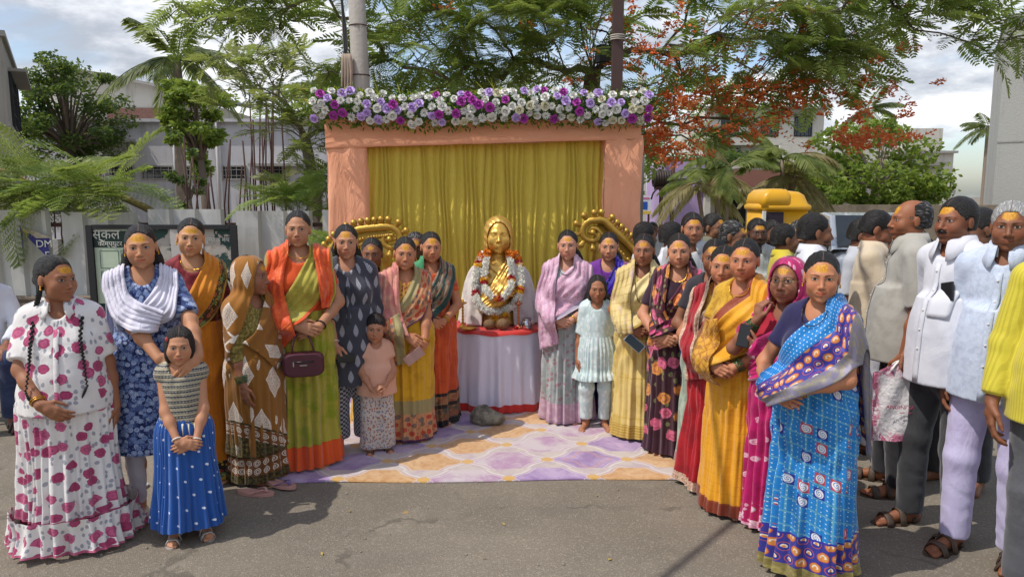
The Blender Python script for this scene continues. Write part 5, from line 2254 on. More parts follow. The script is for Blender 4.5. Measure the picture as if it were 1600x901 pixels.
# sapling whose fronds hang over the fence by the backdrop
B0 = Vector((-2.7, 9.25, 0))
tg = cloud(rr, rel([((-2.9, 9.2, 1.75), (.75, .25, .12), 9), ((-2.1, 9.15, 1.85), (.4, .2, .2), 6), ((-2.2, 8.45, 1.25), (.10, .12, .12), 3)]))
branch_tree('sapling', 'bright green gulmohar sapling leaning over the fence beside the peach pillar', tuple(B0),
            [(0, 0, 0), (0, 0, .6), (.02, 0, 1.2), (0, -.02, 1.5)], tg, BARK2, 9, .03, .006, (3, 5), (.4, .6), GUL2, parts=60)
# near fronds at the left edge
B0 = Vector((-4.6, 9.4, 0))
tg = cloud(rr, rel([((-5.8, 9.0, 1.95), (.75, .35, .2), 11), ((-5.3, 9.1, 1.8), (.6, .3, .16), 6), ((-6.4, 9.0, 1.95), (.5, .4, .24), 6)]))
branch_tree('leaning_tree', 'leaning young tree with big glossy fronds behind the fence at far left', tuple(B0),
            [(.6, 0, 0), (.5, 0, .8), (.25, 0, 1.4), (-.15, -.05, 1.65), (-.55, -.1, 1.85)], tg, plain('yellow_bark', 0x9A8558, .8, 0, .25, 8), 3, .045, .008, (3, 4), (.75, 1.05), GUL, parts=120, leaf2=GUL2)


def leafy(name, label, base, H, rx, rz, n, leaf, mat, bark, seed, clumps=26, group=None, cz=None, ry=None):
    """broad-leaved tree: leaves in uneven clumps round the ends of limbs"""
    rr = random.Random(seed)
    q = root(name, label, 'tree', base, group=group)
    cz = cz or H - rz
    ry = ry or rx
    cs = []
    for _ in range(clumps):
        while True:
            d = Vector((rr.uniform(-1, 1), rr.uniform(-1, 1), rr.uniform(-1, 1)))
            if .35 < d.length < 1:
                break
        cs.append(Vector((d.x * rx, d.y * ry, cz + d.z * rz)))
    mb = MB()
    tr = [Vector((0, 0, 0)), Vector((.05 * rx, 0, cz * .35)), Vector((-.04 * rx, 0, cz * .75))]
    mb.tube(tr, [.032 * H, .026 * H, .016 * H], 8)
    for c_ in cs:
        mb.tube(bezier([tr[2] * .98, (tr[2] + c_) / 2 + Vector((0, 0, .1 * rz)), c_], 5), [.010 * H, .008 * H, .006 * H, .004 * H, .002 * H], 5)
    mb.obj('trunk', bark, q)
    N = n // clumps * clumps
    ra = np.random.RandomState(seed)
    C = np.array([tuple(c_) for c_ in cs])[np.arange(N) % clumps]
    rad = ra.uniform(.16, .34, clumps)[np.arange(N) % clumps] * rx
    d = ra.normal(size=(N, 3))
    d /= np.linalg.norm(d, axis=1, keepdims=True)
    pos = C + d * (rad * ra.uniform(.35, 1.05, N) ** .6)[:, None] * np.array([1, ry / rx, .62])
    a = ra.normal(size=(N, 3))
    a[:, 2] = a[:, 2] * .5 - .35
    a /= np.linalg.norm(a, axis=1, keepdims=True)
    b = np.cross(a, ra.normal(size=(N, 3)))
    b /= np.linalg.norm(b, axis=1, keepdims=True)
    s_ = leaf * ra.uniform(.6, 1.25, N)[:, None]
    v = np.stack([pos, pos + a * s_ * .5 + b * s_ * .26, pos + a * s_, pos + a * s_ * .5 - b * s_ * .26], 1).reshape(-1, 3)
    ob('crown', mesh('crown', v, np.arange(4 * N).reshape(-1, 4), smooth=False), mat, q)
    return q


leafy('broadleaf_tree', 'sunlit bushy green tree above the compound wall next to the bare concrete building', (10.9, 21.5, 0), 4.1, 2.1, 1.35, 6500, .20, BROAD, BARK2, 4, 40, ry=1.2, cz=2.7)
leafy('broadleaf_tree', 'low green bush spilling over the compound wall near the yellow cabin', (9.0, 21, 0), 2.2, .9, .5, 1500, .17, BROAD, BARK2, 14, 12)
leafy('dark_tree', 'dark round tree behind the grey rendered house at far left', (-16.3, 27, 0), 6.9, 2.0, 2.2, 11000, .17, DARKL, BARK, 8, 60, ry=1.6)
leafy('dark_tree', 'dim green tree far off behind the palms and yellow cabin', (12.5, 44, 0), 4.8, 3.2, 1.6, 3500, .26, DARKL, BARK, 18, 30)
leafy('broadleaf_tree', 'light green leafy tree in front of the coconut palm trunk', (-8.3, 19.5, 0), 5.2, 1.0, 1.3, 5200, .16, BROAD, BARK, 68, 26, cz=3.7)
leafy('small_shrub', 'thin straggly shrub among the rusty bars in front of the lilac building', (-6.6, 14.8, 0), 3.2, .35, .9, 420, .12, DARKL, BARK, 28, 9)
leafy('dark_tree', 'green tree mass beside the coconut palm behind the lilac building', (-9.2, 36, 0), 8.0, 2.8, 2.4, 4500, .22, BROAD, BARK, 38, 34)
leafy('dark_tree', 'green tree far behind the backdrop between the trunks', (-1.5, 24, 0), 5.6, 3.6, 1.8, 5000, .2, DARKL, BARK, 48, 36)
leafy('dark_tree', 'green tree far behind the backdrop right of its middle', (3.4, 27, 0), 5.4, 2.6, 1.9, 3800, .2, BROAD, BARK, 58, 30)


def palm(name, label, base, H, n, L, mat, bark, seed, r=.12, droop=1., dry=None, lean=0., group=None, stems=1, wl=.30):
    rr = random.Random(seed)
    q = root(name, label, 'palm tree', base, group=group)
    for st in range(stems):
        ox, oy = (0, 0) if stems == 1 else (rr.uniform(-.5, .5), rr.uniform(-.4, .4))
        h = H * (1 if stems == 1 else rr.uniform(.65, 1.05))
        tp = Vector((ox * 1.4 + lean, oy, h))
        MB().tube(bezier([(ox, oy, 0), (ox + lean * .3, oy, h * .5), tp], 10), [r * 1.2] + [r] * 8 + [r * .7], 8).obj('trunk', bark, q)
        m_ = n // stems
        for i in range(m_):
            az = 2 * PI * i / m_ + rr.uniform(-.3, .3)
            el = rr.uniform(-.25, 1.15)
            ll = L * rr.uniform(.8, 1.1)
            dr = (1.1 - el * .45) * droop
            d = Vector((math.cos(az), math.sin(az), 0))
            pts = []
            for t in np.linspace(0, 1, 12):
                pts.append(tp + d * ll * (t * math.cos(el) + .08 * t) * (1 - .12 * t * dr) + Vector((0, 0, ll * (t * math.sin(el) - dr * .62 * t * t))))
            mb = MB()
            mb.tube(pts, [.022 * (1 - .8 * k / 11) * L / 2 + .004 for k in range(12)], 4)
            side = d.cross(Vector((0, 0, 1)))
            for k in range(46):
                t = .12 + .86 * k / 45
                i0 = min(10, int(t * 11))
                b_ = pts[i0].lerp(pts[i0 + 1], t * 11 - i0)
                dd = (pts[i0 + 1] - pts[i0]).normalized()
                for s_ in (1, -1):
                    w_ = wl * L * math.sin(PI * (.12 + .82 * t)) ** .7 * rr.uniform(.8, 1.1)
                    o = (dd * .75 + side * s_ * .8 + Vector((0, 0, -.35 - .35 * rr.random() * droop))).normalized() * w_
                    e = dd * .020 * L
                    mb.add([b_ - e, b_ + o * .55 - e * .8, b_ + o + Vector((0, 0, -.12 * w_)), b_ + o * .5 + e], [(0, 1, 2, 3)])
            mb.obj('frond', dry if dry and (el < .15 or rr.random() < .25) else mat, q, smooth=False)
    return q


palm('coconut_palm', 'coconut palm with drooping fronds above the lilac building at left', (-11.0, 24, 0), 6.2, 15, 2.3, COCO, BARK2, 3, .16, .9, lean=.15)
palm('areca_palm', 'clump of pale yellowing areca palms left of the yellow cabin', (5.3, 18, 0), 2.6, 22, 1.5, PALM, BARK2, 5, .05, 1.0, PALMD, stems=3)
palm('areca_palm', 'taller areca palm clump with drying fronds behind the yellow cabin', (7.2, 19, 0), 3.0, 26, 1.7, PALM, BARK2, 7, .06, 1.0, PALMD, stems=3)
palm('coconut_palm', 'small distant coconut palm over the bungalow roof', (30, 62, 0), 9.0, 13, 3.2, COCO, BARK2, 9, .2, .8)
palm('coconut_palm', 'distant palm half hidden behind the bushy tree at right', (43, 66, 0), 8.0, 12, 3.0, COCO, BARK2, 12, .2, .8)

# ------------------------------------------------------------------ poles and cables
m = begin('pole_concrete')
p = worldco()
_n = noise(scl(p, (4, 4, .6)), 1.5, 5, .65)
c = mix(_n, 0x8E8880, 0xB6AEA4)
c = mix(ss(.55, .75, noise(scl(p, (6, 6, .4)), 1.3, 4)) * .5, c, 0x6A5A4C)
POLE = finish(m, c, .9, bump=noise(p, 30, 4), bd=.006)
q = root('lamp_pole', 'tapering concrete pole with bundled cables rising behind the left end of the flowers', 'utility pole', (-1.62, 7.75, 0))
MB().tube([(.08, 0, 0), (.04, 0, 2.5), (-.02, 0, 5.2)], [.115, .098, .078], 16).obj('shaft', POLE, q)
for z_ in (3.05, 3.55):
    MB().torus((.03 - .01 * (z_ - 3), 0, z_), .096, .006, 20, 6).obj('wire_band', RUST, q)
rr = random.Random(4)
for i in range(5):
    MB().tube(bezier([(-.10 - .02 * i, -.06, 1.8), (-.11 - .012 * i, -.05 + .02 * rr.random(), 2.9), (-.13 + .01 * i, -.04, 3.4), (-.14 - .008 * i, -.05, 4.2), (-.15, 0, 5.2)], 16), .008 + .003 * (i % 2), 6).obj('cable', BLACK if i % 2 else plain('grey_cable', 0x6E6660, .6), q)
mb = MB()
for i in range(4):
    mb.tube(bezier([(-.12 + .02 * i, -.10, 3.25), (-.13 + .03 * i, -.12, 3.05), (-.15 + .025 * i, -.11, 2.85 - .05 * i)], 8), [.02, .024, .022, .02, .016, .012, .008, .004], 6)
mb.obj('rag', plain('dirty_rag', 0x9A8878, .9, 0, .3), q)
q = root('steel_post', 'square rust brown steel post behind the right end of the flowers', 'post', (1.08, 7.6, 0))
MB().box((0, 0, 2.6), (.105, .105, 5.2)).obj('post_body', plain('brown_steel', 0x4A3630, .6, .2, .2, 5), q, smooth=False)
mb = MB()
for z_ in (3.38, 3.40, 3.42):
    mb.torus((0, 0, z_), .075, .007, 16, 5)
mb.obj('rope', plain('white_rope', 0xB0AAA0, .9), q)
q = root('floodlight', 'black floodlight hanging on the dark trunk above the flowers', 'lamp', (1.0, 9.25, 3.55))
MB().box((.16, 0, 0), (.20, .12, .22), .4).obj('housing', BLACK, q, bevel=.01)
MB().tube(bezier([(0, .2, .35), (.1, .05, .3), (.2, .0, .25), (.22, 0, .1)], 8), .012, 6).obj('cable', BLACK, q)
for i, (a, b, r, lb) in enumerate((((-2.9, 1.05, 4.7), (14.3, 21.15, 6.25), .022, 'black overhead cable crossing the road and leaving at the top right'),
                                   ((-2.5, .70, 4.9), (14.5, 21.0, 6.38), .014, 'thinner overhead cable beside the black one over the road'))):
    a, b = Vector(a), Vector(b)
    q = MB().tube([a.lerp(b, t) - Vector((0, 0, .25 * 4 * t * (1 - t))) for t in np.linspace(0, 1, 24)], r, 6).obj('overhead_cable', BLACK)
    tag(q, lb, 'cable')
for x, y, lb in ((-3.0, .90, 'concrete pole that carries the overhead cables by the roadside'),):
    q = MB().tube([(x, y, 0), (x, y, 5.3)], [.13, .09], 10).obj('cable_pole', CONC)
    tag(q, lb, 'utility pole')

# ------------------------------------------------------------------ cloth backdrop
m = begin('peach_cloth')
p = uvco()
n = noise(scl(p, (1, .5, 1)), 5, 5, .6, .4)
c = mix(n, 0xEA9C74, 0xF6B490)
wk = noise(scl(p, (1, .35, 1)), 8, 5, .6, .8)
PEACH = finish(m, c, .8, bump=wk, bd=.03, sheen=.3, spec=.2)
q = root('cloth_backdrop', 'peach cloth covered frame with two pillars and a top beam around the golden curtain', 'backdrop', (-.28, 6.9, 0), R(.6))


def clothtube(name, path_len, section, place, nseg, amp, seed, mat=PEACH, par=None):
    """cloth wrapped round a frame member; section: closed outline in its plane"""
    out = []
    for i in range(len(section)):
        a, b = np.array(section[i]), np.array(section[(i + 1) % len(section)])
        k = max(2, int(np.linalg.norm(b - a) / .02))
        for t in range(k):
            out.append(a + (b - a) * t / k)
    out = np.array(out)
    for _ in range(2):
        out = (np.roll(out, 1, 0) + 2 * out + np.roll(out, -1, 0)) / 4
    n = len(out)
    c = out.mean(0)
    nr = (out - c) / np.linalg.norm(out - c, axis=1, keepdims=True)
    per = np.concatenate([[0], np.cumsum(np.linalg.norm(np.diff(out, axis=0), axis=1))])
    v, uv = [], []
    for i in range(nseg + 1):
        t = i / nseg
        s_ = t * path_len
        w = (np.sin(per * 34 + seed + s_ * 2.2 + 1.2 * np.sin(s_ * 5 + per * 4)) * .5 + np.sin(per * 19 - s_ * 6 + seed * 2) * .5 + np.sin(s_ * 17 + per * 9 + seed) * .35)
        e = 1 + 1.1 * math.exp(-((t - 1) / .07) ** 2) + .7 * math.exp(-(t / .05) ** 2)
        o = out + nr * (w * amp * e)[:, None]
        for a, b, pp_ in zip(o[:, 0], o[:, 1], per):
            v.append(place(a, b, s_))
            uv.append((pp_, s_))
    return ob(name, mesh(name, v, grid(n, nseg + 1, True), uv=uv), mat, par)


PD = .30
for s_, w_, x0 in ((-1, .375, -1.31), (1, .36, 1.32)):
    clothtube('pillar_drape', 2.36, [(-w_ / 2, 0), (w_ / 2, 0), (w_ / 2, PD), (-w_ / 2, PD)], lambda a, b, t, x0=x0: (x0 + a + .01 * t, b, t + .01), 60, .0075, 3 + s_, par=q)
BT = 2.525
clothtube('beam_drape', 2.98, [(0, -.225), (0, .11), (PD, .11), (PD, -.14)], lambda a, b, t: (-1.48 + t, a - .012, BT + b - .04 * (1 - t / 2.98) + (.05 * (t / 2.98 - .5) if b < -.1 and a < .2 else 0)), 90, .0055, 8, par=q)
m = begin('golden_curtain')
p = uvco()
n = noise(scl(p, (1, .12, 1)), 7, 4, .6)
c = mix(n, 0xC6AE3C, 0xD8C250)
wv = noise(scl(p, (1, .2, 1)), 500, 2)
CURT = finish(m, c, .62, bump=noise(scl(p, (1, .25, 1)), 9, 4) + wv * .05, bd=.01, sheen=.2, spec=.35)
cq = root('curtain', 'pleated golden yellow curtain hanging inside the peach frame', 'curtain', (-.28, 7.06, 0), R(.6))
rr = random.Random(7)
for s_, xa, xb in ((0, -1.20, .015), (1, .0, 1.20)):
    xs, ys, us = [], [], []
    x = xa
    edges = [xa]
    while x < xb - .03:
        x += rr.choice((.035, .05, .062, .08, .10, .045))
        edges.append(min(x, xb))
    for a, b in zip(edges[:-1], edges[1:]):
        for t in (0, .18, .35, .5, .72, .9):
            xs.append(a + (b - a) * t)
            ys.append(-.030 * math.sin(PI * t ** 1.5) - (.012 if t > .6 else 0))
    xs.append(xb), ys.append(0)
    n = len(xs)
    v, uv = [], []
    rows = 26
    for i in range(rows):
        z_ = 2.54 - 2.50 * i / (rows - 1)
        k = .35 + .65 * min(1, i / 5)
        for j in range(n):
            sw_ = .018 * math.sin(z_ * 2.4 + xs[j] * 5) * (i / rows) + .009 * math.sin(z_ * 6 + xs[j] * 17)
            pull = .10 * math.exp(-((xs[j] - .0) / .12) ** 2) * max(0, (z_ - 1.7)) * (1 if s_ else -1) * .0
            v.append((xs[j] + sw_ + pull, ys[j] * k - .006 * math.sin(xs[j] * 40 + z_ * 4) + (-.02 if s_ == 0 else 0), z_))
            uv.append((xs[j], z_))
    ob('curtain_panel', mesh('curtain_panel', v, grid(n, rows), uv=uv), CURT, cq)

# ------------------------------------------------------------------ flower garland on the beam
FW = plain('white_petal', 0xE6E4DC, .6, 0, .06, 20, sheen=.2)
FL = plain('lilac_petal', 0xCDB0E4, .6, 0, .15, 20, sheen=.2)
FM = plain('magenta_petal', 0xB43AA8, .6, 0, .2, 20, sheen=.2)
FC = plain('cream_petal', 0xDDD8BC, .6, 0, .08, 20)


def petal(mb, base, d, up, L, w, curl, n=4):
    d, up = Vector(d).normalized(), Vector(up).normalized()
    s_ = d.cross(up).normalized()
    v = []
    for i in range(n):
        t = i / (n - 1)
        wd = w * math.sin(PI * (.12 + .72 * t)) ** .7
        c_ = Vector(base) + d * L * t + up * (curl * L * t * t)
        v += [c_ - s_ * wd + up * wd * .25, c_ - up * wd * .12, c_ + s_ * wd + up * wd * .25]
    f = []
    for i in range(n - 1):
        for j in (0, 1):
            f.append((i * 3 + j, i * 3 + j + 1, i * 3 + j + 4, i * 3 + j + 3))
    mb.add(v, f)


def rose(seed):
    rr = random.Random(seed)
    mb = MB()
    for ring, (n, r_, el, L, w_) in enumerate(((3, .002, 80, .020, .011), (4, .005, 66, .026, .014), (5, .008, 48, .032, .017), (6, .010, 26, .036, .019), (6, .010, 4, .037, .019))):
        for k in range(n):
            a = 2 * PI * k / n + ring * .6 + rr.uniform(-.15, .15)
            e = R(el + rr.uniform(-6, 6))
            o = Vector((math.cos(a), math.sin(a), 0))
            petal(mb, o * r_ + Vector((0, 0, .012)), o * math.cos(e) + Vector((0, 0, math.sin(e))), -o * math.sin(e) + Vector((0, 0, math.cos(e))), L, w_, .25 if ring < 3 else -.15)
    mb.ball((0, 0, .022), (.012, .012, .014), 8, 6)
    return mb.mesh('rose')


def mum(seed):
    rr = random.Random(seed)
    mb = MB()
    for ring, (n, el, L) in enumerate(((7, 72, .024), (11, 48, .034), (14, 24, .042), (14, 2, .045), (9, -18, .042))):
        for k in range(n):
            a = 2 * PI * k / n + ring * .5 + rr.uniform(-.1, .1)
            e = R(el + rr.uniform(-8, 8))
            o = Vector((math.cos(a), math.sin(a), 0))
            petal(mb, o * .003 + Vector((0, 0, .008)), o * math.cos(e) + Vector((0, 0, math.sin(e))), -o * math.sin(e) + Vector((0, 0, math.cos(e))), L * rr.uniform(.85, 1.1), .0052, .2, 3)
    return mb.mesh('chrysanthemum')


ROSES, MUMS = [rose(k) for k in range(3)], [mum(k) for k in range(3)]
for me_ in ROSES + MUMS:
    me_.materials.append(FW)
fq = root('flower_garland', 'long garland of white, lilac and magenta flowers laid along the top of the backdrop', 'flower garland', (-.28, 6.82, 2.62), R(.6))
rr = random.Random(23)
spots = []
tries = 0
while len(spots) < 150 and tries < 9000:
    tries += 1
    x = rr.uniform(-1.53, 1.53)
    yy = rr.uniform(-1, 1)
    p_ = (x, yy)
    if all((p_[0] - s_[0]) ** 2 + ((p_[1] - s_[1]) * .14) ** 2 > .066 ** 2 for s_ in spots):
        spots.append(p_)
for i, (x, yy) in enumerate(spots):
    edge = .025 * math.sin(x * 3.1)
    lift = .07 * max(0, (x - 1.15)) / .4
    z_ = yy * .125 + edge + lift * .7 - .015
    y_ = -.10 * math.sqrt(max(0, 1 - (yy * .85) ** 2)) - .05 + rr.uniform(-.012, .012)
    t = rr.random()
    mumq = t < .34
    me_ = (MUMS if mumq else ROSES)[i % 3]
    col = FW if mumq else (FW if t < .62 else FC if t < .69 else FL if t < .85 else FM)
    d = Vector((rr.uniform(-.35, .35), -1, yy * .75 + rr.uniform(-.2, .35)))
    o = ob('chrysanthemum' if mumq else 'rose', me_, None, fq)
    o.material_slots[0].link = 'OBJECT'
    o.material_slots[0].material = col
    o.matrix_local = Matrix.Translation((x, y_, z_)) @ (d.to_track_quat('Z', 'Y').to_matrix() @ Euler((0, 0, rr.uniform(0, 6))).to_matrix() * rr.uniform(.78, 1.02) * (.92 if mumq else 1.)).to_4x4()
mb, mb2 = MB(), MB()
for i in range(2600):
    x, yy = rr.uniform(-1.59, 1.58), rr.uniform(-1.15, 1.15)
    z_ = yy * .135 - .03 + .025 * math.sin(x * 3.1) + .035 * max(0, x - 1.15) / .4 + .0
    y_ = -.09 * math.sqrt(max(0, 1 - min(1, abs(yy) * .85) ** 2)) - rr.uniform(-.05, .05)
    d = Vector((rr.uniform(-1, 1), rr.uniform(-1.2, .2), rr.uniform(-.7, 1) + yy * .5)).normalized()
    e = d.orthogonal().normalized()
    L, w_ = rr.uniform(.035, .075), rr.uniform(.008, .016)
    if i % 60 == 0:
        L, w_ = L * 3, .006
    b_ = Vector((x, y_, z_))
    (mb if i % 6 else mb2).add([b_, b_ + d * L * .5 + e * w_, b_ + d * L, b_ + d * L * .5 - e * w_], [(0, 1, 2, 3)])
o = mb.obj('leaves', leafmat('garland_leaf', 0x244A1C, 0x4A7A30, 30), fq, smooth=False)
o['kind'] = 'stuff'
o = mb2.obj('yellow_sprigs', leafmat('garland_sprig', 0x9A9A30, 0xC8C048, 30), fq, smooth=False)
o['kind'] = 'stuff'
MB().box((0, .06, -.01), (3.0, .06, .2)).obj('foam_base', plain('foam', 0x2A3A22, .9), fq, smooth=False)

# ------------------------------------------------------------------ rug
m = begin('rug_print')
p = uvco()
u_, v_, _ = sep(p)
wn = noise(p, 5, 4, .6, col=True)
wu, wv_, _ = sep(wn)
u2, v2 = u_ + (wu - .5) * .02, v_ + (wv_ - .5) * .02
SU, SV = .545, .50
a_, b_, i_, j_ = lat(u2, v2 + 0., SU, SV * .62)


def ogee(a, b):
    x, y = ab(a), ab(b)
    # four-lobed lantern outline
    e = M('POWER', x * 2.05, 1.35) + M('POWER', y * 1.28, 1.35)
    r_ = sq(x * x + y * y)
    ang = M('ARCTAN2', y, x)
    return e + sn(ang * 4. - PI / 2) * .10


aa = a_
d1 = ogee(aa, b_)
row = M('FLOORED_MODULO', fl(i_ + M('FLOOR', j_ * .5) * 0.) + M('FLOORED_MODULO', j_, 2.) * 2. + fl(j_ * .5), 3.)
wc = noise(p, 7, 5, .65, .5)
wc2 = noise(VM('ADD', p, (5., 3., 0.)), 3.5, 5, .65, .6)
pur = mix(ss(.35, .68, wc2), 0x9272A2, 0xBEA6C4)
pur = mix(ss(.55, .75, wc) * .7, pur, 0xCDA4C4)
org = mix(ss(.3, .7, wc), 0xC49460, 0xD4AE80)
org = mix(ss(.5, .62, noise(p, 26, 3, .6)) * .45, org, 0xB4763A)
wht = mix(ss(.4, .62, wc2), 0xC8BABC, 0xB088A6)
wht = mix(ss(.52, .7, wc) * .8, wht, 0xCCC0BC)
fillc = mix(gt(row, .5), pur, mix(gt(row, 1.5), org, wht))
inner = ss(.62, .60, d1)
base = mix(ss(.4, .65, wc), 0xC6B8AE, 0xB8A4AA)
c = mix(ss(.055, .03, ab(d1 - .92)), base, 0xD2CAC6)
c = mix(ss(.03, .018, ab(d1 - .80)) * .7, c, 0xC9A0B8)
c = mix(ss(.80, .78, d1), c, fillc)
c = mix(ss(.025, .012, ab(d1 - .74)), c, 0xD2CAC6)
med = ss(.024, .012, ab(d1 - .42)) * gt(hsh(i_, j_), .62) * lt(row, .5)
c = mix(med, c, 0xD29A55)
sm_ = sq((ab(a_) - .5) * (ab(a_) - .5) + b_ * b_ * .4)
c = mix(ss(.085, .07, sm_), c, 0xD0A45E)
c = mix(ss(.62, .8, noise(p, 1.7, 5, .6)) * .35, c, 0x9C8C84)
pile = noise(p, 420, 2)
RUG = finish(m, c, .95, bump=pile + noise(p, 4, 3) * 2, bd=.004, sheen=.3, spec=.1)
nu_, nv_ = 60, 50
v, uv = [], []
for i in range(nv_):
    for j in range(nu_):
        x, y = -1.72 + 3.30 * j / (nu_ - 1), 2.75 * i / (nv_ - 1)
        z_ = .010 + .0025 * math.sin(x * 7 + y * 3) * math.sin(y * 5 + x)
        v.append((x, y + .012 * math.sin(x * 4) * (1 - i / nv_), z_))
        uv.append((x + .02, y + .12))
o = ob('rug', mesh('rug', v, grid(nu_, nv_), uv=uv), RUG, None, (0, 4.365, 0), (0, 0, R(1.6)))
sd_ = o.modifiers.new('thickness', 'SOLIDIFY')
sd_.thickness, sd_.offset = .009, -1
tag(o, 'purple, orange and white lantern patterned rug laid on the road', 'rug')

# ------------------------------------------------------------------ table with the bust
TX, TY, TR, TZ = -.117, 6.17, .40, .69
q = root('round_table', 'round table in pale lilac satin skirt with a red hem under the golden bust', 'table', (TX, TY, 0))
m = begin('lilac_satin')
p = uvco()
n = noise(p, 6, 4, .6)
c = mix(n, 0xD2CCDC, 0xE2DEE8)
SAT = finish(m, c, .34, bump=noise(scl(p, (1, .3, 1)), 8, 4, .6, .5), bd=.012, sheen=.2, spec=.5)
REDC = plain('red_cloth', 0xC42A20, .7, 0, .12, 14, .003, 30, sheen=.2)


def tskirt(z0, z1, dr, name, mat, par, rows=24, nu=240):
    th = np.linspace(-PI, PI, nu, endpoint=False)
    v, uv = [], []
    for i in range(rows):
        t = i / (rows - 1)
        zz = z0 + (z1 - z0) * t
        T_ = (TZ - zz) / TZ
        ph = th * 11 + 1.4 * np.sin(th * 4 + 1) + .8 * np.sin(th * 9)
        f = (.5 + .5 * np.sin(ph)) ** 1.6 * .035 * (.25 + T_) + .012 * np.sin(th * 27 + 2 * np.sin(th * 3)) * T_
        r_ = TR + .004 + dr + .018 * T_ + f
        z_ = zz + .008 * np.sin(th * 5 + .6) * T_
        v.append(np.stack([r_ * np.sin(th), -r_ * np.cos(th), z_], -1))
        uv.append(np.stack([th * TR, np.full(nu, zz)], -1))
    return ob(name, mesh(name, np.vstack(v), grid(nu, rows, True), uv=np.vstack(uv)), mat, par)


tskirt(TZ, .075, 0, 'table_skirt', SAT, q)
tskirt(.078, .012, .002, 'red_hem', REDC, q, 5)
MB().lathe([(TR - .01, TZ - .03), (TR, TZ - .025), (TR, TZ - .004), (TR - .01, TZ)], n=48).obj('table_top', WHITEP, q)
MB().lathe([(.05, .02), (.05, TZ - .03)], n=12).obj('pedestal', RUST, q)
MB().lathe([(.30, .013), (.30, .03), (.05, .05)], n=24).obj('foot', RUST, q)
v = []
cl = root('red_tablecloth', 'red cloth spread on top of the lilac skirted table', 'tablecloth', (TX, TY, TZ))
mb = MB()
n = 64
rows = [(.02, .006), (.2, .007), (.36, .007), (TR + .004, .006), (TR + .016, -.003), (TR + .021, -.022)]
v = [(r_ * math.cos(2 * PI * k / n), r_ * math.sin(2 * PI * k / n), z_ + (.006 * math.sin(k * .9) if z_ < -.01 else .0012 * math.sin(k * 1.7 + r_ * 30))) for r_, z_ in rows for k in range(n)]
f = [(i * n + k, i * n + (k + 1) % n, (i + 1) * n + (k + 1) % n, (i + 1) * n + k) for i in range(len(rows) - 1) for k in range(n)] + [tuple(range(n))[::-1]]
mb.add(v, f).obj('cloth', REDC, cl)

# the bust itself: same body builder, gold all over
SG = begin('statue_gold')
p = objco()
n = noise(p, 9, 4, .6)
hx, hy, hz = sep(attr('hp'))
c = mix(n, 0xC2903A, 0xE6BC62)
SG = finish(SG, c, mix(n, (.32,) * 3, (.46,) * 3), .62, bump=noise(p, 26, 3), bd=.003)
SGD = begin('statue_gold_cloth')
p = objco()
n = noise(p, 11, 4, .6)
_x, _y, _z = sep(p)
fo = sn(_z * 95. + _x * 75. + noise(p, 7, 2) * 5.)
SGD = finish(SGD, mix(n, 0xCC9C44, 0xEAC270), .38, .62, bump=fo * .3 + n, bd=.006)
ST = Person('golden bust of a veiled woman with folded hands on the red cloth, wearing flower garlands', 'statue', TX, TY + .02, 1.98, 0, w=.92, hs=1.34, tone=0xC8963C, tilak=0, head=(3, -2, 0), z0=.702 - 1.06, neck=.75)
ST.root.name = 'golden_bust'
u = ST.u
ST.set_arm(1, (.02, -.20, 1.27), (-.92, -.1, -.12), (0, -1, .15), (0, 0, 1), (.3, .2, -1), (.25, .4, .3))
ST.set_arm(-1, (-.02, -.215, 1.36), (.92, -.2, .05), (0, -1, .25), (0, 0, 1), (.3, .2, -1), (.3, .5, .4))
_b = ST.body(SG, legs=False)
_b.name = 'figure'
ST.top(SGD, hem=1.06, sleeve=.85, off=.014, neck=(.06, .075, .0), loose=.02, flare=[(1.35, .165, .13, 0), (1.2, .18, .15, 0), (1.06, .2, .16, 0)], name='robe', wrk=.006)
ST.hair('bun', SG, name='carved_hair')
ST.hood(SGD, name='veil', shoulder=False, zb=ST.zs - .06, open_w=.074, top_open=.086, th=.012)
w = ST.sw
ST.drape(SGD, [(-.20, 1.28), (-.07, 1.42), (.06, ST.zs - .0)], [(-.16, 1.17), (.08, 1.30), (w + .02, ST.zs - .10)], back=.2, Wd=.3, name='sari_fold', folds=7, famp=.012)
PLASTER = cloth('white_shawl', 0xD6CFC8, [p_mix(0xC4B8B4, 6)], [(.05, 0xC8BEB6)], rough=.85)
sh = []
ST.maps()
th = np.linspace(-2.72, 2.72, 96)
v, uv = [], []
rows = 34
for i in range(rows):
    t = i / (rows - 1)
    z_ = (ST.zs + .045) * (1 - t) + 1.064 * t
    rx = .272 + .065 * t ** 1.1 - .11 * (1 - t) ** 7
    ry = .190 + .05 * t - .06 * (1 - t) ** 6
    for a in th:
        fdd = .016 * math.sin(a * 11 + 2 * math.sin(a * 3)) * t + .005 * math.sin(a * 23 + t * 6)
        v.append(((rx + fdd) * math.sin(a - PI), -(ry + fdd) * math.cos(a - PI) + .02, z_ - .07 * (abs(math.sin(a)) ** 3) * (1 - t)))
        uv.append((a * .3, z_ - 1.0))
o = ob('white_shawl', mesh('white_shawl', v, grid(96, rows), uv=uv), PLASTER, None, ST.root.location)
o.modifiers.new('thickness', 'SOLIDIFY').thickness = .006
tag(o, 'white cotton shawl draped round the shoulders of the golden bust', 'shawl')
ST.surf.append(np.array(v))

# flower garlands round the bust
YEL_F, ORG_F, RED_F, WHT_F = plain('marigold_yellow', 0xE0A818, .7, 0, .2, 60), plain('marigold_orange', 0xD8780C, .7, 0, .2, 60), plain('red_petal', 0xA80E18, .6, 0, .3, 60), plain('jasmine_white', 0xF2F0E6, .7, 0, .1, 60)


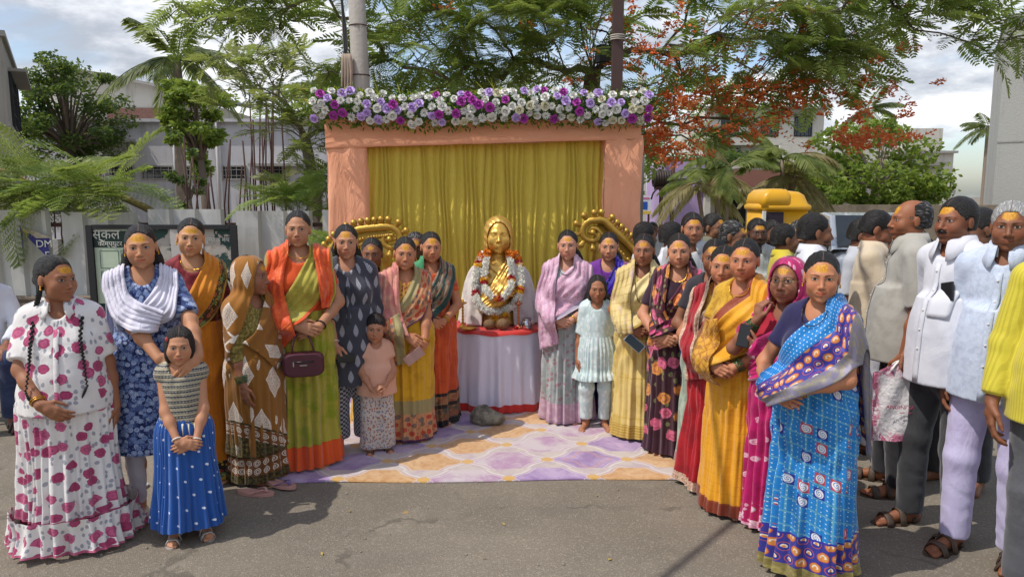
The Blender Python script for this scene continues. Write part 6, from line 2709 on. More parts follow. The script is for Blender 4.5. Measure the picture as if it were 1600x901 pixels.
def blob(seed, r=.03, n=60):
    rr = random.Random(seed)
    mb = MB()
    for _ in range(n):
        d = Vector((rr.gauss(0, 1), rr.gauss(0, 1), rr.gauss(0, 1))).normalized()
        e = d.orthogonal().normalized()
        s_ = d.cross(e)
        b_ = d * r * .55
        mb.add([b_ - e * r * .22, b_ + d * r * .28 + s_ * r * .26, b_ + d * r * .5 + e * r * .05, b_ + d * r * .28 - s_ * r * .26], [(0, 1, 2, 3)])
    mb.ball((0, 0, 0), r * .62, 8, 6)
    return mb.mesh('marigold', smooth=False)


BL = [blob(k) for k in range(3)]
for b_ in BL:
    b_.materials.append(YEL_F)


def garland(label, pts, rad, accents, seed, tassel=False):
    """pts in statue coordinates (x, z); accents: list of (t, colour letters)"""
    rr = random.Random(seed)
    g = root('flower_necklace', label, 'flower garland', ST.root.location)
    ST.maps()
    F0 = ST.F
    path = bezier([(a, 0, b) for a, b in pts], 160)
    path[:, 1] = [float(ST.smp(ST.F, a, b)) - rad * .7 for a, b in path[:, (0, 2)]]
    for _ in range(6):
        path[1:-1, 1] = np.minimum(path[1:-1, 1], (path[:-2, 1] + path[2:, 1]) / 2)
    cum = np.concatenate([[0], np.cumsum(np.linalg.norm(np.diff(path, axis=0), axis=1))])
    Ltot = cum[-1]
    mb = MB()
    n = int(Ltot * 2100)
    for _ in range(n):
        t = rr.random()
        if any(abs(t - a) < w_ for a, w_, *_ in accents):
            continue
        c_ = np.array([np.interp(t * Ltot, cum, path[:, k]) for k in range(3)])
        d = Vector((rr.gauss(0, 1), rr.gauss(0, 1) - .3, rr.gauss(0, 1))).normalized()
        b_ = Vector(c_) + d * rad * rr.uniform(.55, .95)
        e = d.orthogonal().normalized()
        s_ = d.cross(e)
        L = rr.uniform(.010, .017)
        mb.add([b_ - d * L * .3, b_ + e * L * .5 + d * L * .3, b_ + d * L, b_ - e * L * .5 + d * L * .3], [(0, 1, 2, 3)])
        mb.add([b_ - d * L * .3, b_ + s_ * L * .5 + d * L * .3, b_ + d * L * .9, b_ - s_ * L * .5 + d * L * .3], [(0, 1, 2, 3)])
    o = mb.obj('jasmine_strand', WHT_F, g, smooth=False)
    o['kind'] = 'stuff'
    MB().tube(path[::4], rad * .62, 8).obj('core', WHT_F, g)
    for a, w_, cols in accents:
        m_ = len(cols)
        for i, cl_ in enumerate(cols):
            t = a - w_ + 2 * w_ * (i + .5) / m_
            c_ = np.array([np.interp(t * Ltot, cum, path[:, k]) for k in range(3)])
            for k in range(2):
                o = ob('marigold', BL[(i + k) % 3], None, g, Vector(c_) + Vector(((k - .5) * .022, -.008, rr.uniform(-.004, .004))), (rr.uniform(0, 6), rr.uniform(0, 6), 0), rr.uniform(.80, 1.0))
                o.material_slots[0].link = 'OBJECT'
                o.material_slots[0].material = dict(y=YEL_F, o=ORG_F, r=RED_F)[cl_]
    if tassel:
        c_ = path[80]
        for i in range(16):
            o = ob('marigold', BL[i % 3], None, g, (c_[0] + rr.uniform(-.075, .075) * (1 - i / 40), c_[1] - .012 - rr.uniform(0, .03), c_[2] - .005 - .0085 * i), (rr.uniform(0, 6), rr.uniform(0, 6), 0), rr.uniform(.85, 1.1))
            o.material_slots[0].link = 'OBJECT'
            o.material_slots[0].material = YEL_F if rr.random() < .75 else ORG_F
    return g


z1 = ST.zs
garland('outer white flower garland with red and marigold bands, hanging lowest on the golden bust', [(-.13, z1 + .07), (-.175, z1 - .06), (-.195, z1 - .24), (-.15, z1 - .37), (-.02, z1 - .435), (.03, z1 - .435), (.135, z1 - .36), (.19, z1 - .22), (.185, z1 - .05), (.14, z1 + .07)], .032,
        [(.03, .03, 'oo'), (.09, .02, 'ry'), (.27, .018, 'rr'), (.74, .022, 'yry'), (.92, .018, 'yr'), (.97, .03, 'oo')], 3, True)
garland('inner white flower garland with short marigold bands on the golden bust', [(-.085, z1 + .08), (-.108, z1 - .06), (-.115, z1 - .20), (-.06, z1 - .28), (.02, z1 - .305), (.07, z1 - .26), (.11, z1 - .19), (.108, z1 - .05), (.09, z1 + .08)], .026,
        [(.03, .03, 'oo'), (.26, .028, 'yr'), (.50, .03, 'or'), (.74, .028, 'yr'), (.97, .03, 'oo')], 5)

# things on the table
ZT = TZ + .0075
q = root('oil_lamp', 'tall brass oil lamp with stacked beads right of the coconuts on the table', 'lamp', (.055, 5.93, ZT))
pr = [(.036, 0), (.038, .006), (.02, .016), (.010, .03)]
z_ = .03
for i in range(6):
    pr += [(.007, z_ + .006), (.012, z_ + .014), (.007, z_ + .022)]
    z_ += .026
pr += [(.008, z_ + .01), (.034, z_ + .022), (.036, z_ + .03), (.012, z_ + .032), (.007, z_ + .05), (.002, z_ + .062)]
MB().lathe(pr, n=16).obj('lamp_stem', plain('copper', 0xC8825A, .3, 1., .1), q)
q = root('oil_lamp', 'brass oil lamp at the left rim of the table beside the woman in orange', 'lamp', (-.415, 5.97, ZT))
MB().lathe(pr, n=16).obj('lamp_stem', BRASS, q)
q = root('steel_pot', 'small shiny steel water pot right of the tall lamp on the table', 'pot', (.125, 5.90, ZT))
MB().lathe([(.03, 0), (.045, .006), (.050, .03), (.049, .058), (.040, .070), (.036, .080), (.043, .090), (.041, .091), (.030, .078)], n=24).obj('pot_body', STEEL, q)
COCONUT = begin('coconut_husk')
p = objco()
n = noise(scl(p, (1, 1, .25)), 60, 4, .7)
COCONUT = finish(COCONUT, mix(n, 0x4A3020, 0x9A7A54), .9, bump=n, bd=.012)
for x, y, s_, lb in ((-.19, 5.885, 1., 'smooth dark brown coconut, left of the two on the table'), (-.075, 5.865, 1.12, 'hairy pale brown coconut, right of the two on the table')):
    mb = MB()
    mb.ball((0, 0, .042 * s_), (.048 * s_, .046 * s_, .044 * s_), 20, 14)
    o = mb.obj('coconut', COCONUT, None, loc=(x, y, ZT))
    tag(o, lb, 'coconut')
    rr = random.Random(int(x * -100))
    fm = MB()
    for i in range(90 if s_ > 1 else 30):
        a, b_ = rr.uniform(0, 6.3), rr.uniform(-.6, 1)
        d = Vector((math.cos(a) * math.sqrt(max(0, 1 - b_ * b_)), math.sin(a) * math.sqrt(max(0, 1 - b_ * b_)), b_))
        b0 = Vector((0, 0, .042 * s_)) + d * .045 * s_
        e = d.orthogonal().normalized() * .0012
        tpt = b0 + d * rr.uniform(.008, .02) + Vector((rr.uniform(-.01, .01), rr.uniform(-.01, .01), .008))
        fm.add([b0 - e, b0 + e, tpt], [(0, 1, 2)])
    fm.obj('husk_fibres', COCONUT, o, smooth=False)
q = root('brass_plate', 'shallow brass offering plate at the left of the table top', 'plate', (-.36, 5.88, ZT))
MB().lathe([(.05, 0), (.058, .004), (.068, .016), (.066, .017), (.055, .006)], n=28).obj('plate_body', BRASS, q)
o = blob(8, .022).copy()
o.materials.clear()
o = ob('red_flower', o, RED_F, None, (.035, 5.88, ZT + .014))
tag(o, 'small red flower lying beside the lamp foot on the table', 'flower')

# stone on the rug
mb = MB().ball((0, 0, 0), 1, 22, 14)
v = np.array(mb.v)
v = v * np.array((.135, .095, .075))
n_ = v / np.linalg.norm(v, axis=1, keepdims=True)
v = v + n_ * (wob(v, 22, 2.)[:, None] * .016 + wob(v, 50, 5.)[:, None] * .005)
v[:, 2] = np.maximum(v[:, 2] * (1 + .35 * (v[:, 0] < -.0)), -.042)
STONE = begin('grey_stone')
p = objco()
n = noise(p, 14, 6, .7)
STONE = finish(STONE, mix(ss(.3, .7, n), 0x4E4A42, 0x9A9482), .9, bump=n, bd=.02)
o = ob('stone', mesh('stone', v, mb.f), STONE, None, (-.20, 5.52, .055), (0, 0, R(-12)))
tag(o, 'rough grey green stone lying on the rug before the table', 'stone')


# gilded scroll stands either side
def scroll(label, sx, X0, X1, Zs, Zt, Y, r1):
    """curved arm that rises from low outside to a spiral towards the middle"""
    q = root('scroll_stand', label, 'ornamental stand', (0, Y, 0))
    cx_, cz_ = X1, Zs
    sp = []
    for i in range(44):
        a = i / 43
        ang = PI * .5 - sx * 0 + a * PI * 2.6
        rr_ = r1 * (1 - .80 * a)
        sp.append((cx_ + sx * rr_ * math.cos(ang) * -1 * -1, 0, cz_ + rr_ * math.sin(ang)))
    # arc that runs tangentially into the spiral top
    arc = bezier([(X0 - sx * .10, 0, .02), (X0 - sx * .06, 0, Zt - .62), (X0 + sx * .12, 0, Zt - .32), (X0 + sx * .36, 0, Zt - .09), (cx_ - sx * .10, 0, cz_ + r1 * .98), sp[0]], 60)
    sp = [(cx_ + sx * r1 * (1 - .80 * i / 43) * math.sin(i / 43 * PI * 2.6), 0, cz_ + r1 * (1 - .80 * i / 43) * math.cos(i / 43 * PI * 2.6)) for i in range(44)]
    path = np.vstack([arc[:-1], sp])
    rads = np.concatenate([np.linspace(.040, .034, 59), np.linspace(.033, .017, 44)])
    MB().tube(path, rads, 12, flat=1.).obj('scroll_arm', GILT, q)
    MB().ball((cx_, -.01, cz_), (.03, .042, .03), 14, 10).obj('scroll_eye', GILT, q)
    # inner second rail
    inn = arc[:-6] + np.array([sx * .10, 0, -.11])
    MB().tube(inn, .020, 8).obj('inner_rail', GILT, q)
    # beads along the outer edge and round the spiral
    full = np.vstack([arc[12:-1], sp[:24]])
    cum = np.concatenate([[0], np.cumsum(np.linalg.norm(np.diff(full, axis=0), axis=1))])
    nb = int(cum[-1] / .060)
    for i in range(nb):
        s_ = cum[-1] * (i + .5) / nb
        c_ = np.array([np.interp(s_, cum, full[:, k]) for k in range(3)])
        c2 = np.array([np.interp(min(s_ + .01, cum[-1]), cum, full[:, k]) for k in range(3)])
        d = unit(c2 - c_ + 1e-9)
        nrm = np.array([-d[2], 0, d[0]]) * sx
        mb = MB()
        mb.tube([c_ + nrm * .02, c_ + nrm * .05, c_ + nrm * .062], [.020, .024, .026], 8)
        mb.ball(c_ + nrm * .070, (.031, .034, .031), 10, 8)
        mb.obj('bead', GILT, q)
    im = MB()
    for i in range(int(np.linalg.norm(inn[-1] - inn[0]) / .035)):
        t = i * .035 / np.linalg.norm(inn[-1] - inn[0])
        k = min(len(inn) - 1, int(t * len(inn)))
        im.ball(inn[k] + np.array([-sx * .028, -.01, .035]), .017, 8, 6)
    o = im.obj('small_beads', GILT, q)
    o['kind'] = 'stuff'
    # panel behind the rails and foot
    n = len(arc) - 6
    v = [tuple(arc[i] + np.array([0, .02, 0])) for i in range(n)] + [tuple(np.array([arc[i][0] * .35 + (X1 + sx * .05) * .65, .02, max(.02, arc[i][2] - .5)])) for i in range(n)]
    o = ob('carved_panel', mesh('carved_panel', v, [(i, i + 1, n + i + 1, n + i) for i in range(n - 1)]), GILT, q)
    o.modifiers.new('thickness', 'SOLIDIFY').thickness = .03
    MB().box((X0 * .5 + X1 * .5 - sx * .1, 0, .03), (abs(X1 - X0) + .2, .25, .04)).obj('foot', GILT, q, bevel=.01)


scroll('gilded scroll stand with beads behind the women left of the bust', 1, -1.85, -1.115, 1.41, 1.555, 6.55, .11)
scroll('gilded scroll stand with beads behind the women right of the bust', -1, 1.28, .735, 1.47, 1.59, 6.55, .11)

# footwear left on the ground
PINKL = plain('pink_leather', 0xB88A80, .5, 0, .1)
GREYL = plain('grey_rubber', 0x9AA4AC, .6)


def slipper(label, x, y, rz, mat, strap, group=None, L=.235):
    q = root('slipper', label, 'slipper', (x, y, .012 if y > 4.25 and x > -1.7 else .001), R(rz), group)
    out = []
    for i in range(24):
        t = 2 * PI * i / 24
        out.append((L / 2 * math.cos(t), (.042 + .008 * math.cos(t)) * math.sin(t)))
    mb = MB()
    v = [(a, b, 0) for a, b in out] + [(a, b, .016 + .006 * (a < -.04)) for a, b in out]
    mb.add(v, [tuple(range(24))[::-1], tuple(range(24, 48))] + [(i, (i + 1) % 24, 24 + (i + 1) % 24, 24 + i) for i in range(24)])
    mb.obj('sole', mat, q, smooth=False)
    for s_ in (1, -1):
        MB().tube(bezier([(.075, 0, .018), (.05, s_ * .02, .038), (-.01, s_ * .044, .016)], 8), .008, 6, flat=.4).obj('strap', strap, q)


slipper('pink thong slipper lying nearer the camera by the rug corner', -1.56, 4.17, -8, PINKL, PINKL)
slipper('pink thong slipper lying just behind its pair at the rug corner', -1.44, 4.27, -25, PINKL, plain('violet_strap', 0x6A5A88, .5))
slipper('grey blue rubber slipper behind the woman in blue', -2.33, 4.20, 70, GREYL, WHITEP)

# ------------------------------------------------------------------ the people
W_ = 0xE4E2E0
GW = 'women and girls posing round the bust'
GM = 'men standing in the crowd at the right'


def pal(P, mat, kind='std', W=.34, **k):
    u, zw, zs, sw, w, b = P.u, P.zw, P.zs, P.sw, P.w, P.belly
    if kind == 'std':
        return P.drape(mat, [(-.15 * u * w, zw), (-.05 * u, zs - .17 * u), (.060 * u, zs + .012)], [(-.13 * u * w, zw - .10), (.09 * u, zs - .29 * u), (sw + .045 * u, zs - .09 * u)], Wd=W, **k)
    if kind == 'wide':
        return P.drape(mat, [(-.16 * u * w, zw + .03), (-.07 * u, zs - .10 * u), (.050 * u, zs + .014)], [(-.12 * u * w, zw - .12), (.13 * u, zw + .02), (sw + .075 * u, zs - .20 * u)], Wd=W, **k)
    if kind == 'over':       # covers the whole left arm to the wrist
        return P.drape(mat, [(-.15 * u * w, zw + .04), (-.06 * u, zs - .12 * u), (.050 * u, zs + .014)], [(.02 * u, zw - .16), (.20 * u, zw - .05), (sw + .10 * u, zs - .22 * u)], Wd=W, **k)
    if kind == 'fall':       # hangs from the shoulder straight down the front
        return P.drape(mat, [(.04 * u, zw - .06), (.055 * u, zs - .16 * u), (.055 * u, zs + .014)], [(sw + .045 * u, zw - .02), (sw + .07 * u, zs - .18 * u), (sw + .055 * u, zs - .07 * u)], Wd=W, **k)


def set_saree(P, blouse, skirt, pallu, kind='std', mir=False, sleeve=.6, hemr=(.215, .185), seed=1., hair='bun', hm=None, back=.6, W=.34, zbot=.02, neck=(.064, .08, 0), folds=5, th0=-.25, skin=True, famp=.010, amp=1.):
    P.body(leg_r=.8)
    P.top(blouse, sleeve=sleeve, neck=neck)
    P.skirt(skirt, hemr=hemr, seed=seed, zbot=zbot, th0=th0 * (-1 if mir else 1), amp=amp)
    pal(P, pallu, kind, W, mir=mir, back=back, folds=folds, seed=seed, famp=famp)
    P.hair(hair, hm)


# 1 elderly woman in a floral dress, far left
P = Person('elderly woman in white dress with pink roses and two long braids', 'woman', -2.30, 3.60, 1.5, 22, w=1.2, belly=.04, hs=0.97,
           head=(46, 2, 0), tone=0x7E5138, old=1, lips=.6, group=GW)
FLOR = cloth('rose_print', 0xDDD8D4, [p_roses([0xC05A80, 0xA84068], .074, .027, 0x8C8C98, 1., 0x8A2C50, .72)], [(.012, 0xB85878)], wr=.8)
P.side(1, .085, -.03)
P.set_arm(-1, (-.07, -.235, .80), (.80, -.2, -.55), (-.3, -1, .1), (.3, 0, 1), (.95, .5, -.4), (.3, .4, .35))
P.body()
P.hair('bun')
P.top(FLOR, hem=.72, sleeve=.82, off=.018, loose=.030, neck=(.05, .072, .0), wrk=.005, flare=[(P.zs - .2, .155, .14, -.02), (P.zw, .18, .165, -.03), (.72, .213, .195, -.02)])
P.collar(FLOR, gap=.42, r0=.074, point=.035, z0=-.006)
P.braids()
P.patch(FLOR, -.012, .012, .74, P.zs - .08, 'placket', .006, 3, 12)
P.skirt(FLOR, ztop=.80, zbot=.17, hemr=(.255, .225), kind='gather', amp=1.0, seed=2.2, hip=1.0)
P.skirt(FLOR, ztop=.20, zbot=.02, hemr=(.33, .285), kind='gather', amp=1.25, seed=4.1, name='hem_ruffle', nv=18, hip=1.6)
P.earrings(GOLD)
P.bangles(-1, GOLD, 2)

# 2 young woman in blue kurta
P = Person('young woman in navy floral kurta and white scarf', 'woman', -2.03, 3.92, 1.64, 24, w=1.12, hs=0.98, head=(-2, 2, -3), tone=0x9A6A4C, group=GW)
KB = cloth('navy_block_print', 0x1C2A5A, [p_mix(0x4A5C90, 20), p_roses([0xA4B4D4, 0x7E94C0], .028, .0125, 0x7A90BE, .9, 0x24346A)], wr=.7)
t_ = P.loc(-1.66, 3.56, .84)
P.set_arm(-1, P.loc(-1.74, 3.585, .86), (.85, -.25, -.35), (0, -1, .3), (0, 0, 1), (.9, .4, -.5), (.2, .25, .2))
P.set_arm(1, P.loc(-1.58, 3.60, .90), (-.55, -.35, -.65), (.3, -1, .2), (-.6, 0, .8), (.9, .5, -.4), (.2, .25, .2))
P.stance = {1: (.02, 0, .2), -1: (-.01, -.02, .15)}
P.body()
P.hair('long+frontr')
P.top(KB, hem=.40, sleeve=.86, off=.014, loose=.022, neck=(.056, .072, .0), name='kurta', vneck=.06, wrk=.005,
      flare=[(P.zw + .02, .165, .135, 0), (P.zh, .205, .17, 0), (.62, .215, .18, 0), (.40, .225, .19, 0)])
P.trousers(cloth('white_leggings', 0xCFCAD2, wr=1.), hem=.085, r=(.075, .052, .036), name='leggings', wrk=.005)
P.shoes(plain('grey_flats', 0x5A5A60, .5), WHITEP, 'flat')
SCARF = cloth('white_scarf', 0xDCD8E2, [p_stripes(0xC9C4D4, .012, .5, 'v', .8)], wr=1.2, rough=.85)
P.drape(SCARF, [(-.02, P.zs - .15), (.05, P.zs - .06), (.085, P.zs + .012)], [(-.06, P.zs - .27), (.13, P.zs - .22), (P.sw + .02, P.zs - .06)], Wd=.3, name='scarf', folds=6, famp=.014, back=.25)
P.drape(SCARF, [(-.10, P.zs - .17), (.055, P.zs - .09), (.085, P.zs + .012)], [(-.06, P.zs - .28), (.12, P.zs - .22), (P.sw + .035, P.zs - .06)], Wd=.3, name='scarf_fall', folds=6, famp=.014, back=.62, mir=True)
P.earrings(GOLD, .005)

# 3 girl in blue skirt
P = Person('small girl in sparkly top and long blue dotted skirt', 'girl', -1.72, 3.64, 1.13, 20, sex='k', hs=.80, w=1.0, bust=0, head=(2, 4, 2), tone=0x9C6C50, tilak=0, group=GW)
P.clasp(.56, -.17, .055, xo=.02)
P.stance = {1: (.01, 0, .25), -1: (-.015, -.02, .1)}
P.body()
P.hair('bob+fringe')
SPK = cloth('sequin_top', 0x262E40, [p_stripes(0xA89C80, .026, .45, 'v', .3), p_key(0x8A8474, .026), p_dots(0xD0C6A8, .011, .0028)], wr=.5, rough=.45)
P.top(SPK, hem=.60, sleeve=.0, off=.010, neck=(.075, .085, 0))
P.skirt(cloth('blue_chiffon', 0x0F4F9C, [p_dots(0xE0E4F0, .075, .0075)], wr=.5, rough=.5, sheen=.4), ztop=.66, zbot=.075, hemr=(.25, .22), kind='gather', amp=.75, seed=3.)
mb = MB()
for i in range(26):
    a = 2 * PI * i / 26
    A_, B_, C_ = .118, .095, 0.
    mb.tube([(A_ * math.sin(a), -B_ * math.cos(a), .64), (A_ * 1.1 * math.sin(a), -B_ * 1.12 * math.cos(a), .585)], [.004, .003], 5)
mb.obj('tassels', plain('cream_thread', 0xD8CDB0, .8), P.root)
P.bangles(1, WHITEP, 1, .0045)
P.bangles(-1, WHITEP, 1, .0045)
P.shoes(plain('silver_leather', 0xB4B0AC, .4, .3), None, 'sandal')
MB().ball(P.hc + P.hR @ (np.array([-.07, -.045, .055]) * P.hs), (.008, .006, .012), 8, 6).obj('hair_clip', plain('red_clip', 0xB84A4A, .4), P.root)

# 4 young woman in orange saree with embroidered border
P = Person('young woman in orange saree with embroidered black border and maroon blouse, before the poster board', 'woman', -1.98, 4.42, 1.66, 28, w=.95, hs=0.96, head=(-6, 3, 4), tone=0xA47654, group=GW)
P.side(1, .10, -.10, .12)
P.side(-1)
OR4 = [p_mix(0xC9781C, 10)]
EMB = [p_roses([0x8A2030, 0x2E6A4A], .05, .017, 0xC8A030, .9, 0xD8B040)]
set_saree(P, cloth('maroon_blouse', 0x6A1620, [p_mix(0x8A2830, 30)]), cloth('orange_saree', 0xD07E1A, OR4, [(.12, 0x2A2018, EMB), (.02, 0xB89030, [], .4)]),
          cloth('orange_pallu', 0xD08420, OR4, [(.12, 0x4A3818, EMB), (.02, 0xC09A38, [], .3)], W=.36), 'std', seed=2.2, hair='bun', W=.36, sleeve=.9)
P.earrings(GOLD)
P.necklace(GOLD, .06)
P.bangles(1, plain('red_bangle', 0x8A1A2A, .3), 3)

# 5 old woman in brown saree, head covered
P = Person('old woman in brown diamond printed saree drawn over her head, in profile', 'woman', -1.63, 4.44, 1.43, 62, w=1.12, belly=.02, hs=1.02, head=(22, 3, 0), tone=0x7A4E38, old=1, lips=.5, group=GW, bust=.8)
BR = 0x8A5A1E
P.side(-1, .05, -.07, .03)
P.side(1, .03, -.06)
P.body(leg_r=.8)
P.hair('bun', HAIR_M)
KEY = [p_key(0xD9CFC0, .052)]
P.top(cloth('gold_blouse', 0x6A5A24, [p_mix(0x9A8844, 60)]), sleeve=1.35, loose=.012)
P.skirt(cloth('brown_saree', BR, [p_diamond(0xE2D6C8, .17, .30)], [(.175, 0x4A3818), (.16, 0x74461C, KEY), (.05, 0x3A3018, [p_mix(0x6A5A2A, 60)], .2)]), seed=2.7, hemr=(.22, .2), amp=.7)
P.skirt(cloth('brown_saree_fold', BR, [p_diamond(0xE2D6C8, .17, .30)], [(.13, 0x4A3818), (.115, 0x74461C, KEY), (.035, 0x3A3018, [p_mix(0x6A5A2A, 60)], .2)]), ztop=P.zw + .02, zbot=.20, seed=1.7, hemr=(.222, .20), amp=.5, name='saree_fold', hip=1.07, hem_dir=.10)
GEO = cloth('brown_veil', 0x9A6420, [p_diamond(0xE2D6C8, .15, .24)], [(.99, 0x8A5A26, [p_grid(0xE2D6C8, .075, .007, True), p_dots(0xE2D6C8, .075, .02, False)]), (.70, 0x8A5622, [p_leaf(0xE2D6C8, .09, .11)])])
pal(P, cloth('brown_pallu', BR, [p_diamond(0xE2D6C8, .15, .26)], [(.06, 0x74461C, KEY)]), 'over', .34, back=.1)
P.hood(GEO, zb=.60, arms=1.1, open_w=.074, trim=cloth('gold_trim', 0x8A7434, [p_mix(0xC0A860, 70)], rough=.4, metal=.4))
P.bangles(-1, GLASSB, 6, .003, gap=.008)

# 6 tall woman in green and orange
P = Person('tall woman in lime green and orange saree carrying a maroon handbag', 'woman', -1.40, 4.70, 1.70, 16, w=1.06, hs=.98, head=(-4, 0, 0), tone=0x94664A, tilak=0, group=GW)
P.clasp(.98, -.19, .065, xo=.035)
LIME = 0xA69A38
set_saree(P, cloth('orange_blouse', 0xD24E1A), cloth('lime_saree', LIME, [p_mix(0x8A921C, 7), p_dots(0xB09A30, .26, .035)], [(.155, 0xCC4A1A, [p_mix(0xB8401A, 30)]), (.15, 0xD2521C)], wr=.7),
          cloth('lime_pallu', 0xAEA242, [p_mix(0x9C9036, 9)], [(.03, 0xCC4A1A)], W=.34), 'std', seed=1.3, hair='bun', sleeve=.62, hemr=(.225, .20), amp=1.25, th0=.1)
ORS = cloth('orange_silk', 0xD84E18, [p_mix(0xE8662A, 12)], [(.03, 0x8A9A30), (.012, 0xC0B040)], wr=1.2, rough=.5, W=.3)
P.drape(ORS, [(.035, P.zw - .12), (.10, P.zs - .2), (.062, P.zs + .035)], [(P.sw + .03, P.zw - .30), (P.sw + .085, P.zs - .25), (P.sw + .055, P.zs - .06)], Wd=.3, name='orange_shawl', folds=3, famp=.016, back=.5, mir=True, off=.014)
P.drape(ORS, [(.13, P.zs - .34), (.12, P.zs - .2), (.09, P.zs + .02)], [(P.sw + .03, P.zs - .33), (P.sw + .07, P.zs - .22), (P.sw + .055, P.zs - .05)], Wd=.3, name='orange_shawl', folds=2, famp=.012, back=.5, off=.014)
P.necklace(GOLD, .05)
P.bangles(1, BLACK, 1, .004)
# the handbag hangs from her hands
q = root('handbag', 'maroon leather handbag with a zip pocket hanging from the hands of the tall woman', 'handbag', P.root.location, R(16))
BAG = plain('maroon_leather', 0x4A1626, .42, 0, .12, 12, .0006, 160, coat=.1)
by, bz, bx = -.265, .745, .005
body_ = MB()
sec = []
for yy, k in ((-.046, .86), (-.040, .96), (-.02, 1), (.02, 1), (.040, .96), (.046, .86)):
    for i in range(40):
        t = 2 * PI * i / 40
        ex = 2 / 4.2
        sec.append((bx + .128 * k * math.copysign(abs(math.cos(t)) ** ex, math.cos(t)), by + yy, bz + .078 * k * math.copysign(abs(math.sin(t)) ** ex, math.sin(t))))
f = [(i * 40 + j, i * 40 + (j + 1) % 40, (i + 1) * 40 + (j + 1) % 40, (i + 1) * 40 + j) for i in range(5) for j in range(40)] + [tuple(range(40)), tuple(range(200, 240))[::-1]]
body_.add(sec, f).obj('bag_body', BAG, q, smooth=False)
MB().tube([(bx - .066, by - .047, bz + .022), (bx + .066, by - .047, bz + .022)], .005, 8).obj('zip', BLACK, q)
MB().box((bx - .06, by - .053, bz + .012), (.008, .006, .03)).obj('zip_pull', STEEL, q, smooth=False)
MB().box((bx + .0, by - .049, bz + .001), (.045, .004, .007)).obj('metal_plate', STEEL, q, smooth=False)
for yy in (-.022, .022):
    MB().tube(bezier([(bx - .068, by + yy, bz + .07), (bx - .06, by + yy, bz + .13), (bx - .028, by + yy * .5 + .03, bz + .205), (bx + .02, by + yy * .5 + .03, bz + .205), (bx + .055, by + yy, bz + .13), (bx + .068, by + yy, bz + .07)], 20), .008, 8, flat=.6).obj('handle', BAG, q)

# 7 woman in grey leaf print kurta
P = Person('woman in dark grey leaf print kurta and checked trousers, holding a phone', 'woman', -1.15, 4.97, 1.60, 14, w=1.2, hs=0.98, head=(0, 2, 0), tone=0x9A6A50, group=GW)
GK = cloth('grey_leaf_print', 0x3C3C46, [p_leaf(0xB8B8C0, .075, .105)], wr=.8)
P.set_arm(-1, (-.10, -.20, .80), (.30, -.3, -.85), (-.8, -.6, 0), (.3, -1, .3), (.8, .6, -.5), (.5, .7, .5))
P.side(1, .05, -.01)
P.stance = {1: (.015, 0, .2), -1: (-.01, -.03, .2)}
P.body()
P.hair('long+frontr')
P.top(GK, hem=.50, sleeve=1.32, off=.018, loose=.024, neck=(.055, .07, 0), vneck=.10, name='kurta', wrk=.006,
      flare=[(P.zw + .05, .185, .15, -.01), (P.zh, .225, .185, 0), (.50, .245, .20, 0)])
P.trousers(cloth('checked_cotton', 0x3A3A44, [p_check(0xA8A8B0, .016)]), hem=.10, r=(.10, .080, .075))
P.patch(GK, -.012, .012, P.zw - .05, P.zs - .13, 'placket', .006, 3, 10)
P.earrings(GOLD, .005)
P.bangles(-1, WHITEP, 1, .003)
S_, E_, Wr = P.arm[-1][:3]
phone(Wr + np.array([.075, -.055, -.085]), (1, -.1, -.05), (.1, -1, .1), BLACK, 'dark phone in the hand of the woman in grey leaf print', P.root, size=(.06, .12, .009))

# 8 little girl with peach top
P = Person('little girl in peach frilled top and speckled flared trousers', 'girl', -.95, 4.90, .99, 16, sex='k', hs=.83, w=1.05, bust=0, head=(-6, 4, 4), tone=0x94644A, tilak=0, group=GW)
P.set_arm(1, (.045, -.165, .52), (-.7, -.5, .1), (0, -.6, 1), (-.2, -1, .3), (.8, .4, -.6), (.6, .8, .6))
P.set_arm(-1, (-.05, -.17, .50), (.75, -.45, .1), (0, -.6, 1), (.2, -1, .3), (.8, .4, -.6), (.6, .8, .6))
P.stance = {1: (.005, 0, .3), -1: (-.005, -.01, .1)}
P.body()
P.hair('short+fringe')
PCH = cloth('peach_cotton', 0xD8A288, wr=.7)
P.top(PCH, hem=.43, sleeve=.42, off=.012, loose=.02, neck=(.055, .07, 0), flare=[(.62, .115, .09, 0), (.52, .128, .105, 0), (.43, .145, .122, 0)])
SPE = cloth('speckled_cotton', 0xC4BAB2, [p_roses([0xA86A50, 0x8A8A9A], .022, .007, 0x9AA0A8, 1.)])
P.trousers(SPE, hem=.045, r=(.092, .085, .112), wrk=.004, top=.47)
P.shoes(LEATHER, None, 'sandal')

# 9 woman behind, between the grey kurta and the pink saree
P = Person('woman whose face shows between the grey kurta and the pink saree', 'woman', -1.10, 5.62, 1.47, 12, w=1.0, hs=1.02, head=(-6, 3, 0), tone=0x6E452F, tilak=2, coarse=1, group=GW)
P.clasp()
set_saree(P, cloth('yellow_blouse', 0xC8A028), cloth('yellow_saree_back', 0xC0962A), cloth('yellow_pallu_back', 0xC8A030), 'std', seed=3.)

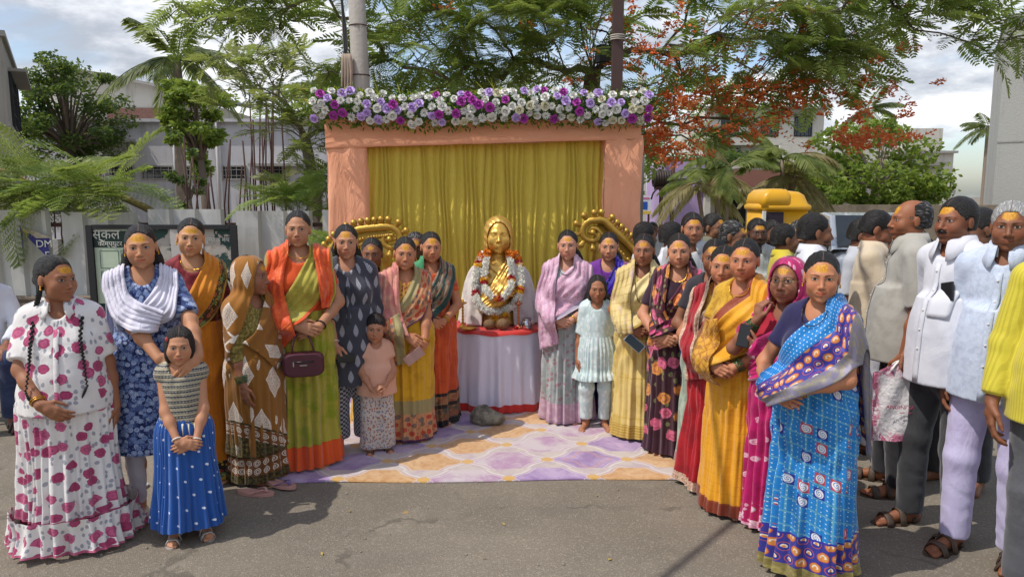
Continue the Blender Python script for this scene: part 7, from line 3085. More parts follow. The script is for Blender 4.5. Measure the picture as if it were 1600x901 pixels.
# 10 pink and yellow saree
P = Person('smiling woman in yellow saree with a rose pink pallu wrapped over her shoulder', 'woman', -.78, 5.20, 1.50, 16, w=1.18, hs=0.98, belly=.02, head=(-4, 2, 3), tone=0x9A6446, smile=1, group=GW)
P.set_arm(-1, (-.03, -.22, .82), (.75, -.4, -.5), (0, -1, .3), (0, 0, 1), (.8, .5, -.5), (.3, .5, .4))
P.set_arm(1, (.10, -.22, .74), (-.70, -.35, -.5), (0, -1, .3), (0, 0, 1), (.85, .5, -.4), (.6, .7, .5))
FLB = [p_roses([0xC04A30, 0x7A6A60], .052, .019, 0xB06040, .9)]
YS = cloth('yellow_saree', 0xCF9E18, [p_mix(0xBC8C14, 6)], [(.30, 0x9A8C5E), (.20, 0xC28A5E, FLB), (.012, 0x5A2A50)], wr=.7, rough=.6)
P.body(leg_r=.8)
P.top(cloth('gold_floral_blouse', 0xB88A3A, [p_roses([0xA04A30], .03, .011)]), sleeve=.7)
P.skirt(YS, seed=4.4, hemr=(.225, .20), amp=.8)
P.hair('bun')
PK = cloth('rose_pallu', 0xC87A6E, [p_mix(0xD89A80, 9), p_stripes(0xB86A78, .11, .06, 'v', .6)], [(.022, 0x5A2A80), (.012, 0xC87A60)], rough=.55, wr=.9, W=.34)
pal(P, YS, 'std', .3, back=.3)
P.drape(PK, [(.015, P.zw - .10), (.06, P.zs - .2), (.055, P.zs + .03)], [(P.sw + .075, P.zw - .02), (P.sw + .095, P.zs - .24), (P.sw + .06, P.zs - .06)], Wd=.34, name='rose_pallu', folds=4, famp=.012, back=.6, mir=True, off=.014)
P.drape(YS, [(.03, P.zw - .30), (.05, P.zw - .12), (.075, P.zw + .06)], [(P.sw + .06, P.zw - .36), (P.sw + .085, P.zw - .18), (P.sw + .08, P.zw - .02)], Wd=.3, name='yellow_fold', folds=4, famp=.014, mir=True, off=.02, crest=False)
P.earrings(GOLD)
P.bangles(1, GOLD, 2)
S_, E_, Wr = P.arm[1][:3]
phone(Wr + np.array([-.085, -.06, -.07]), (.8, -.1, .6), (.1, -1, .1), plain('rose_gold', 0xB88A84, .3, .6), 'rose gold phone held by the smiling woman in the pink pallu', P.root, scr=plain('phone_back', 0xB49088, .25, .3))

# 11 grey haired woman behind
P = Person('grey haired woman peeping from behind the woman in the pink pallu', 'woman', -.77, 5.72, 1.51, 8, w=1.0, hs=1.02, head=(0, 3, 0), tone=0x6E4630, tilak=2, coarse=1, old=1, group=GW)
P.clasp()
set_saree(P, cloth('green_blouse_back', 0x3A6A4A), cloth('red_saree_back', 0x9A3A2A), cloth('red_pallu_back', 0x9A3A2A), 'std', seed=5., hm=HAIR_M)

# 12 orange saree with grey green pallu
P = Person('woman in orange saree with a grey and dark green pallu, standing left of the table', 'woman', -.63, 5.56, 1.52, 12, w=1.08, hs=0.97, head=(4, 2, 2), tone=0x9A6446, group=GW)
P.clasp(.86, -.19, .07)
BAND = [p_roses([0x9A5A40, 0x4A5048], .05, .017, 0xA07850, .9)]
set_saree(P, cloth('orange_blouse_b', 0xD0561E, [p_mix(0xB04018, 40)]), cloth('orange_silk_saree', 0xC8501A, [p_mix(0xB84418, 8)], [(.26, 0x241E1C), (.235, 0x9A6A44, BAND), (.17, 0x2A211E), (.14, 0x7A5438, BAND), (.045, 0x1A1614)], wr=.7, rough=.55),
          cloth('grey_green_pallu', 0x8A7A66, BAND + [p_stripes(0x20443C, .13, .26, 'v', .05)], [(.05, 0x1E3E38)], rough=.6, W=.36), 'std', seed=6.1, sleeve=.6, W=.36, hemr=(.215, .19), amp=1.1)
P.drape(cloth('green_edge', 0x3A8A5A, rough=.6), [(.07, P.zs - .05), (.065, P.zs), (.06, P.zs + .03)], [(P.sw + .03, P.zs - .12), (P.sw + .04, P.zs - .08), (P.sw + .035, P.zs - .02)], Wd=.1, name='green_shoulder', folds=0, back=.2, mir=True)
P.necklace(BEADS, .16, .05)
P.bangles(1, GOLD, 2)

# 13 pink and grey saree right of the table
P = Person('woman in pale grey and pink saree with a gold bangle, standing right of the table', 'woman', .44, 5.64, 1.53, -10, w=1.08, hs=0.97, head=(2, 1, -2), tone=0xA0705A, bindi=1, group=GW)
P.clasp(.86, -.19, .07, xo=-.02)
PKG = [p_mix(0xD8B4C4, 8), p_roses([0xD0A0B4], .09, .03, None, 1.)]
set_saree(P, cloth('silver_blouse', 0xB4B8BA), cloth('silver_grey_saree', 0x9CA29E, [p_mix(0xB2B4B2, 12), p_roses([0xB08A8E], .062, .014, None, .9)], [(.16, 0xB894A4, [p_mix(0xC8A8B4, 20)]), (.02, 0xA8889A)], wr=.8, rough=.5),
          cloth('pink_organza', 0xC49AB0, PKG, [(.05, 0x9A8EA0), (.01, 0xC0B0B8)], rough=.5, wr=1., W=.4), 'wide', seed=7.3, W=.4, hemr=(.225, .20), back=.5, hair='bun+backside', amp=1.15)
P.drape(cloth('pink_wrap', 0xC49AB0, PKG, [(.04, 0xB48AA2)], rough=.5, wr=1.), [(.05, P.zw - .28), (.08, P.zs - .2), (.06, P.zs + .03)], [(P.sw + .07, P.zw - .36), (P.sw + .10, P.zs - .26), (P.sw + .06, P.zs - .06)], Wd=.3, name='pink_wrap', folds=4, famp=.012, back=.5, mir=True, off=.014)
P.necklace(BEADS, .09)
P.bangles(1, GOLD, 1, .005)

# 14 girl in pale blue
P = Person('barefoot girl in pale blue kurta and trousers with loose dark hair', 'girl', .65, 5.42, 1.20, -6, sex='k', hs=.84, w=.98, bust=0, head=(4, 4, 0), tone=0x86583E, tilak=0, bindi=1, group=GW)
P.side(1, .05, -.03)
P.side(-1, .05, -.03)
P.stance = {1: (.012, 0, .3), -1: (-.012, -.01, .3)}
P.body()
P.hair('bob+long')
PB_ = cloth('pale_blue_cotton', 0xBFD0CE, [p_roses([0xDCE4E2], .05, .016, None, .9, 0xB0C4C2)], wr=.7)
P.top(PB_, hem=.70, sleeve=.98, off=.012, loose=.016, neck=(.058, .075, 0))
P.skirt(PB_, ztop=.74, zbot=.40, hemr=(.225, .195), kind='gather', amp=.55, seed=2., name='kurta_flare', nv=30)
P.trousers(PB_, hem=.085, r=(.085, .068, .062), wrk=.004)

# 15 purple saree behind
P = Person('woman in violet saree with gold lines behind the girl in pale blue', 'woman', .80, 5.92, 1.50, -10, w=1.16, hs=0.98, head=(2, 2, 0), tone=0xA06E52, bindi=1, group=GW)
P.clasp()
set_saree(P, cloth('violet_blouse', 0x6A2A8A), cloth('violet_saree', 0x33208A, [p_dots(0xB8A8D0, .12, .008)], [(.1, 0x6A2A7A)], rough=.5), cloth('violet_pallu', 0x3A22A0, [p_dots(0xB8A8D0, .12, .008)], [(.17, 0x6A2A80, [p_stripes(0xB87A58, .022, .35, 'v', .3)]), (.02, 0xB08050, [], .3)], rough=.5, W=.34), 'std', seed=8.4, hair='bun+backside')
P.necklace(BEADS, .11)

# 16 cream yellow saree
P = Person('woman in cream yellow saree with a wristwatch and a silver phone', 'woman', .97, 5.26, 1.52, -14, w=1.12, hs=0.97, head=(-4, 2, 0), tone=0x80523A, group=GW)
P.clasp(.86, -.20, .07, xo=-.02)
CY = 0xD6BC74
set_saree(P, cloth('cream_blouse', 0xCDB46A), cloth('cream_saree', CY, [p_mix(0xCBAE5E, 6), p_stripes(0xC8AA54, .30, .05, 'v', .5)], [(.10, 0xB8963C, [p_stripes(0xD0B468, .02, .4, 'v', .3)], .15)], wr=.7, rough=.55),
          cloth('cream_pallu', 0xDCC68A, [p_mix(0xD2B878, 7)], [(.035, 0xC0A050, [], .2)], rough=.55, W=.4), 'wide', seed=9.2, W=.4, hair='bun+backside', hemr=(.24, .21), amp=1.1)
P.drape(cloth('cream_wrap', 0xD0B878, [p_stripes(0xB89C58, .06, .12, 'u', .3), p_mix(0xC4A4A0, 5, .5, .7)], [(.02, 0xB89848)], rough=.55), [(.045, P.zw - .10), (.08, P.zs - .2), (.06, P.zs + .03)], [(P.sw + .05, P.zw - .12), (P.sw + .085, P.zs - .24), (P.sw + .055, P.zs - .06)], Wd=.3, name='cream_wrap', folds=4, famp=.010, back=.5, mir=True, off=.014)
P.necklace(BEADS, .24, .05)
S_, E_, Wr = P.arm[-1][:3]
d = unit(P.arm[1][1] - P.arm[1][2])
w0 = P.arm[1][2] + d * .03
MB().torus(w0, .031 * P.u, .009, 20, 6, d).obj('watch_strap', GLASSB, P.root)
MB().ball(w0 + np.array([0, -.036, .012]), (.016, .009, .016), 12, 8).obj('watch_face', STEEL, P.root)
phone(P.arm[1][2] + np.array([-.085, -.075, -.085]), (.75, -.1, -.6), (.1, -1, .1), plain('silver_phone', 0xB8B8BC, .25, .7), 'silver phone in the hands of the woman in cream yellow', P.root)

# 17 maroon floral saree
P = Person('woman in maroon saree printed with pink and orange flowers', 'woman', 1.15, 4.92, 1.54, -18, w=1.12, hs=0.98, head=(4, 2, -3), tone=0xA06C50, bindi=1, group=GW)
P.clasp(.86, -.19, .07, xo=-.05)
MF = [p_roses([0xC8607E, 0xCF8A3C], .125, .044, 0x7A7A4C, .8, 0x8A2A3A)]
set_saree(P, cloth('plum_blouse', 0x361C2C), cloth('maroon_floral', 0x3A1422, MF, [(.11, 0x3E1A2C)], wr=.7, rough=.6), cloth('maroon_floral_pallu', 0x4A1426, [p_roses([0xC8507A, 0xD8803A], .125, .046, 0x8A7A4A, .8, 0x9A2030)], [(.03, 0x2E1424)], rough=.6, W=.36), 'std', seed=10.1, sleeve=.75, hair='bun+backside', hemr=(.225, .2), W=.36, mir=False)
P.drape(cloth('maroon_wrap', 0x4A1426, MF, [(.03, 0x2E1424)], rough=.6), [(.04, P.zw + .02), (.07, P.zs - .2), (.055, P.zs + .03)], [(P.sw - .02, P.zw - .02), (P.sw + .03, P.zs - .24), (P.sw + .02, P.zs - .04)], Wd=.3, name='maroon_wrap', folds=4, famp=.010, back=.5, mir=True, off=.014)
P.necklace(GOLD, .07)
P.earrings(GOLD)
q = MB().box((0, 0, 0), (.085, .02, .15)).obj('blue_purse', plain('navy_leather', 0x26305A, .5), bevel=.006)
q.matrix_world = Matrix.LocRotScale(P.root.location, P.root.rotation_euler, None) @ Matrix.Translation((.085, -.225, .80))
tag(q, 'small navy purse in the hands of the woman in maroon floral saree', 'purse')

# 18 grey green saree behind
P = Person('woman in grey green saree half hidden behind the woman in red', 'woman', 1.31, 4.62, 1.52, -22, w=1.05, hs=0.96, head=(2, 2, 0), tone=0x70462F, group=GW)
P.clasp()
set_saree(P, cloth('dark_blouse', 0x2E2A30), cloth('grey_green_saree', 0x8A9A88, [p_mix(0xA8B4A0, 9)], [(.06, 0x9A7A7A)]), cloth('grey_green_drape', 0x8C9C8A, [p_mix(0xA8B4A0, 9)], [(.03, 0xB89A6A)]), 'std', seed=11.)

# 19 young woman in red
P = Person('young woman in red saree with beige sequin border, looking left', 'woman', 1.27, 4.28, 1.50, -32, w=1.02, hs=0.97, head=(10, 3, 2), tone=0x9A6448, group=GW)
P.clasp(.88, -.18, .06, xo=-.04)
SEQ = [p_mix(0xD8BCA0, 90), p_key(0x9A6A5A, .035)]
set_saree(P, cloth('gold_blouse_r', 0xC89A3A, [p_mix(0xB07A2A, 40)]), cloth('red_saree', 0xA80E1C, [p_mix(0x8E0A18, 8)], [(.055, 0xC0A088, SEQ)], wr=.7, rough=.55),
          cloth('red_pallu', 0xA00E1C, [p_mix(0x8A0A18, 8)], [(.055, 0xC8A88E, SEQ)], inner=[(.05, 0xC0A088, SEQ)], W=.36, rough=.55), 'wide', seed=12.4, W=.36, hair='backsider+bun', hemr=(.25, .22), th0=.15, amp=1.2)
P.drape(cloth('red_wrap', 0xA00E1C, [p_mix(0x8A0A18, 8)], [(.05, 0xC8A88E, SEQ)], inner=[(.05, 0xC0A088, SEQ)], W=.26, rough=.6), [(.05, P.zw - .20), (.09, P.zs - .2), (.065, P.zs + .03)], [(P.sw + .05, P.zw - .25), (P.sw + .08, P.zs - .24), (P.sw + .055, P.zs - .06)], Wd=.26, name='red_wrap', folds=3, famp=.010, back=.5, mir=True, off=.014)
P.bangles(1, BLACK, 1)

# 20 orange yellow saree
P = Person('woman in marigold yellow saree with a rust border, second row from the right end', 'woman', 1.30, 3.98, 1.56, -44, w=1.05, hs=0.97, head=(14, 2, 0), tone=0x9A6245, group=GW)
P.clasp(.88, -.19, .065, xo=-.02)
PAI = [p_mix(0xD89418, 14), p_stripes(0xC88412, .05, .06, 'v', .4)]
set_saree(P, cloth('mustard_blouse', 0xC89A28, [p_mix(0xB08018, 30)]), cloth('marigold_saree', 0xDC9A18, PAI, [(.07, 0x8A3A1C), (.06, 0x7A3018)], wr=.7, rough=.5),
          cloth('marigold_pallu', 0xDE9E1C, PAI, inner=[(.055, 0x8A3A1C)], borders=[(.02, 0xC08A1A)], W=.36, rough=.5), 'wide', seed=13.7, W=.36, hair='bun', hemr=(.235, .205), th0=.1)
P.drape(cloth('paisley_fall', 0xC8922A, [p_leaf(0x7A4A1C, .10, .13), p_grid(0xA86A20, .05, .005, True)], [(.02, 0x8A5A1C)], rough=.5), [(.03, P.zw - .20), (.05, P.zw - .02), (.06, P.zs - .15)], [(P.sw + .02, P.zw - .16), (P.sw + .05, P.zw), (P.sw + .04, P.zs - .18)], Wd=.2, name='paisley_fall', folds=3, famp=.008, mir=True, off=.02, crest=False)
P.bangles(1, GLASSB, 4)
P.necklace(GOLD, .06)

# 21 old woman in magenta
P = Person('old woman in magenta saree over her head, with spectacles', 'woman', 1.46, 3.76, 1.48, -46, w=1.06, hs=1.03, head=(6, -2, 0), tone=0x7A4E3A, old=1, lips=.7, group=GW, belly=.02)
MG = 0xB80E62
SPR = [p_mix(0xA00A54, 8), p_roses([0xE0B0C0], .075, .016, None, 1., 0xB81060, .5)]
P.set_arm(1, (-.02, -.27, 1.02), (-.55, -.3, .55), (.2, -.6, -.8), (.3, -.2, 1), (.6, .2, -.9), (.7, .8, .5))
P.set_arm(-1, (-.07, -.19, 1.16), (.1, .1, 1), (-.5, -1, 0), (1, 0, 0), (.6, -.4, -.9), (.8, .9, .6))
P.body(leg_r=.8)
P.hair('bun', HAIR_M)
P.top(cloth('red_blouse_m', 0xA81830), sleeve=.7)
P.skirt(cloth('magenta_saree', MG, SPR, [(.13, 0xB01058, [p_roses([0xE6C0CC], .06, .02, 0xE0B0C0, .9)]), (.015, 0xD8A0B4)], wr=.8, rough=.5), seed=14.2, hemr=(.225, .2))
P.hood(cloth('magenta_veil', MG, SPR, wr=.9, rough=.5), zb=.88, open_w=.076, top_open=.084)
pal(P, cloth('magenta_pallu', 0xBE1068, SPR, [(.04, 0xD89AB0)], rough=.5), 'std', .34, back=.2)
# spectacles
hcs, hR_, h_ = P.hc, P.hR, P.hs
g = MB()
for s_ in (1, -1):
    pts = [hcs + hR_ @ (np.array([s_ * .033 + .024 * math.cos(a), -.0965, .0 + .018 * math.sin(a)]) * h_) for a in np.linspace(0, 2 * PI, 25)]
    g.tube(pts, .0014, 6, cap=False)
    g.tube([hcs + hR_ @ (np.array([s_ * .057, -.0965, .004]) * h_), hcs + hR_ @ (np.array([s_ * .075, -.08, .004]) * h_), hcs + hR_ @ (np.array([s_ * .080, .0, .006]) * h_)], .0014, 6)
g.tube([hcs + hR_ @ (np.array([-.010, -.0985, .004]) * h_), hcs + hR_ @ (np.array([0, -.1, .006]) * h_), hcs + hR_ @ (np.array([.010, -.0985, .004]) * h_)], .0014, 6)
g.obj('spectacles', plain('gold_wire', 0xA89068, .3, .8), P.root)
P.bangles(-1, GLASSB, 5)
phone(P.arm[1][2] + np.array([-.05, -.05, .075]), (.05, .3, 1), (.6, -.8, .1), BLACK, 'dark phone held up by the old woman in magenta', P.root, size=(.06, .118, .010))

# 22 blue saree, nearest
P = Person('stout woman in bright blue printed saree with navy medallion border, nearest the camera', 'woman', 1.44, 3.30, 1.54, -48, w=1.06, belly=.02, hs=0.96, head=(26, 2, 0), tone=0x9C6648, group=GW, bindi=0)
P.clasp(.93, -.22, .075, right_over=False, xo=-.05)
BLU = 0x1678BC
MED = [p_medal([0xA84A3C, 0x2A2A86, 0xD8CCB8, 0xC8803C], .054)]
BP = [p_grid(0x5A9AB4, .066, .005, False), p_dots(0xB4D0E2, .0215, .0031, False), p_blocks(.070, [0xB04050, 0x24308A, 0xE4DCD8, 0x4A86C0, 0xB03A48])]
set_saree(P, cloth('navy_blouse', 0x211C48), cloth('blue_saree', BLU, BP, shear=.30, borders= [(.205, 0x2A2C92), (.195, 0x2E2E86, MED), (.055, 0x8A7C48, [p_mix(0xA89A5A, 30)], .35)], wr=.7, rough=.5),
          cloth('blue_pallu', BLU, [p_dots(0xD8E4EE, .0215, .0034)], [(.235, 0x2E2E86, MED), (.085, 0x7A7488, [p_mix(0x8A8272, 30)], .25)], rough=.45, W=.36), 'wide', seed=15.5, W=.36, hair='bun', hemr=(.235, .215), sleeve=.62, back=.45, famp=.008, folds=4, th0=-.5, amp=1.0)
P.bangles(1, GOLD, 3)
P.bangles(-1, GLASSB, 2)
P.necklace(BEADS, .085, .062)
P.earrings(GOLD, .005)

# ---------------------------------------------------------------- men on the right
WS = cloth('white_shirt', 0xD6D6DC, [p_mix(0xCCCCD4, 6)], wr=.45)
GREYT = cloth('charcoal_trousers', 0x3A3A3C, [p_mix(0x323234, 8)], wr=.8)


def man(label, x, y, H, yaw, head=(0, 0, 0), shirt=WS, tr=GREYT, sleeve=1.85, tone=0x7A4C34, w=1.05, belly=.03, hair='short', hm=None, beard=.55, tilak=1, coarse=0, hem=None, shoes=LEATHER, legs=True, arms=None, old=0, hs=1.03, tuck=False, **k):
    P = Person(label, 'man', x, y, H, yaw, sex='m', w=w, belly=belly, head=head, tone=tone, beard=beard, tilak=tilak, coarse=coarse, old=old, hs=hs, group=GM, lips=.5, **k)
    if arms:
        arms(P)
    else:
        P.side(1)
        P.side(-1)
    P.stance = getattr(P, 'stance', {1: (.03, .0, .25), -1: (-.03, -.06, .2)})
    P.body(legs=True)
    if hair:
        P.hair(hair, hm)
    P.top(shirt, hem=hem or P.zh - .10, sleeve=sleeve, name='shirt', neck=(.046, .062, 0), off=.014, loose=.018 if sleeve < 1 else .014, wrk=.0035, vneck=.05)
    P.collar(shirt)
    if not coarse:
        P.patch(shirt, -.016, .016, (hem or P.zh - .10) + .01, P.zs - .06, 'placket', .005, 3, 14)
        mb = MB()
        for i in range(5):
            z_ = P.zs - .10 - .10 * i
            mb.ball((0, float(P.smp(P.F, 0, z_)) - .008, z_), (.0055, .003, .0055), 8, 5)
        mb.obj('buttons', WHITEP, P.root)['kind'] = 'stuff'
    P.trousers(tr, hem=.07)
    if not coarse:
        P.shoes(shoes, None, 'sandal')
    return P


# moustached man in white
def arms25(P):
    P.side(1, .03, -.02)
    P.set_arm(-1, P.loc(2.16, 3.80, .985), (-.1, -.3, -1), (-1, 0, 0), (0, -1, 0), (.4, .9, 0), (.9, 1.1, .8))


P = man('moustached man in white shirt with a phone in its chest pocket', 2.29, 3.70, 1.79, -72, (2, 0, 0), WS, GREYT, 1.82, 0x70442E, .87, .045, arms=arms25, beard=.35, hs=1.00)
po = P.patch(WS, .025, .118, P.zs - .33, P.zs - .19, 'pocket', .006, 7, 7)
q = MB().box((0, 0, 0), (.070, .012, .10)).obj('mobile_phone', BLACK, bevel=.004)
q.matrix_world = Matrix.LocRotScale(P.root.location, P.root.rotation_euler, None) @ Matrix.Translation((.072, float(P.smp(P.F, .072, P.zs - .2)) - .010, P.zs - .20)) @ Euler((R(-10), R(-14), 0)).to_matrix().to_4x4()
tag(q, 'dark phone sticking out of the white shirt pocket of the moustached man', 'phone')
mo = MB()
for s_ in (1, -1):
    mo.tube([P.hc + P.hR @ (np.array(p_) * P.hs) for p_ in bezier([(s_ * .001, -.103, -.0515), (s_ * .014, -.098, -.0535), (s_ * .027, -.086, -.059)], 7)], [.006, .008, .0085, .008, .0065, .0045, .002], 8)
mo.obj('moustache', HAIR, P.root)
# carrier bag in his right hand
Mw = Matrix.LocRotScale(P.root.location, P.root.rotation_euler, None)
hp_ = Mw @ Vector(P.arm[-1][2] + P.arm[-1][3] * .085)
BAGM = begin('printed_bag')
p = uvco()
u_, v_, _ = sep(p)
edge = mn(mn(u_, 1. - u_), mn(v_, 1. - v_))
n = noise(p, 9, 4, .6, 1.2)
c = mix(ss(.17, .05, edge) * ss(.42, .52, n), 0xDAD6D4, 0xB8607C)
c = mix(ss(.15, .05, edge) * ss(.05, .0, ab(fr(n * 7.) - .5) - .1) * .7, c, 0xC27890)
BAGM = finish(BAGM, c, .6, bump=noise(p, 5, 5, .6), bd=.02)
q = root('carrier_bag', 'white carrier bag with pink floral print and lettering held by the moustached man', 'bag', hp_, R(-8))
v, uv = [], []
for sgn in (-1, 1):
    for i in range(15):
        for j in range(15):
            a, b_ = j / 14, i / 14
            wv_ = .034 * math.sin(PI * a) * (.5 + .5 * b_) + .008 * math.sin(a * 14 + b_ * 9)
            x = (a - .5) * .30 * (1 - .10 * (1 - b_)) + .03 * (b_ - .3)
            v.append((x - .02, sgn * wv_, -.03 - .40 * b_ + .03 * (a - .4) * (b_ > .9) + (.03 * math.cos((a - .5) * PI * 2) if i == 0 else 0)))
            uv.append((a, 1 - b_))
g2 = grid(15, 15)
o = ob('bag_body', mesh('bag_body', v, np.vstack([g2[:, ::-1], g2 + 225]), uv=uv), BAGM, q)
for yy in (-.02, .02):
    MB().tube(bezier([(-.08, yy, -.04), (-.05, yy * .5, .0), (0, 0, .02), (.04, yy * .5, .0), (.06, yy, -.04)], 12), .008, 6, flat=.5).obj('handle', WHITEP, q)
PINK_INK = plain('pink_ink', 0xA83A60, .7)
text('ANGINI SAREES', .030, PINK_INK, (.0, -.049, -.245), (R(90), 0, R(0)), q)
text('saree  ·  dress', .012, PINK_INK, (.0, -.049, -.268), (R(90), 0, 0), q)

# white haired man
GS = cloth('pale_blue_shirt', 0xC2CBDC, [p_mix(0xB4BED0, 40)], wr=.5)
LIL = cloth('lilac_trousers', 0xC4BCDC, [p_mix(0xBAB0D2, 6)], wr=.9)
P = man('white haired man in pale blue shirt and lilac trousers, scowling at the camera', 2.39, 3.44, 1.77, -52, (14, 0, 0), GS, LIL, 1.8, 0x6E442E, 1.0, .05, hm=HAIR_G, beard=.22, old=1, hs=0.99)

# yellow shirted man cut by the edge
YSH = cloth('yellow_striped_shirt', 0xCFC03A, [p_stripes(0xBDAE30, .010, .5, 'u', .4)], wr=.5, rough=.6)


def armsY(P):
    P.side(1)
    P.side(-1, .10, -.05, .02)


P = man('man in yellow striped shirt and grey trousers cut by the right edge of the photo', 2.44, 3.06, 1.76, -30, (4, 0, 0), YSH, cloth('grey_trousers', 0x56565A, [p_mix(0x4C4C50, 8)], wr=.8), 1.86, 0x6E442E, 1.08, .07, arms=armsY)
P.bangles(-1, YSH, 1, .008, 'cuff', at=.035)

# balding man in grey shirt
GSH = cloth('stone_grey_shirt', 0xA6A298, [p_mix(0x9A968C, 7)], wr=.5)
P = man('balding man in stone grey half sleeved shirt seen from behind in profile', 2.36, 4.25, 1.78, -112, (14, 0, 0), GSH, cloth('dark_grey_trousers', 0x2E2E32), .95, 0x7A4A30, 1.08, .05, hair='short+bald', hm=HAIR_M, beard=.4)
P = None


# man in beige shirt
def arms28(P):
    P.set_arm(1, (.06, -.30, 1.0), (-.4, -.8, .1), (.2, -.2, 1), (-.8, .3, .2), (.7, .4, -.7))
    P.set_arm(-1, (-.08, -.30, .98), (.3, -.9, .1), (-.2, -.2, 1), (.8, .3, .2), (.7, .4, -.7))


BS = cloth('beige_shirt', 0xCDBBA0, [p_mix(0xC2B094, 7)], wr=.5)
P = man('man in beige half sleeved shirt and white trousers bowing his head', 2.52, 4.98, 1.69, 62, (8, 24, 0), BS, cloth('white_trousers', 0xD6D4DA, wr=1.), .95, 0x70442E, 1.04, .03, arms=arms28, beard=.5, shoes=LEATHER2)
P = man('dark headed man half hidden between the moustached and the white haired man', 2.80, 4.32, 1.72, -60, (-30, 10, 0), WS, GREYT, 1.8, 0x64402C, 1.0, .03, coarse=1, tilak=0)
P = man('dark haired man beside the beige shirt, head bowed with yellow forehead', 2.66, 5.45, 1.62, 48, (10, 16, 0), cloth('pale_check_shirt', 0xB4B6BC), GREYT, .9, 0x5E3A28, 1.0, .02, coarse=1)
P = man('man in white shirt standing behind the beige and grey shirts', 3.02, 5.7, 1.56, -20, (0, 8, 0), WS, GREYT, .9, 0x6A442E, 1.0, .02, coarse=1)
P = man('bearded man in white shirt in profile facing right before the parked car', 2.02, 4.80, 1.68, 72, (14, 2, 0), WS, GREYT, .95, 0x6E4630, 1.0, .02, coarse=0, beard=.95, tilak=0)
LT = cloth('light_grey_shirt', 0xB8BABC, wr=1.)
RM = [(1.43, 5.7, 1.665, -8, (4, 0, 0), LT, 0x8A5A40, .35, 1, 'man in light grey shirt with heavily smeared yellow forehead, taller than those round him', 'short'),
      (1.33, 5.95, 1.58, 60, (30, 4, 0), WS, 0x6A442E, .4, 0, 'man in white shirt turned away, behind the woman in cream yellow', 'short'),
      (1.20, 6.5, 1.56, 70, (40, 4, 0), WS, 0x6A442E, .4, 0, 'man seen from the back of his dark head beside the gilded scroll', 'short'),
      (1.81, 6.45, 1.64, 30, (6, 2, 0), cloth('olive_shirt', 0x6A6A58), 0x6A4630, .5, 1, 'dark haired man with yellow forehead looking right, behind the man with glasses', 'short'),
      (1.77, 5.75, 1.60, 40, (14, 2, 0), cloth('grey_check_shirt', 0x8A8A8A), 0x6A4630, .4, 1, 'older man with glasses and thinning hair in the crowd', 'short'),
      (2.15, 6.3, 1.60, -4, (0, 2, 0), LT, 0x4A2E20, 1., 1, 'dark bearded man with yellow forehead before the yellow cabin', 'short'),
      (2.42, 6.7, 1.57, 10, (0, 2, 0), cloth('dark_shirt', 0x2E2E36), 0x5A3826, .9, 0, 'man in a dark shirt behind the dark bearded man', 'short'),
      (2.22, 5.85, 1.57, 80, (10, 2, 0), cloth('yellow_shirt', 0xC8B430), 0x6A4630, .4, 0, 'man in yellow shirt in profile by the yellow cabin', 'short'),
      (2.44, 6.1, 1.59, -12, (0, 0, 0), cloth('sage_shirt', 0x9AA8A0), 0x7A5038, .3, 1, 'grey moustached man with yellow forehead beside the bearded man in white', 'short'),
      (2.15, 11.0, 1.40, 0, (0, 0, 0), LT, 0x5A3826, .3, 0, 'small far man standing in the street beyond the pillar', 'short')]
for x, y, H, yw, hd, sh_, tn, bd, tl, lb, hr in RM:
    P = man(lb, x, y, H, yw, hd, sh_, GREYT, .95, tn, 1.0, .02, coarse=2, beard=bd, tilak=tl, hair=hr, hm=HAIR_M if 'older' in lb or 'grey m' in lb else None)
    if 'glasses' in lb:
        g = MB()
        for s_ in (1, -1):
            g.tube([P.hc + P.hR @ (np.array([s_ * .033 + .022 * math.cos(a), -.098, .0 + .015 * math.sin(a)]) * P.hs) for a in np.linspace(0, 2 * PI, 21)], .002, 6, cap=False)
            g.tube([P.hc + P.hR @ (np.array([s_ * .055, -.098, .004]) * P.hs), P.hc + P.hR @ (np.array([s_ * .082, .0, .006]) * P.hs)], .002, 6)
        g.obj('glasses', BLACK, P.root)

# seated man at the left edge
P = Person('seated man in white shirt and blue jeans cut by the left edge of the photo', 'man', -4.22, 5.62, 1.70, 40, sex='m', w=1.0, tone=0x6E442E, tilak=0, beard=.4, coarse=1, lips=.5)
P.legs = 'sit'
dz = P.zh - .50
P.hz -= 0
sh_z = .52 - P.zh
P.root.location.z = sh_z
P.z0 = sh_z
P.sit_pts = {}
for sd in (1, -1):
    P.sit_pts[sd] = (np.array([sd * .13, -.42, P.zh + .03]), np.array([sd * .12, -.40, .075 * P.u - sh_z]), sd * .15)
P.sit_lo = np.array([-.3, -.65, -sh_z - .01])
P.set_arm(1, (.12, -.33, P.zh + .13), (-.2, -.9, -.2), (0, 0, 1), (-1, 0, 0), (.8, .4, -.5))
P.set_arm(-1, (-.12, -.33, P.zh + .13), (.2, -.9, -.2), (0, 0, 1), (1, 0, 0), (.8, .4, -.5))
P.body(legs=True)
P.hair('short')
P.top(WS, hem=P.zh + .02, sleeve=1.85, name='shirt', neck=(.05, .07, 0), off=.020, loose=.02)
P.trousers(cloth('blue_jeans', 0x26304E, [p_mix(0x323E60, 9)], wr=.9), hem=.08, r=(.095, .075, .066))
P.shoes(LEATHER)
q = root('stool', 'plastic stool under the seated man at the left edge', 'stool', (-4.25, 5.66, 0))
MB().box((0, 0, .395), (.34, .34, .03)).obj('seat', plain('blue_plastic', 0x3A5A8A, .5), q, bevel=.01)
for sx in (-1, 1):
    for sy in (-1, 1):
        MB().tube([(sx * .16, sy * .16, 0), (sx * .13, sy * .13, .38)], .02, 8).obj('leg', plain('blue_plastic_leg', 0x3A5A8A, .5), q)

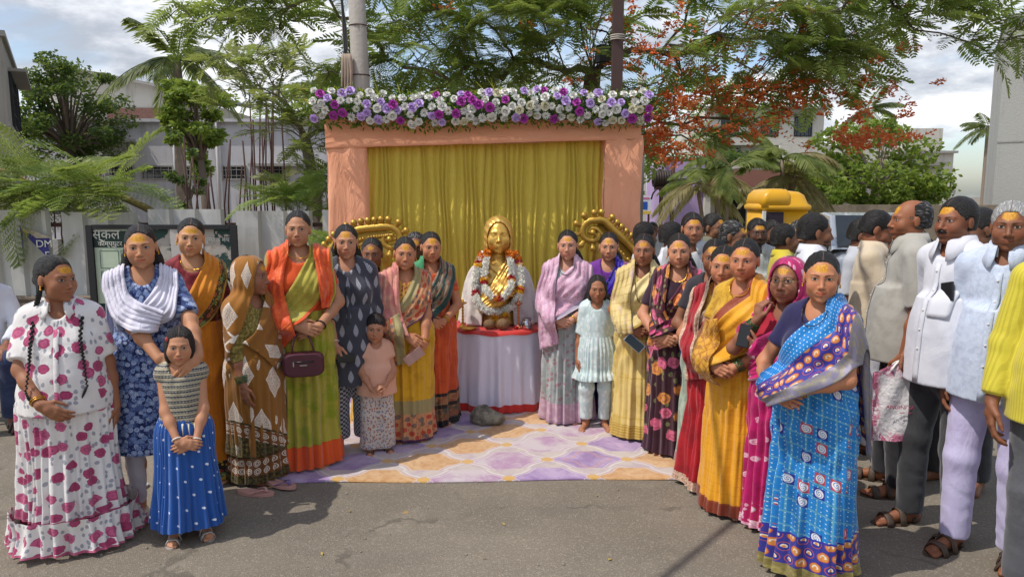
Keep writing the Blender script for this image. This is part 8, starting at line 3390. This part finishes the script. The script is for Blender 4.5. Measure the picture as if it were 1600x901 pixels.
# ------------------------------------------------------------------ parked car behind the crowd
CARP = plain('silver_paint', 0xB8BCC0, .3, .5, .05, spec=.6, coat=.6)
CGL = plain('car_glass', 0x181E22, .06, 0, .1, 1, spec=.9)


def car(label, x, y, rz, paint):
    q = root('parked_car', label, 'car', (x, y, 0), R(rz))
    # sections along the length (+x is the front): x, z low, z high, half width
    loftv = [(-1.95, .42, .85, .70), (-1.85, .28, .98, .80), (-1.2, .22, 1.02, .84), (0, .22, 1.0, .85), (1.0, .22, .97, .84), (1.6, .24, .88, .80), (1.9, .32, .70, .70), (1.95, .38, .60, .62)]
    v = []
    for X_, a, b, w_ in loftv:
        for k in range(16):
            t = 2 * PI * (k + .5) / 16
            e = .45
            v.append((X_, w_ * math.copysign(abs(math.cos(t)) ** e, math.cos(t)), (a + b) / 2 + (b - a) / 2 * math.copysign(abs(math.sin(t)) ** e, math.sin(t))))
    n = 16
    f = [(i * n + k, (i + 1) * n + k, (i + 1) * n + (k + 1) % n, i * n + (k + 1) % n) for i in range(len(loftv) - 1) for k in range(n)] + [tuple(range(n)), tuple(range((len(loftv) - 1) * n, len(loftv) * n))[::-1]]
    MB().add(v, f).obj('body', paint, q)
    cab = [(-1.75, .98, .78), (-1.30, 1.44, .62), (-.3, 1.52, .62), (.25, 1.48, .62), (1.05, .98, .76)]
    v = []
    for X_, z_, w_ in cab:
        v += [(X_, w_, z_), (X_, -w_, z_)]
    low = [(-1.75, .96, .80), (-1.3, .96, .80), (-.3, .96, .82), (.25, .96, .82), (1.05, .95, .78)]
    for X_, z_, w_ in low:
        v += [(X_, w_, z_), (X_, -w_, z_)]
    f = []
    for i in range(4):
        f += [(2 * i, 2 * i + 1, 2 * i + 3, 2 * i + 2), (10 + 2 * i, 2 * i, 2 * i + 2, 12 + 2 * i), (11 + 2 * i, 13 + 2 * i, 2 * i + 3, 2 * i + 1)]
    MB().add(v, f).obj('roof', paint, q, bevel=.02)
    MB().add([(.28, .56, 1.475), (.28, -.56, 1.475), (1.0, -.68, 1.015), (1.0, .68, 1.015)], [(0, 1, 2, 3)]).obj('windscreen', CGL, q, smooth=False)
    bpy.data.objects[q.children[-1].name].location = (.012, 0, .012)
    for s_ in (1, -1):
        MB().add([(-1.2, s_ * .665, 1.40), (-.35, s_ * .665, 1.46), (-.35, s_ * .815, 1.03), (-1.5, s_ * .815, 1.03)], [(0, 1, 2, 3)]).obj('side_window', CGL, q, smooth=False, loc=(0, s_ * .012, 0))
        MB().add([(-.28, s_ * .665, 1.46), (.20, s_ * .665, 1.43), (.85, s_ * .80, 1.03), (-.28, s_ * .815, 1.03)], [(0, 1, 2, 3)]).obj('side_window', CGL, q, smooth=False, loc=(0, s_ * .012, 0))
        MB().ball((1.84, s_ * .55, .68), (.10, .16, .08), 12, 8).obj('headlight', plain('headlamp', 0xD8DCE0, .1), q)
        MB().ball((.78, s_ * .95, 1.05), (.07, .11, .07), 10, 8).obj('mirror', paint, q)
        for X_ in (-1.2, 1.2):
            w = MB().torus((X_, s_ * .74, .30), .22, .085, 24, 8, (0, 1, 0)).obj('wheel', plain('tyre', 0x161616, .85), q)
            MB().lathe([(.01, 0), (.17, .02), (.18, .04)], n=16).obj('rim', STEEL, w, loc=(X_, s_ * .80, .30), rot=(R(-90 * s_), 0, 0))
    MB().box((1.955, 0, .52), (.03, .9, .12)).obj('grille', BLACK, q, smooth=False)


car('silver hatchback parked in the street behind the bearded man in white', 5.9, 12.0, -100, CARP)
